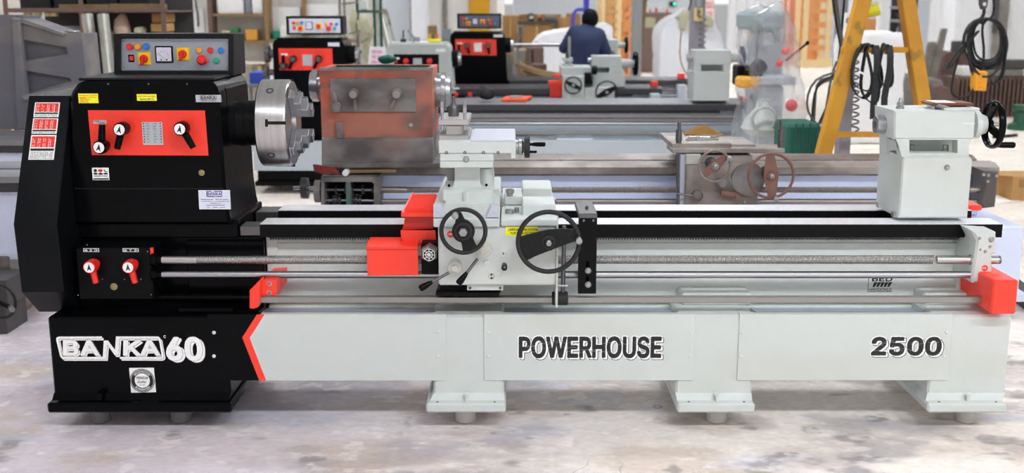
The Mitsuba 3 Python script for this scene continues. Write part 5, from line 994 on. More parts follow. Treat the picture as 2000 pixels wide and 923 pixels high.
mat('rag_red', '7b2f33', .9); mat('rag_tan', '8a6630', .9); mat('orange_tray', 'e8562a', .5); mat('blue_tube', '4a4fd0', .4); mat('stone_grey', '8c8880', .85, fn=lambda p, n, uv: mix(L3('98958c'), L3('6d6963'), fbm(p.x * 4, p.y * 4, p.z * 6, 4)))
mat('cast_brown', '6f564d', .75, fn=lambda p, n, uv: mix(L3('7a5d52'), L3('4f4341'), fbm(p.x * 3, p.y * 3, p.z * 6, 4))); mat('cast_dark', '4d4a4b', .7); mat('crate_green', '145a4b', .55); mat('pink_wood', 'ecb9a2', .65)
mat('yellow_tool', 'e8e21c', .4); mat('door_amber', 'd39a12', .5); mat('tin_grey', '8b8f95', .5, .3); mat('pendant_amber', 'eda21e', .45); mat('pallet_red', 'd89070', .7); mat('lcd_green', '0e1a14', .4)
scene['film_sheet'] = {'type': 'blendbsdf', 'weight': .15, 'a': {'type': 'thindielectric', 'int_ior': 1.3}, 'b': {'type': 'twosided', 'nested': {'type': 'roughplastic', 'diffuse_reflectance': rgb('e6e8f2'), 'alpha': .12}}}
def pb(px0, py0, px1, py1, Y, d, b=.004): return pbox(px0, py0, px1, py1, Y, Y + d, b)
def fbx(px0, py0, px1, Y, d, z0=0.0, b=.004):
    """box standing at z0, its top at row py0"""
    z1 = Z(py0, Y); m = py0 + 10; return box(X(px0, m, Y), X(px1, m, Y), Y, Y + d, z0, z1, b)
def beam(p, q, Y, w, d, mats=None): a, b = at(*p, Y), at(*q, Y); u = (b - a) / np.linalg.norm(b - a); n = np.array([-u[2], 0, u[0]]) * w / 2; return front(Polygon([(a + n)[[0, 2]], (b + n)[[0, 2]], (b - n)[[0, 2]], (a - n)[[0, 2]]]), Y, Y + d, .003)
# --- left: casting, pallet, rack with tubes, cupboard, wall things
yc = 7.62
zc0 = ZW + .002
def cpoly(pts): return Polygon([(x, max(z, zc0)) for x, z in xz(pts, yc)])
outer = cpoly([(-40, 29), (45, 29), (46, 36), (127, 65), (159, 64), (168, 150), (168, 166), (60, 187), (60, 300), (-40, 300)])
r1, r2 = cpoly([(44, 77), (129, 92), (133, 105), (49, 119)]), cpoly([(50, 138), (136, 152), (140, 158), (54, 182)])
cs = solo('machine_casting', 'dark grey ribbed cast iron column on the bed at the upper left corner', 'casting', front(outer.difference(r1).difference(r2), yc, yc + .06, .0), 'cast_grey')
part(cs, 'back_wall', front(outer.buffer(-.005), yc + .055, yc + .30), 'cast_grey')
part(cs, 'top_rib', front(cpoly([(30, 40), (45, 36), (126, 64), (126, 69), (45, 44), (31, 47)]), yc - .03, yc + .01), 'cast_grey')
part(cs, 'column_rib', front(cpoly([(28, 34), (44, 36), (46, 78), (55, 182), (60, 187), (60, 290), (42, 290), (34, 150)]), yc - .05, yc + .01, .01), 'cast_grey')
part(cs, 'foot', front(cpoly([(58, 184), (145, 165), (168, 160), (168, 168), (62, 192)]), yc - .12, yc + .3), 'way_grey')
c = at(139, 61, yc + .1); part(cs, 'ring', torus((c[0], yc + .12, Z(65, yc) + .008), (0, 0, 1), .045, .008, 24, 8), 'zinc')
pl = thing('pallet', 'old wooden pallet on end behind the beds, at the left edge', 'pallet')
for i, (a, b) in enumerate(((150, 172), (180, 198), (205, 222))): part(pl, 'slat', pb(-60, a, 14, b, 8.6, .03), 'wood_old')
part(pl, 'bearer', cat(pb(-2, 145, 12, 330, 8.63, .08)), 'wood_old')
YR_ = 10.3
rk_ = thing('storage_rack', 'brown angle iron rack crowded with dark parts at the upper left', 'rack')
for px in (14, 161, 320): part(rk_, 'post', cat(box(X(px - 4, 60, YR_), X(px + 5, 60, YR_), YR_, YR_ + .006, 0, 2.05), box(X(px - 4, 60, YR_), X(px - 4, 60, YR_) + .006, YR_, YR_ + .05, 0, 2.05)), 'angle_brown')
for py in (20, 150): part(rk_, 'beam', pb(10, py - 4, 325, py + 3, YR_ - .006, .03, .002), 'angle_brown'); part(rk_, 'shelf', box(X(10, py, YR_), X(325, py, YR_), YR_, YR_ + .9, Z(py, YR_) - .02, Z(py, YR_) - .004), 'angle_brown')
part(rk_, 'beam', pb(10, -26, 325, -18, YR_ - .006, .03, .002), 'angle_brown')
part(rk_, 'back_sheet', box(X(10, 60, YR_), X(325, 60, YR_), YR_ + .9, YR_ + .91, 0, 2.05), 'cast_dark')
zs1 = Z(20, YR_) - .004; zs2 = Z(150, YR_) - .004
k_ = 0
for px0, px1, h, d in ((106, 205, .055, .06), (206, 312, .06, .05)): solo('timber_board', 'rough brown timber board on the rack shelf %s' % ('left of its middle post' if px0 < 150 else 'right of its middle post'), 'board', box(X(px0, 12, YR_), X(px1, 12, YR_), YR_ + .1, YR_ + .22, zs1, zs1 + h, .004), 'wood_old')
mat('dark_goods', '232427', .6)
for px0, px1, lab in ((38, 98, 'leftmost'), (104, 150, 'second'), (168, 228, 'third'), (232, 292, 'rightmost')): solo('dark_bin', 'dark parts bin on the upper rack shelf, %s of the four' % lab, 'bin', box(X(px0, 5, YR_ + .4), X(px1, 5, YR_ + .4), YR_ + .4, YR_ + .75, zs1, zs1 + .3, .01), 'dark_goods', group='dark bins on the upper rack shelf')
for px0, px1, py, lab in ((30, 60, 70, 'leftmost'), (66, 112, 60, 'second from left'), (232, 262, 70, 'near the control box')): solo('dark_casting', 'dark machined casting on the lower rack shelf, %s' % lab, 'casting', box(X(px0, 100, YR_ + .3), X(px1, 100, YR_ + .3), YR_ + .3, YR_ + .7, zs2, Z(py, YR_ + .3), .02), 'dark_goods')
for i, (px, w) in enumerate(((43, 14), (63, 13), (86, 8), (96, 12))): solo('white_packet', 'small off-white packet hanging below the rack beam, %s from left' % ('first', 'second', 'third', 'fourth')[i], 'packet', box(X(px, 30, YR_ + .06), X(px + w, 30, YR_ + .06), YR_ + .08, YR_ + .14, Z(32, YR_), zs1 - .018, .004), 'beige', group='packets below the rack beam')
c = at(140, 56, YR_ + .2); solo('hose_coil', 'grey ribbed hose coil on the lower rack shelf beside the tubes', 'hose', cat([torus((c[0], YR_ + .22, zs2 + .02 + .028 * i), (0, 0, 1), .09, .016, 24, 6) for i in range(16)]), 'tin_grey')
for i, (a, b, c_, d) in enumerate(((296, 26, 317, 44), (294, 46, 316, 62), (290, 64, 316, 150))): solo('carton', 'brown carton on the rack beside its right post, %s' % ('topmost', 'middle one', 'lowest')[i], 'box', box(X(a, b, YR_ + .12), X(c_, b, YR_ + .12), YR_ + .12, YR_ + .5, Z(d, YR_ + .12) if i < 2 else zs2, Z(b, YR_ + .12), .004), 'carton_dark' if i != 1 else 'carton')
pbag = ball((X(237, 50, YR_ + .15), YR_ + .17, Z(72, YR_ + .15)), .075, 16, (1, .8, 2.9)); solo('plastic_bag', 'crumpled brownish clear plastic bag on the rack between the tubes and the cartons', 'bag', roughen(pbag, .03, 9, 3), 'bag_film', 50)
mat('bag_film', 'b79c88', .25, coat=.6)
for i, (p, q) in enumerate((((170, 28), (186, 152)), ((201, 28), (214, 152)))):
    a, b = at(*p, 9.7), at(*q, 9.62); d = (b - a) / np.linalg.norm(b - a); e = b + d * (b[2] / -d[2])
    solo('steel_tube', 'thick dull steel tube leaning against the rack, %s of the two' % ('left' if i == 0 else 'right'), 'tube', cyl(a, e - d * .02, .048, 22), 'tube_galv', group='tubes leaning on the rack')
for i, (px, py, m) in enumerate(((72, 64, 'tin_grey'), (118, 96, 'dark_goods'), (206, 60, 'cast_brown'), (222, 78, 'stone_grey'), (266, 52, 'sack'), (280, 70, 'dark_goods'))): solo('machine_part', 'rough machine part on the lower rack shelf, %s from left' % ('first', 'second', 'third', 'fourth', 'fifth', 'sixth')[i], 'part', roughen(remesh(box(X(px, 100, YR_ + .1), X(px + 18, 100, YR_ + .1), YR_ + .06, YR_ + .2, zs2 + .002, Z(py, YR_ + .1), .02), .06), .012, 9, i), m, 50)
YW = 16.6
wl = YPW
part_x = lambda px, py=40, Y=YW: X(px, py, Y)
solo('conduit', 'thin white conduit running up the cream wall right of the brown rack', 'conduit', cyl((X(330, 40, 16.9), 16.94, 0), (X(330, 40, 16.9), 16.94, 4), .03, 10), 'col_white')
solo('wall_board', 'pale blank board on the cream wall above the control box', 'board', pb(343, 16, 398, 70, 16.95, .05), 'wall_white')
solo('wall_cable', 'thin black cable hanging down the pale wall board', 'cable', tube(spline([at(382, -30, 16.9), at(383, 10, 16.9), at(386, 30, 16.9), at(387, 52, 16.9)], 20), .012, 6), 'cable')
cb_ = thing('wall_shelf', 'white wall cupboard with open shelves behind the control box', 'shelf unit')
for px, m in ((411, 'angle_brown'), (521, 'wood_old')): part(cb_, 'post', box(X(px - 4, 60, YW), X(px + 4, 60, YW), YW, YW + .3, 0, 2.4), m)
for py in (27, 80, 121, 162): part(cb_, 'shelf', box(X(415, py, YW), X(517, py, YW), YW, YW + .38, Z(py, YW) - .03, Z(py, YW)), 'wood_old' if py < 100 else 'plaster')
part(cb_, 'back_board', box(X(411, 60, YW), X(521, 60, YW), YW + .36, YW + .385, 0, 2.4), 'plaster')
sh = lambda py: Z(py, YW) + .001
def goods(name, lab, catn, px0, px1, py, base, m, Y=YW + .08, d=.2, b=.01, grp=None): return solo(name, lab, catn, box(X(px0, py, Y), X(px1, py, Y), Y, Y + d, base, Z(py, Y), b), m, group=grp)
goods('white_carton', 'large white box on the top cupboard shelf', 'box', 423, 474, -14, sh(27), 'paper')
goods('grey_canister', 'dark grey canister on the top cupboard shelf', 'canister', 477, 489, -8, sh(27), 'tin_grey'); goods('white_carton', 'narrow white box beside the grey canister', 'box', 491, 512, -10, sh(27), 'paper')
goods('yellow_tray', 'low yellow tray on the second cupboard shelf', 'tray', 432, 448, 60, sh(80), 'beige'); goods('green_box', 'green box between the yellow tray and the orange box', 'box', 449, 464, 54, sh(80), 'tin_green'); goods('orange_box', 'orange box on the second cupboard shelf', 'box', 479, 502, 58, sh(80), 'orange_box')
k = goods('beige_box', 'beige box with a round mark on the third cupboard shelf', 'box', 488, 511, 127, sh(162), 'beige'); c = at(497, 135, YW + .08); part(k, 'round_mark', cyl(c + (0, .002, 0), c - (0, .006, 0), .05, 18), 'stone_grey')
goods('blue_crate', 'blue plastic crate under the beige box', 'crate', 487, 516, 141, .0, 'blue_crate', YW - .4, .35) if False else solo('blue_crate', 'blue plastic crate on the floor-level shelf left of the second-row lathe', 'crate', box(X(487, 150, 12.0), X(516, 150, 12.0), 12.0, 12.3, Z(163, 12.0), Z(141, 12.0), .008), 'blue_crate')
stool = thing('low_table', 'low grey table carrying the blue crate', 'table'); zq = Z(163, 12.0) - .001
part(stool, 'tabletop', box(X(470, 165, 12), X(522, 165, 12), 11.9, 12.4, zq - .03, zq), 'tin_grey')
for px in (472, 517):
    for y in (11.92, 12.35): part(stool, 'leg', box(X(px, 165, 12), X(px, 165, 12) + .03, y, y + .03, 0, zq - .03), 'tin_grey')
ws = thing('work_ledge', 'grey ledge along the wall behind the second-row lathe', 'ledge'); zl = Z(77, YW)
part(ws, 'ledge_top', box(X(526, 75, YW), X(690, 75, YW), YW - .1, YW + .35, zl - .04, zl), 'wood_old'); part(ws, 'ledge_front', box(X(526, 75, YW), X(690, 75, YW), YW - .06, YW - .03, 0, zl - .04), 'plaster')
goods('teal_tin', 'teal tin on the wall ledge', 'tin', 532, 545, 60, zl + .001, 'teal'); goods('white_carton', 'upright white box beside the teal tin', 'box', 546, 560, 50, zl + .001, 'paper')
solo('wall_post', 'thin brown post on the wall above the white-faced control box', 'post', box(X(589, 10, 16.8), X(596, 10, 16.8), 16.8, 16.95, 0, 3.2), 'wood_old')
solo('wall_board', 'cream panel board on the wall right of the thin brown post', 'board', pb(597, 8, 660, 60, 16.9, .08), 'wall_white'); solo('wall_board', 'cream panel board on the wall left of the thin brown post', 'board', pb(530, 14, 587, 70, 16.9, .08), 'wall_white')
# green rack with sacks and hoses
YG_ = 13.6
gr = thing('storage_rack', 'dark green steel rack hung with sacks and hoses behind the second-row lathe', 'rack')
for px in (698, 731, 738): part(gr, 'post', box(X(px - 2.5, 40, YG_), X(px + 2.5, 40, YG_), YG_ + (0 if px != 738 else .3), YG_ + .05 + (0 if px != 738 else .3), 0, 2.3), 'green_rack')
for py in (20, 100): part(gr, 'shelf', box(X(696, py, YG_), X(740, py, YG_), YG_, YG_ + .35, Z(py, YG_) - .03, Z(py, YG_)), 'green_rack')
goods('white_carton', 'white box on the green rack', 'box', 703, 714, 2, Z(20, YG_) + .001, 'paper', YG_ + .05, .2)
fr_ = thing('pipe_frame', 'thin grey steel frame standing before the green rack', 'frame')
for p, q in (((663, -10), (664, 118)), ((672, -10), (674, 120)), ((681, 66), (704, 60)), ((700, 62), (704, 160)), ((704, 84), (720, 74)), ((668, 8), (700, 4))): part(fr_, 'bar', beam(p, q, 13.2, .022, .02), 'stone_grey')
part(fr_, 'post', box(X(702, 150, 13.2), X(705, 150, 13.2), 13.2, 13.22, 0, Z(150, 13.2)), 'stone_grey')
s1 = ball(at(714, 60, 13.52), .12, 18, (.8, .8, 1.5)); s2 = ball(at(692, 46, 13.55), .07, 14, (.7, .8, 2.6)); s3 = ball(at(716, 92, 13.56), .09, 14, (.7, .7, 2.0))
solo('sack', 'pale green cloth sack hanging on the green rack', 'sack', roughen(cat(remesh(s1, .06)), .035, 8, 5), 'sack', 60); solo('sack', 'long beige cloth bundle hanging left of the pale green sack', 'sack', roughen(remesh(s2, .06), .03, 8, 9), 'sack', 60); solo('sack', 'beige cloth bundle hanging below the pale green sack', 'sack', roughen(remesh(s3, .06), .03, 8, 19), 'sack', 60)
solo('steel_tube', 'dull steel tube leaning on the light wall beside the green rack', 'tube', cyl(at(747, 22, 15.8), at(747, 22, 15.8) + (at(760, 76, 15.6) - at(747, 22, 15.8)) * 4.2, .075, 18), 'tube_galv')
struct('wall_partition_panel', box(X(741, 40, 16.9), X(800, 40, 16.9), 16.88, 16.97, 0, 6.0), 'wall_blue')
solo('white_column', 'white square column behind the grey lathe', 'column', box(X(803, 20, 16.3), X(833, 20, 16.3), 16.3, 16.8, 0, 5.8, .01), 'col_white')
solo('conduit', 'slim grey conduit on the wall right of the white column', 'conduit', cyl((X(869, 20, 16.9), 16.93, 0), (X(869, 20, 16.9), 16.93, 4), .035, 10), 'stone_grey')
wl2 = thing('work_ledge', 'grey ledge between the grey lathe and the farthest black one', 'ledge'); zl = Z(81, 15.6); part(wl2, 'ledge_top', box(X(833, 80, 15.6), X(884, 80, 15.6), 15.6, 16.1, zl - .04, zl), 'tin_grey'); part(wl2, 'ledge_front', box(X(833, 80, 15.6), X(884, 80, 15.6), 15.65, 15.69, 0, zl - .04), 'plaster')
goods('brown_box', 'brown wooden box on the ledge right of the white column', 'box', 835, 852, 50, zl + .001, 'wood_old', 15.8, .2)
for i, (a, m) in enumerate(((836, 'orange_box'), (843, 'tin_green'), (849, 'orange_tray'))): goods('parts_packet', 'small bright packet in front of the brown box, %s' % ('orange, left', 'green, middle', 'red, right')[i], 'packet', a, a + 6, 66, zl + .001, m, 15.66, .1, .004, 'packets on the ledge')
goods('grey_switch_box', 'grey metal box beside the farthest black headstock', 'box', 863, 880, 57, zl + .001, 'tin_grey', 15.7, .2)
solo('yellow_door', 'amber yellow panel on the wall above the farthest black lathe', 'panel', pb(916, -60, 956, 60, 16.93, .06), 'door_amber')
# tools and cloths on the grey headstock
zc_ = Z(85, 11.55) + .0085
x_ = X(787, 80, 11.7); solo('tool_stand', 'small tool standing on top of the grey headstock', 'tool', cat(cyl((x_, 11.75, zc_), (x_, 11.75, zc_ + .03), .03, 12), cyl((x_, 11.75, zc_ + .03), (x_, 11.75, zc_ + .12), .008, 8)), 'way_dark')
x_ = X(806, 80, 11.7); solo('hammer', 'hammer leaning on a vice on top of the grey headstock', 'hammer', cat(cyl((x_ + .03, 11.75, zc_ + .012), (x_ - .05, 11.75, zc_ + .12), .012, 8), box(x_, x_ + .07, 11.7, 11.8, zc_, zc_ + .05, .006)), 'tin_grey')
x_ = X(850, 82, 11.7); solo('yellow_cloth', 'yellow cloth on the right end of the grey headstock', 'cloth', roughen(remesh(box(x_ - .08, x_ + .06, 11.65, 11.85, zc_, zc_ + .03, .008), .03), .006, 14), 'yellow_tool', 50)
x_ = X(825, 82, 11.7); solo('paper_sheet', 'white paper lying on the grey headstock', 'paper', box(x_ - .08, x_ + .07, 11.6, 11.85, zc_, zc_ + .004), 'paper')
gcv = thing('gear_chart_board', 'white board with gear charts leaning at the left of the grey headstock', 'board'); part(gcv, 'board', pfront([(722, 91), (752, 92), (750, 150), (716, 150)], 11.4, 11.43), 'paper')
part(gcv, 'foot', box(X(718, 150, 11.4), X(750, 150, 11.4), 11.4, 11.45, 0, Z(149, 11.4)), 'machine_grey'); part(gcv, 'chart', cat([pbox(a, b, a + 9, b + 6, 11.397, 11.4, 0) for a in (726, 737) for b in (98, 108, 118)]), 'pink_print'); mat('pink_print', 'e9a3c8', .5)
zz = Z(134, 5.85)
gl = solo('green_cloth', 'crumpled green cloth lying on the rim of the rusty headstock', 'cloth', roughen(remesh(ball((X(752, 128, 6.15), 6.24, zz + .028), .045, 16, (1.2, .5, .5)), .012), .012, 26, 4), 'crate_green', 60)
# rag, spanner and hammer on the open gearbox
zg = Z(346, 5.77) + .002
solo('red_rag', 'dark red rag on top of the open gearbox of the unfinished lathe', 'rag', roughen(remesh(hull([(X(a, 340, 5.79), 5.79 + dy, zg + .012 + dz) for a, dy, dz in ((626, -.005, 0), (664, -.005, 0), (664, .012, 0), (614, .012, .01), (616, 0, .045), (612, .005, .05), (632, 0, .03), (655, 0, .035), (645, .01, .038))]), .008), .006, 34, 2), 'rag_red', 60)
hm = thing('ball_hammer', 'long-handled hammer lying right of the red rag', 'hammer'); a = at(676, 338, 5.81); part(hm, 'head', cyl(np.array([a[0], 5.78, zg + .018]), np.array([a[0], 5.9, zg + .018]), .0165, 16), 'white_print'); part(hm, 'handle', cyl((a[0] + .012, 5.85, zg + .018), (X(774, 338, 5.85), 5.85, zg + .022), .012, 10), 'wood_old')
solo('spanner', 'steel spanner lying in front of the red rag', 'spanner', cat(box(X(610, 345, 5.75) + .045, X(668, 345, 5.75), 5.777, 5.795, zg, zg + .006, .002)), 'steel')
# tools and cloth on the brown carriage
zt3 = Z(279, 5.81) + .001
for i in range(7): a = X(1336 + 5 * i, 270, 5.95); solo('chrome_tool', 'small chrome tool on the slide plate of the brown carriage', 'tool', cyl((a, 5.87 + .045 * (i % 4), zt3 + .007), (a + .10 + .02 * (i % 3), 5.91 + .05 * ((i * 3) % 4), zt3 + .009), .006, 10), 'steel_bright', group='chrome tools on the brown carriage')
solo('tan_cloth', 'tan cloth heaped behind the chrome tools on the brown carriage', 'cloth', roughen(remesh(hull([(X(1336, 260, 6.15), 6.11, zt3 + .004), (X(1412, 260, 6.15), 6.11, zt3 + .004), (X(1336, 260, 6.15), 6.21, zt3 + .004), (X(1412, 260, 6.15), 6.21, zt3 + .004), (X(1350, 260, 6.15), 6.17, zt3 + .030), (X(1362, 260, 6.15), 6.17, zt3 + .048), (X(1378, 260, 6.15), 6.16, zt3 + .050), (X(1398, 260, 6.15), 6.17, zt3 + .026)]), .012), .007, 24, 8), 'rag_tan', 60)
# on the ways of the second-row bed
zB = ZW + .003
tr = thing('orange_tray', 'flat orange-red tray with papers lying on the second-row bed', 'tray'); part(tr, 'tray', flat(Polygon([(XP_(979, .76, 9.9), 9.86), (XP_(1028, .76, 9.9), 9.86), (XP_(1040, .76, 9.9), 10.2), (XP_(990, .76, 9.9), 10.2)]), zB, zB + .02), 'orange_tray'); part(tr, 'papers', box(XP_(995, .76, 9.9), XP_(1020, .76, 9.9), 9.96, 10.12, zB + .02, zB + .03), 'stone_grey')
solo('black_cloth', 'bundle of black cloth lying on the second-row bed behind the tool post', 'cloth', roughen(remesh(ball((XP_(951, .76, 9.96), 9.96, zB + .062), .075, 18, (1.05, .8, .8)), .03), .012, 16, 6), 'black_rubber', 60)
# --- the worker
def body(joints, bones, res=.018, it=6):
    M = m3.Manifold()
    for a, b in bones:
        pts = []
        for j in (a, b): c, r = joints[j]; s = m3.Manifold.sphere(r if np.isscalar(r) else 1, 24); s = s if np.isscalar(r) else s.scale(r); pts.append(s.translate(list(c)))
        M = M + m3.Manifold.batch_hull(pts)
    M = M.refine_to_length(res); q = M.to_mesh(); m = trimesh.Trimesh(q.vert_properties[:, :3], q.tri_verts, process=True); 
    if it: trimesh.smoothing.filter_taubin(m, iterations=it)
    return m
YM = 12.33
P_ = lambda px, py, dy=0.0: tuple(at(px, py, YM + dy))
hx = P_(1140, 140)
hip = np.array([hx[0], YM, .90]); sp = lambda px, py, dy=0: np.array(P_(px, py, dy))
J = {'pelvis': (hip + (0, 0, 0), (.165, .115, .12)), 'waist': (sp(1142, 122, -.01), (.14, .10, .12)), 'chest': (sp(1142, 84, .02), (.175, .125, .15)), 'top': (sp(1143, 62, .06), (.135, .09, .07)), 'neck': (sp(1149, 52, .09), .062),
     'ls': (sp(1124, 64, .05), .085), 'rs': (sp(1168, 70, .05), .085), 'le': (sp(1102, 94, .10), .060), 'lw': (sp(1124, 96, .36), .045), 're': (sp(1183, 100, .10), .062), 'rw': (sp(1168, 102, .36), .045)}
wk = thing('person', 'person in a navy shirt, seen from behind, leaning over the farthest lathe', 'person')
part(wk, 'shirt', body(J, [('pelvis', 'waist'), ('waist', 'chest'), ('chest', 'top'), ('top', 'neck'), ('top', 'ls'), ('top', 'rs'), ('chest', 'ls'), ('chest', 'rs'), ('ls', 'le'), ('le', 'lw'), ('rs', 're'), ('re', 'rw')]), 'shirt', 60)
JL = {'p': (hip + (0, 0, -.02), (.16, .112, .11))}
for s, n in ((-1, 'l'), (1, 'r')): JL[n + 'h'] = (hip + (.085 * s, .01, -.08), .098); JL[n + 'k'] = (np.array([hip[0] + .10 * s, YM + .03, .49]), .068); JL[n + 'a'] = (np.array([hip[0] + .11 * s, YM - .03, .095]), .052)
part(wk, 'trousers', body(JL, [('p', 'lh'), ('p', 'rh'), ('lh', 'lk'), ('rh', 'rk'), ('lk', 'la'), ('rk', 'ra')]), 'trouser', 60)
for s in (-1, 1): x_ = hip[0] + .11 * s; part(wk, 'shoe', hull(np.vstack([ball((x_, YM - .06, .052), .05, 10).vertices, ball((x_, YM + .13, .04), .038, 10).vertices, ball((x_, YM + .03, .06), .05, 10).vertices])), 'black_rubber', 50)
hc = sp(1152, 40, .13); HJ = {'c': (hc, (.078, .092, .098)), 'j': (hc + (-.02, .055, -.06), .05), 'n': (sp(1149, 54, .09), .055), 'b': (hc + (0, -.02, .01), (.079, .085, .09)), 'no': (hc + (-.03, .105, -.015), .014)}
hd_ = body(HJ, [('c', 'j'), ('c', 'n'), ('c', 'b'), ('c', 'no')], .012, 4); ears = [ball(hc + (dx, .0, -.005), .028, 10, (.45, .8, 1.1)) for dx in (-.08, .08)]
part(wk, 'head', hd_, 'skin', 60)
for e in ears: part(wk, 'ear', e, 'skin', 60)
hr = roughen(remesh(ball(hc + (0, -.025, .018), .108, 22, (.86, .92, 1.02)), .025), .007, 26, 3); hv = np.asarray(hr.vertices); lowm = hv[:, 2] < hc[2] - .045; hv[lowm, 2] = hc[2] - .045 + (hv[lowm, 2] - hc[2] + .045) * .45; hr.vertices = hv; part(wk, 'hair', hr, 'hair', 60)
def hand(base, d, up, s=1.0):
    d = np.asarray(d, float) / np.linalg.norm(d); up = np.asarray(up, float); x = np.cross(d, up); x /= np.linalg.norm(x); up = np.cross(x, d); b = np.asarray(base, float); j, bn = {}, []
    j['w'] = (b, .026); j['p0'] = (b + d * .075 + x * .026, .0125); j['p1'] = (b + d * .075 - x * .026, .0125); bn += [('w', 'p0'), ('w', 'p1'), ('p0', 'p1')]
    for i, (o, l) in enumerate(((.030, .066), (.010, .075), (-.010, .070), (-.030, .054))):
        k0 = b + d * .072 + x * o; k1 = k0 + d * l * .55 - up * .010; k2 = k1 + d * l * .35 - up * l * .45
        j[f'a{i}'], j[f'b{i}'], j[f'c{i}'] = (k0, .0105), (k1, .0095), (k2, .0082); bn += [(f'a{i}', f'b{i}'), (f'b{i}', f'c{i}')]
    t0 = b + d * .02 + x * .025; t1 = t0 + d * .03 + x * .03; t2 = t1 + d * .035 - up * .012; j['t0'], j['t1'], j['t2'] = (t0, .014), (t1, .0115), (t2, .0095); bn += [('t0', 't1'), ('t1', 't2')]
    return body(j, bn, .006, 0)
for n, s in (('lw', 1), ('rw', -1)): b = J[n][0]; part(wk, 'hand', hand(b + (.0, .02, 0), (.15 * s, 1, -.1), (0, 0, 1)), 'skin', 60)
# --- cartons, table, trolley, crates
YK = 21.0
tb = thing('iron_table', 'black iron frame table among the cartons behind the farthest lathe', 'table'); z0 = Z(41, YK)
part(tb, 'tabletop', box(X(1012, 41, YK), X(1090, 41, YK), YK, YK + .6, z0 - .05, z0), 'cast_dark')
for px in (1012, 1084): part(tb, 'leg', box(X(px, 41, YK), X(px + 5, 41, YK), YK, YK + .06, 0, z0 - .05), 'cast_dark')
for i, (a, b, c_, y, lab, m) in enumerate(((981, 1014, 30, 22.0, 'tall one left of the iron table', 'carton'), (1020, 1080, 48, YK + .1, 'inside the iron table', 'carton'), (1092, 1112, 34, 21.6, 'tall one right of the iron table', 'carton'), (1014, 1096, 22 + 6, 22.2, 'long one behind the iron table', 'carton_dark'), (1108, 1134, 26, 22.6, 'behind the blue trolley', 'carton_dark'))):
    k = solo('carton', 'brown carton, ' + lab, 'box', fbx(a, c_, b, y, .4, 0), m)
    part(k, 'tape', fbx(a + .45 * (b - a), c_ + .5, a + .5 * (b - a), y - .004, .01), 'beige')
for a, b, c_, m, lab, nm in ((1031, 1044, 26, 'dark_goods', 'dark bottle on the iron table', 'bottle'), (1050, 1060, 33, 'rag_red', 'red packet on the iron table', 'packet'), (1064, 1089, 29, 'stone_grey', 'green wrapped parcel on the iron table', 'parcel')): solo(nm, lab, nm, box(X(a, 36, YK + .1), X(b, 36, YK + .1), YK + .1, YK + .35, z0 + .001, Z(c_, YK + .1), .03), m)
part('bottle', 'bottle_label', pbox(1034, 31, 1042, 37, YK + .097, YK + .101, 0), 'paper')
def blob(pts, Y, d, seed, amp=.05, fr=3.0, z0=0.0, res=.09):
    p = [(at(a, b, Y)[0], Y + dy, max(at(a, b, Y)[2], z0)) for a, b in pts for dy in (0, d)] + [(at(a, pts[0][1], Y)[0], Y + dy, z0) for a in (min(q[0] for q in pts), max(q[0] for q in pts)) for dy in (.02, d - .02)]
    m = remesh(hull(p), res); trimesh.smoothing.filter_taubin(m, iterations=6); m = roughen(m, amp, fr, seed); v = np.asarray(m.vertices).copy(); v[:, 2] = np.maximum(v[:, 2], z0); m.vertices = v; return m
solo('covered_machine', 'machine under a white sheet, left of the person in navy', 'covered machine', blob([(1040, 100), (1048, 78), (1062, 66), (1095, 62), (1135, 62), (1186, 45), (1196, 60), (1192, 150), (1040, 150)], 15.6, 1.0, 3), 'cloth_white', 70)
tl = thing('blue_trolley', 'blue tubular hand trolley left of the wooden crate', 'trolley'); a = YK - .6
part(tl, 'handle', tube(spline([at(1121, 60, a), at(1121, 28, a), at(1126, 20, a), at(1136, 19, a), at(1146, 20, a)], 24), .03, 8), 'blue_tube'); part(tl, 'post', cyl(at(1145, -40, a), (at(1147, 60, a)[0], a, .1), .055, 10), 'blue_tube'); part(tl, 'side_tube', cyl(at(1121, 58, a), (at(1121, 60, a)[0], a, .1), .03, 8), 'blue_tube'); part(tl, 'toe_plate', box(X(1118, 80, a), X(1150, 80, a), a - .15, a + .1, .0, .11), 'blue_tube')
def crate(lab, px0, px1, py0, Y, slats, m, ms, depth=.7, posts=None, z0=.0, wp=6):
    k = thing('wooden_crate', lab, 'crate'); zt = Z(py0, Y); X_ = lambda p: X(p, 60, Y)
    for p in (posts or (px0, px1 - wp)): part(k, 'post', box(X_(p), X_(p + wp), Y - .02, Y + .06, z0, zt, .005), m)
    for a, b in slats: part(k, 'slat', box(X_(px0), X_(px1), Y, Y + .04, Z(b, Y), Z(a, Y), .003), ms)
    part(k, 'back', box(X_(px0), X_(px1), Y + depth, Y + depth + .03, z0, zt), ms); part(k, 'foot', box(X_(px0), X_(px1), Y, Y + depth, z0, z0 + .1), m)
    for p in (px0, px1 - wp): part(k, 'rear_post', box(X_(p), X_(p + wp), Y + depth - .06, Y + depth, z0, zt), m)
    return k
crate('tall pale wooden crate with rungs, right behind the person in navy', 1172, 1216, -90, 23.0, ((-12, -6), (3, 8), (20, 26), (37, 43), (55, 61), (72, 78)), 'wood_pale', 'wood', .9, (1173, 1205), wp=8)
crate('orange-brown wooden crate beside the grey galvanised column', 1216, 1236, -70, 24.2, ((-8, 12), (22, 32), (40, 62), (70, 100)), 'wood_orange', 'wood_orange', .7, wp=4)
crate('light wooden crate with orange slats, left of the grey pillar', 1567, 1625, -3, 29.0, ((-3, 5), (18, 26), (43, 55), (68, 76), (88, 98)), 'wood_pale', 'wood_orange', .8, (1568, 1613), wp=10)
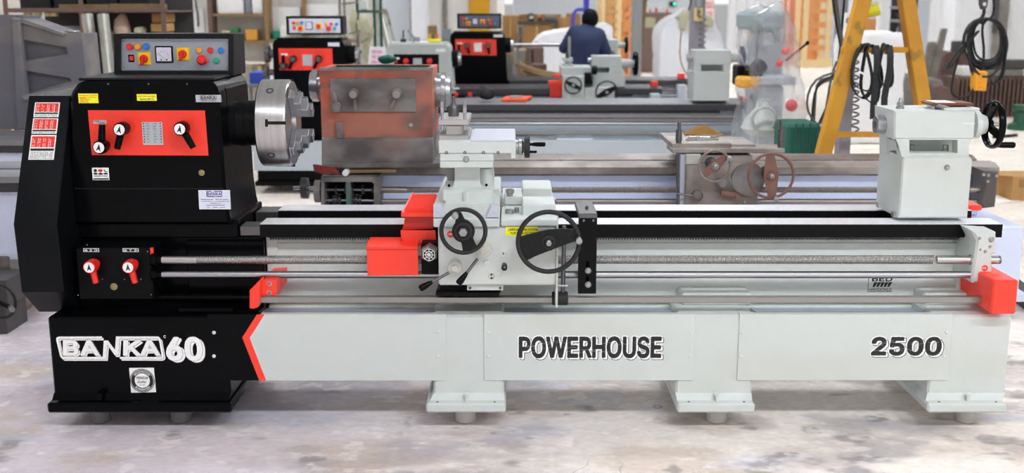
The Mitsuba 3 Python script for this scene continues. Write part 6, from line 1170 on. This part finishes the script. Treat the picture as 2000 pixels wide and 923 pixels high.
part('wooden_crate_002', 'bottom_rail', pbox(1567, 117, 1625, 129, 28.98, 29.04, .004), 'wood_pale')
crate('pinkish slatted crate behind the plastic-wrapped milling machine', 1535, 1568, -6, 30.4, ((-4, 6), (10, 22), (26, 36), (42, 52), (60, 70)), 'pink_wood', 'pallet_red', .6, wp=5)
# blocks, planks and stand behind the third row
sb_ = thing('block_stack', 'stack of two dark drilled iron blocks by the white-covered machine', 'iron blocks') if False else None
for i, (a, b, c_, d, Y, m, lab) in enumerate(((1030, 1062, 93, 128, 14.5, 'cast_brown', 'brown drilled block under the steel bar'), (1001, 1028, 97, 140, 14.6, 'stone_grey', 'pale grey block left of the brown drilled one'), (1040, 1068, 126, 150, 14.05, 'cast_brown', 'brown block low in front of the white-covered machine'))):
    k = solo('iron_block', lab, 'block', fbx(a, c_, b, Y, .5 if i < 2 else .3, 0, .01), m)
    if i == 0:
        for py in (101, 107, 113, 119): c = at(1040, py, Y); part(k, 'hole', cyl(c + (0, .004, 0), c - (0, .001, 0), .018, 12), 'dark_void')
td = thing('timber_stack', 'bent timber planks lying low behind the third-row lathe', 'timber')
for a, b in (((1008, 124), (1095, 147)), ((1012, 129), (1082, 150))): part(td, 'plank', tube(spline([at(*a, 13.9), at((a[0] + b[0]) / 2, (a[1] + b[1]) / 2 + 4, 13.82), at(*b, 13.75)], 12), .035, 6), 'wood_old')
part(td, 'bearer', box(X(1012, 140, 13.85), X(1022, 140, 13.85), 13.75, 13.98, 0, Z(134, 13.85)), 'wood_old'); part(td, 'bearer', box(X(1074, 140, 13.8), X(1084, 140, 13.8), 13.68, 13.9, 0, Z(151, 13.8)), 'wood_old')
st_ = thing('tee_stand', 'slim rusty steel stand with a tee handle before the cartons', 'stand'); ys = 13.5; part(st_, 'post', box(X(1010, 90, ys), X(1014, 90, ys), ys, ys + .03, 0, Z(51, ys)), 'stone_grey'); part(st_, 'crossbar', pbox(1007, 49, 1023, 53, ys, ys + .03, .003), 'stone_grey'); part(st_, 'brace', tube(spline([at(1021, 53, ys + .015), at(1020, 62, ys + .015), at(1014, 74, ys + .015)], 10), .011, 6), 'stone_grey'); part(st_, 'foot', box(X(1004, 140, ys), X(1020, 140, ys), ys - .1, ys + .13, 0, .02), 'stone_grey')
q_ = [tuple(at(a, 106, 13.45)[[0, 2]]) for a in (998, 987)] + [(at(a, 165, 13.45)[0], 0.0) for a in (984, 1017)]; solo('leaning_plate', 'tapered rusty steel plate standing by the farthest black lathe', 'plate', front(Polygon(q_), 13.45, 13.48), 'stone_grey')
# columns, cabinet and the wrapped machine at the back
for a, b, Y, m, lab, nm in ((1236, 1254, 19.0, 'col_galv', 'grey galvanised steel column left of the brown cabinet', 'steel_column'), (1352, 1377, 13.4, 'col_grey', 'grey square pillar behind the second-row tailstock', 'steel_column'), (1640, 1668, 15.0, 'col_grey', 'grey pillar with a white switch plate left of the yellow gantry', 'steel_column'), (1718, 1755, 22.0, 'col_white', 'white column behind the yellow gantry', 'white_column')):
    k = solo(nm, lab, 'column', box(X(a, 50, Y), X(b, 50, Y), Y, Y + .25, 0, 5.9, .01), m)
    if a == 1352: part(k, 'switch_plate', pbox(1356, 15, 1373, 41, Y - .03, Y + .001, .002), 'beige'); part(k, 'pipe', cyl((X(1365, -10, Y), Y - .03, Z(14, Y)), (X(1365, -10, Y), Y - .03, 3.5), .03, 10), 'col_galv'); part(k, 'plate_mark', tube([at(1362, 20, Y - .035), at(1367, 23, Y - .035), at(1362, 28, Y - .035), at(1367, 33, Y - .035)], .01, 5), 'cable')
    if a == 1640: part(k, 'switch_plate', pbox(1646, 25, 1666, 69, Y - .03, Y + .001, .002), 'paper'); part(k, 'plate_mark', torus(at(1658, 40, Y - .035), (0, 1, 0), .03, .009, 16, 6), 'cable'); part(k, 'pipe', cyl((X(1660, 0, Y), Y - .03, Z(25, Y)), (X(1660, 0, Y), Y - .03, 3.5), .03, 10), 'col_white')
solo('wooden_prop', 'dark wooden prop leaning beside the galvanised column', 'prop', beam((1261, -20), (1252, 70), 19.3, .09, .08), 'wood_old')
kb_ = solo('brown_cabinet', 'brown sheet metal cabinet with a pale sticker in the background', 'cabinet', fbx(1256, 24, 1312, 27.0, .8, 0, .02), 'brown_panel'); part(kb_, 'sticker', pbox(1260, 34, 1280, 54, 26.99, 27.0, 0), 'sack')
for i, (a, h) in enumerate(((1268, 6), (1280, 9), (1302, 7))): solo('red_tin', 'small red tin on the brown cabinet, %s' % ('left', 'middle', 'right')[i], 'tin', box(X(a, 22, 27.2), X(a + 4, 22, 27.2), 27.2, 27.26, Z(24, 27.0) + .001, Z(24 - h, 27.2), .004), 'orange_tray', group='tins on the brown cabinet')
ex = solo('indicator_unit', 'small black unit with a green light on the back wall', 'indicator', pbox(1308, 3, 1321, 12, YB - .12, YB - .001, .01), 'lcd_green'); c = at(1317.5, 7.3, YB - .12); gl_ = mikit.ply(cyl(c + (0, .002, 0), c - (0, .01, 0), .035, 16), 'plastic_green', 30); gl_['emitter'] = {'type': 'area', 'radiance': {'type': 'rgb', 'value': [.1, 1.6, .7]}}; part(ex, 'green_light', gl_, None)
sgn = thing('wall_sign', 'pinkish white sign with red figures on the back wall by the bright doorway', 'sign'); part(sgn, 'board', pb(1374, -30, 1396, 42, YB - .06, .05), 'sign_pink'); mat('sign_pink', 'fbe6e4', .6)
g = [moved(txt('DIC', .17, True, .30), X(1375.5, 10, YB - .06), Z(16, YB - .06))] + [sbox(X(1378 + 5 * i, 30, YB - .06), Z(38, YB - .06), X(1380 + 5 * i, 30, YB - .06), Z(22, YB - .06)) for i in range(3)]; lettering(sgn, 'sign_lettering', g, 'red_print', YB - .06, .004)
wm = solo('wrapped_machine', 'tall machine wrapped in white plastic behind the second-row tailstock', 'wrapped machine', blob([(1291, 60), (1306, 41), (1330, 39), (1345, 20), (1352, 18), (1384, 26), (1403, 50), (1412, 75), (1406, 160), (1296, 160)], 16.2, .9, 12, .06, 2.5), 'wrap_white', 50); mat('wrap_white', 'e6e8ef', .3, coat=.5)
part(wm, 'sack_cap', blob([(1324, 33), (1340, 22), (1352, 19), (1356, 34)], 16.0, .3, 5, .02, 5, Z(36, 16.1), .05), 'sack', 50); part(wm, 'sack_cap', blob([(1374, 27), (1388, 33), (1394, 41), (1374, 52)], 16.0, .3, 6, .02, 5, Z(52, 16.1), .05), 'sack', 50)
pn = thing('beige_pendant', 'beige pull-cord control hanging before the white-wrapped machine', 'control'); part(pn, 'body', rev(at(1333, 60, 13.0), (.12, 0, 1), [(0, .02), (.02, .045), (.18, .055), (.24, .03)], 14), 'sack'); part(pn, 'cable', tube(spline([at(1347, -30, 13.0), at(1348, 10, 13.0), at(1341, 28, 13.0)], 16), .01, 6), 'cable'); part(pn, 'lower_cable', tube(spline([at(1331, 60, 13.0), at(1328, 100, 13.0), at(1333, 130, 13.0), at(1346, 150, 13.0)], 20), .008, 6), 'wood_old')
def coil(lab, p, q, Y, R, turns, z1=4.0, m='cable_grey'): k = thing('spiral_cable', lab, 'cable'); part(k, 'spiral', helix(at(*p, Y), at(*q, Y), R, .006, turns, 10, 5), m); part(k, 'lead', cyl(at(*p, Y), (at(*p, Y)[0], Y, z1), .006, 6), m)
coil('spiral cable hanging beside the pillar with the beige plate', (1374, 30), (1371, 96), 13.3, .04, 6)
# white wrapped parts on the floor
rr = random.Random(4)
for i, (px, py, s) in enumerate(((1195, 120, .16), (1215, 114, .2), (1240, 122, .18), (1262, 110, .26), (1256, 119, .18), (1252, 138, .16), (1230, 134, .2), (1270, 104, .2))):
    p = at(px, py, 17.6 - (py - 110) * .12); m = roughen(remesh(ball((p[0], p[1], s * .55), s, 12, (1, 1, .6)), .1), .03, 5, i); v = np.asarray(m.vertices).copy(); v[:, 2] = np.maximum(v[:, 2], .002); m.vertices = v
    solo('wrapped_part', 'white plastic-wrapped part on the floor, %s from the left' % ('first', 'second', 'third', 'fifth', 'seventh', 'sixth', 'fourth', 'eighth')[i], 'parcel', m, 'cloth_white', 50, 'white wrapped parts on the floor')
# --- the plastic-wrapped milling machine
Ym = 8.3
mm = thing('milling_machine', 'milling machine under clear crumpled plastic right of the second-row bed', 'milling machine')
part(mm, 'head', cat(pb(1462, 22, 1534, 60, Ym + .25, .5, .03)), 'mill_teal'); mat('mill_teal', '8fa0a4', .4, coat=.3)
part(mm, 'column', cat(pb(1476, 58, 1530, 150, Ym + .5, .35, .02), pb(1486, 58, 1512, 92, Ym + .3, .2, .02)), 'machine_grey'); part(mm, 'table', pb(1466, 150, 1556, 166, Ym + .15, .5, .01), 'machine_grey'); part(mm, 'knee', box(X(1480, 200, Ym + .3), X(1530, 200, Ym + .3), Ym + .3, Ym + .8, .0, Z(166, Ym + .3), .02), 'machine_grey')
part(mm, 'black_motor', cat(cyl(at(1465, 150, Ym + .2), at(1485, 128, Ym + .3), .06, 16), pb(1440, 128, 1468, 168, Ym + .3, .2, .01)), 'black_satin'); part(mm, 'orange_guard', pb(1442, 150, 1484, 172, Ym + .1, .15, .02), 'orange_box')
part(mm, 'round_table', cat(rev(at(1490, 250, Ym - .1) - (0, 0, .05), (0, 0, 1), [(0, .1), (.05, .16), (.12, .13), (.2, .06), (.26, .05)], 24), torus(at(1492, 232, Ym - .25), (0, 1, .2), .085, .012, 28, 8)), 'machine_grey_light')
for i, (px, py, r) in enumerate(((1534, 100, .03), (1522, 124, .028), (1546, 206, .045))): part(mm, 'red_knob', ball(at(px, py, Ym + .05), r, 14), 'plastic_red')
part(mm, 'feed_lever', cyl(at(1535, 118, Ym + .2), at(1577, 84, Ym + .2), .008, 8), 'cable'); part(mm, 'lever_ball', ball(at(1577, 84, Ym + .2), .016, 10), 'black_gloss')
ft_ = blob([(1486, 130), (1488, 40), (1496, 24), (1532, 4), (1546, 30), (1560, 100), (1568, 150), (1572, 210), (1562, 265), (1508, 280), (1500, 200)], Ym - .15, .85, 22, .045, 6, .02, .05); ft_ = roughen(ft_, .018, 22, 50)
part(mm, 'plastic_film', ft_, 'film_sheet', 0)
# --- green crate, cables, gantry with belts, covered machine, hoist
gcx = thing('green_bundle', 'green plastic crate standing behind the brown carriage', 'crate'); zgc = box(X(1538, 260, 7.6), X(1606, 260, 7.6), 7.6, 8.0, 0, Z(243, 7.6), .02); part(gcx, 'body', zgc, 'crate_green')
for px in (1552, 1566, 1580, 1594): part(gcx, 'rib', box(X(px, 260, 7.6), X(px + 3, 260, 7.6), 7.588, 7.6, .3, Z(240, 7.6), .002), 'crate_green')
YGa = 7.0
gy = thing('gantry_frame', 'yellow steel A-frame gantry behind the tailstock', 'gantry')
def rail(p, q, w=.088):
    a, b = at(*p, YGa), at(*q, YGa); d = (b - a) / np.linalg.norm(b - a); b2 = b + d * ((b[2] - .1) / -d[2]); u = np.array([1, 0, 0]) * w / 2
    return front(Polygon([(a[0] - u[0], a[2]), (a[0] + u[0], a[2]), (b2[0] + u[0], b2[2]), (b2[0] - u[0], b2[2])]), YGa, YGa + .09, .006), b2
m1, b1 = rail((1704, -55), (1615, 290)); m2, b2 = rail((1757, -120), (1806, 200)); m3_, b3 = rail((1704, -55), (1625, 290))
part(gy, 'left_rail', m1, 'yellow_paint'); part(gy, 'right_rail', m2, 'yellow_paint')
part(gy, 'crossbar', pbox(1645, 92, 1802, 103, YGa + .015, YGa + .06, .004), 'yellow_paint'); part(gy, 'crossbar', pbox(1618, 258, 1815, 268, YGa + .015, YGa + .06, .004), 'yellow_paint')
part(gy, 'foot_beam', box(b1[0] - .12, b2[0] + .12, YGa - .01, YGa + .1, .05, .14, .006), 'yellow_paint'); part(gy, 'top_beam', box(at(1690, -60, YGa)[0] - .05, at(1775, -60, YGa)[0] + .05, YGa - .01, YGa + 1.3, Z(-62, YGa), Z(-62, YGa) + .12, .006), 'yellow_paint')
for b in (b1, b2): part(gy, 'caster', cyl((b[0] - .03, YGa + .045, .05), (b[0] + .03, YGa + .045, .05), .05, 20), 'black_rubber')
part(gy, 'grey_leg', box(X(1641, 240, 7.2), X(1664, 240, 7.2), 7.2, 7.3, .0, Z(120, 7.2), .004), 'col_grey')
def loop_belt(lab, top, spread, low, Y, w, twist=0, tail=None):
    a = np.array(at(*top, Y)); pts = [at(top[0] - spread * .5, (top[1] + low) / 2, Y - .035), at(top[0] - spread * .42, top[1] + (low - top[1]) * .85, Y - .03), at(top[0] + twist, low, Y - .02), at(top[0] + spread * .45, top[1] + (low - top[1]) * .8, Y + .06), at(top[0] + spread * .4, (top[1] + low) / 2 - 10, Y + .09), at(top[0] + spread * .15, top[1] + 4, Y + .085), at(top[0], top[1] - 3, Y + .035), at(top[0] - spread * .2, top[1] + 5, Y - .025)]
    solo('lifting_belt', lab, 'belt', strip(spline(pts, 60, True), (0, 1, .1), w, .006), 'belt', 50, 'belts over the yellow crossbar')
for i, (t, s, l, w) in enumerate((((1684, 90), 40, 190, .05), ((1694, 90), 60, 178, .045), ((1700, 90), 34, 200, .05), ((1730, 90), 26, 168, .045))): loop_belt('dark belt looped over the yellow crossbar, %s from left' % ('first', 'second', 'third', 'last')[i], t, s, l, YGa + .012, w, (-4, 6, 2, 0)[i])
for px0, px1, py, lab in ((1712, 1705, 232, 'reaching down to the quill of the tailstock'), (1738, 1727, 212, 'straight one at the right')): solo('lifting_belt', 'dark belt hanging from the yellow crossbar, ' + lab, 'belt', strip(spline([at(px0 - 4, 104, YGa + .09), at(px0 - 3, 90, YGa + .05), at(px0, 98, YGa - .02), at((px0 + px1) / 2 + 3, 150, YGa - .03), at(px1 + 1, py - 25, YGa - .02), at(px1, py, YGa - .02)], 40), (1, .2, 0), .042, .006), 'belt', 50)
coil('spiral cable hanging between the yellow rails of the gantry', (1668, 110), (1668, 255), 7.35, .03, 10)
for i, pts in enumerate(([(1640, 60), (1632, 140), (1600, 152), (1577, 190), (1582, 225), (1596, 242), (1622, 160), (1634, 120)], [(1636, 60), (1628, 148), (1604, 160), (1590, 190), (1585, 235), (1570, 292)], [(1642, 60), (1630, 150), (1606, 154), (1592, 200), (1588, 250), (1580, 296)], [(1644, 60), (1636, 130), (1618, 200), (1600, 240), (1574, 298)], [(1640, 60), (1632, 152), (1602, 164), (1590, 215), (1588, 298)])):
    P3 = [at(a, b, 7.9 + .03 * i + .02 * j) for j, (a, b) in enumerate(pts)]; solo('hanging_cable', 'dark cable looping down left of the yellow gantry', 'cable', tube(spline([P3[0] + (0, 0, 1.6)] + P3, 50), .008, 6), 'cable' if i % 2 else 'cable_grey', 50, 'cables left of the yellow gantry')
solo('covered_machine', 'machine under a white sheet seen between the yellow rails', 'covered machine', blob([(1672, 70), (1684, 63), (1762, 64), (1774, 74), (1774, 90), (1768, 100), (1758, 168), (1674, 168)], 13.0, .9, 8, .03, 3), 'cloth_white', 70)
zcv = Z(64, 13.0)
bh = thing('storage_shelf', 'shelf of stored goods behind the sheet-covered machine', 'shelf'); zs_ = Z(64, 17); part(bh, 'shelf_board', box(X(1672, 60, 17), X(1722, 60, 17), 17, 17.6, zs_ - .04, zs_), 'wood_old'); part(bh, 'side', box(X(1672, 60, 17), X(1676, 60, 17), 17, 17.6, 0, zs_ - .04), 'wood_old'); part(bh, 'side', box(X(1718, 60, 17), X(1722, 60, 17), 17, 17.6, 0, zs_ - .04), 'wood_old')
ct_ = solo('carton', 'orange-brown carton on the shelf between the yellow rails', 'box', box(X(1684, 50, 17.1), X(1711, 50, 17.1), 17.1, 17.4, zs_ + .001, Z(37, 17.1), .006), 'wood_orange')
yt = thing('power_tool', 'bright yellow power tool lying on the orange-brown carton', 'power tool'); zy = Z(37, 17.1) + .001; part(yt, 'body', cat(cyl((X(1692, 25, 17.2), 17.25, zy + .09), (X(1718, 20, 17.2), 17.25, zy + .13), .085, 16)), 'yellow_tool'); part(yt, 'bag', ball((X(1708, 8, 17.25), 17.27, zy + .26), .1, 14, (1.2, .9, .6)), 'paper')
# dark shelf and castings at the right
ds = thing('dark_shelf', 'dark steel shelf of castings between the white column and the yellow rail', 'shelf')
for px in (1756, 1786): part(ds, 'post', box(X(px, 60, 20), X(px + 3, 60, 20), 20, 20.05, 0, 1.9), 'cast_dark')
for py in (12, 38, 66, 100): part(ds, 'shelf', box(X(1756, py, 20), X(1789, py, 20), 20, 20.5, Z(py, 20) - .05, Z(py, 20)), 'tin_grey')
part(ds, 'back', box(X(1756, 60, 20), X(1789, 60, 20), 20.5, 20.52, 0, 1.9), 'cast_dark')
for i, py in enumerate((38, 66, 100)): solo('dark_casting', 'dark casting on the %s shelf behind the right yellow rail' % ('upper', 'middle', 'lower')[i], 'casting', box(X(1760, py, 20.1), X(1782, py, 20.1), 20.1, 20.4, Z(py, 20) + .001, Z(py - 15, 20.1), .03), ('dark_goods', 'stone_grey', 'cast_dark')[i])
for i, (pts, Y, d, m, lab) in enumerate((([(1748, 178), (1752, 158), (1772, 148), (1792, 150), (1792, 182)], 15.4, .8, 'stone_grey', 'rough grey casting on the floor behind the right yellow rail'), ([(1802, 162), (1816, 150), (1836, 154), (1842, 168), (1840, 185), (1802, 185)], 15.6, .8, 'stone_grey', 'rough grey casting right of the yellow rail'), ([(1818, 196), (1832, 168), (1850, 168), (1862, 178), (1864, 198)], 14.8, .7, 'cast_brown', 'brown casting on the floor in front of the ribbed castings'), ([(1842, 108), (1856, 102), (1900, 106), (1902, 140), (1842, 140)], 19.0, .7, 'cast_brown', 'dark brown casting pile behind the pendant control'))):
    solo('casting', lab, 'casting', blob(pts, Y, d, 40 + i, .05, 4, .0, .1), m, 40)
for i, (a, b, lab) in enumerate((((1846, 56), (1826, 140), 'long tapered one'), ((1822, 82), (1818, 140), 'wide one'))):
    A_, B_ = at(*a, 18.2), at(*b, 18.0); w = .16 if i == 0 else .22; solo('steel_slab', 'grey steel slab leaning right of the yellow rail, ' + lab, 'slab', hull([(x, y, z) for c, ww in ((A_, w * .5), (np.array([B_[0] - .1, B_[1], 0.0]), w)) for x in (c[0] - ww / 2, c[0] + ww / 2) for y in (c[1], c[1] + .08) for z in (c[2],)]), 'stone_grey')
for i, (a, b, c_, d, m) in enumerate(((1862, 1885, 80, 88, 'cast_dark'), (1838, 1868, 104, 112, 'cast_brown'))): solo('iron_bar', 'dark iron bar lying on the brown casting pile, %s' % ('upper', 'lower')[i], 'bar', box(X(a, c_, 19.2), X(b, c_, 19.2), 19.1 + .3 * i, 19.3 + .3 * i, Z(106, 19.0) + .02 * i, Z(c_, 19.2), .01), m)
rc = thing('ribbed_casting', 'long row of brown ribbed castings on the floor at the right', 'casting'); Yr = 16.2
zt4 = Z(152, Yr); part(rc, 'core', box(X(1869, 180, Yr), X(2040, 180, Yr), Yr + .1, Yr + .6, 0, zt4, .01), 'cast_brown')
for i, px in enumerate(np.arange(1869, 2036, 8.4)): part(rc, 'rib', box(X(px, 180, Yr), X(px + 4.6, 180, Yr), Yr, Yr + .11, .0, zt4 - .02 * (i % 2), .01), 'cast_brown')
for i, (a, b, c_, h) in enumerate(((1928, 2010, 136, 14), (1936, 2030, 118, 17))): solo('iron_slab', 'flat dark iron slab on the ribbed castings, %s of two' % ('lower', 'upper')[i], 'slab', box(X(a, 140, Yr), X(b, 140, Yr), Yr + .15, Yr + .55, (zt4 + .001) if i == 0 else Z(136, Yr + .15) + .001, Z(c_, Yr + .15), .02), 'stone_grey' if i == 0 else 'cast_dark')
solo('white_parcel', 'white parcel on the ribbed castings behind the hanging cable', 'parcel', box(X(1880, 140, Yr + .2), X(1916, 140, Yr + .2), Yr + .2, Yr + .5, zt4 + .001, Z(130, Yr + .2), .02), 'paper')
solo('wall_column', 'grey steel column with a dark strip on the right white wall', 'column', box(X(1950, 30, 23.7), X(1970, 30, 23.7), 23.7, 23.9, .0, 5.9), 'stone_grey'); part('wall_column', 'dark_strip', pbox(1942, -20, 1951, 66, 23.66, 23.72, .003), 'cast_dark')
gv = thing('green_valve', 'dark green cast valve on the floor at the right edge', 'valve'); a = at(2003, 205, 14.5); part(gv, 'body', rev((a[0], 14.6, 0), (0, 0, 1), [(0, .16), (.06, .16), (.1, .09), (.22, .08), (.26, .12), (.32, .12)], 18), 'green_rack')
solo('iron_bar', 'thin dark bar lying on the floor left of the green valve', 'bar', cyl(at(1944, 219, 13.6) * (1, 1, 0) + (0, 0, .02), at(1990, 217, 13.8) * (1, 1, 0) + (0, 0, .02), .018, 8), 'cable')
# hoist hook, coiled cable and yellow pendant
Yh = 7.6
hk = thing('hoist_hook', 'dark hoist hook hanging at the upper right, cable coil on it', 'hook')
part(hk, 'block', pfront([(1917, -14), (1932, -14), (1929, 12), (1925, 19), (1919, 18), (1916, 8)], Yh - .02, Yh + .02, .004), 'cast_dark'); part(hk, 'pin', cyl(at(1923, 8, Yh - .03), at(1923, 8, Yh - .03) + (0, .02, 0), .012, 12), 'steel_bright'); part(hk, 'hook', tube(spline([at(1922, 18, Yh), at(1921, 28, Yh), at(1918, 33, Yh), at(1915, 38, Yh), at(1918, 45, Yh), at(1924, 42, Yh)], 24), .011, 8), 'cable')
part(hk, 'chain', cyl(at(1925, -12, Yh), at(1926, -300, Yh), .012, 8), 'cast_dark')
rr = random.Random(12)
for i in range(11):
    w_, h_ = 26 + 12 * rr.random(), 50 + 34 * rr.random(); cx_ = 1924 + 10 * (rr.random() - .5); pts = []
    for j in range(10):
        a = 2 * math.pi * j / 10; pts.append(at(cx_ + w_ * math.sin(a) * (1 + .12 * rr.random()), 36 + h_ * (1 - math.cos(a)) / 1 * .78 * (1 + .06 * rr.random()), Yh + .03 * math.cos(a + i) + .004 * i - .02))
    solo('coiled_cable', 'loop of black cable hung on the hoist hook', 'cable', tube(spline(pts, 56, True), .0075, 6, True), 'cable', 50, 'loops of the cable coil on the hoist hook')
for i, pts in enumerate(([(1895, 78), (1876, 94), (1864, 110), (1850, 130)], [(1890, 86), (1872, 110), (1858, 128), (1848, 134)], [(1884, 88), (1870, 120), (1860, 160), (1862, 186), (1880, 190), (1904, 168), (1908, 152)])): solo('coiled_cable', 'cable end straying left of the coil on the hook, %s' % ('upper', 'middle', 'long one reaching the yellow pendant')[i], 'cable', tube(spline([at(a, b, Yh - .02) for a, b in [(1912, 60)] + pts], 40), .0075, 6), 'cable', 50)
pdn = thing('pendant_control', 'yellow pendant control hanging below the cable coil', 'pendant control'); Yd = Yh - .05
part(pdn, 'body', pfront([(1904, 142), (1913, 138), (1924, 138), (1931, 142), (1927, 178), (1904, 177), (1902, 168)], Yd, Yd + .07, .01), 'pendant_amber'); part(pdn, 'gland', cyl(at(1919, 139, Yd + .035), at(1919, 130, Yd + .035), .018, 10), 'cable'); part(pdn, 'pendant_cable', tube(spline([at(1919, 132, Yd + .035), at(1921, 90, Yd + .05), at(1926, 40, Yd + .05), at(1936, 34, Yd + .06), at(1941, 20, Yd + .06), at(1936, -20, Yd + .06)], 30), .008, 6), 'cable')
for py in (148, 158, 168): c = at(1915, py, Yd); part(pdn, 'button', rev(c, (0, -1, 0), [(-.002, .010), (.005, .010), (.007, .006)], 14), 'pendant_amber')
# --- on the floor at the right and left
bxc = solo('carton', 'open brown carton on the floor at the right edge', 'box', fbx(1978, 345, 2040, 9.2, .35, 0, .003), 'carton'); zb_ = Z(345, 9.2); part(bxc, 'flap', hull([(X(1978, 345, 9.2) + dx, 9.2 + dy, zb_ + dz) for dx, dy, dz in ((0, 0, 0), (0, .33, 0), (-.16, .02, .015), (-.16, .33, .015), (0, 0, .006), (-.16, .33, .021))]), 'carton'); part(bxc, 'label_mark', pbox(1991, 350, 2010, 366, 9.197, 9.202, 0), 'carton_dark')
pbx = solo('paper_sheet', 'white paper sheet lying on the floor beside the open carton', 'paper', flat(Polygon([tuple(atz(a, b)[:2]) for a, b in ((1944, 384), (1962, 377), (1992, 392), (1946, 398))]), .001, .005), 'paper')
cbd = solo('cardboard_sheet', 'tan cardboard sheet on the floor at the left edge', 'cardboard', flat(Polygon([tuple(atz(a, b)[:2]) for a, b in ((-20, 570), (40, 562), (120, 580), (84, 597), (-20, 612))]), .001, .006), 'wood_pale')
lw_ = thing('handwheel_stand', 'black handwheel on an iron block at the lower left edge', 'handwheel'); c = at(2, 588, 5.3); part(lw_, 'rim', torus(c, (.25, 1, 0), .082, .0075, 40, 8), 'black_rubber'); part(lw_, 'spoke', cat(cyl(c - (.02, 0, .0), at(20, 600, 5.28), .012, 8)), 'black_satin'); part(lw_, 'grip', cyl(at(20, 600, 5.30), at(24, 604, 5.22), .014, 12), 'zinc'); part(lw_, 'block', cat(pbox(-60, 547, 13, 600, 5.36, 5.6, .004), box(X(-60, 600, 5.36), X(10, 600, 5.36), 5.36, 5.6, 0, Z(598, 5.36), .004)), 'cast_dark')
q_ = [atz(a, b)[:2] for a, b in ((1976, 552), (2060, 612), (2060, 650), (1976, 585))]; solo('iron_bar', 'dark iron bar lying on the floor at the right edge below the carton', 'bar', flat(Polygon([tuple(v) for v in q_]), 0.001, .05, .004), 'cast_dark')
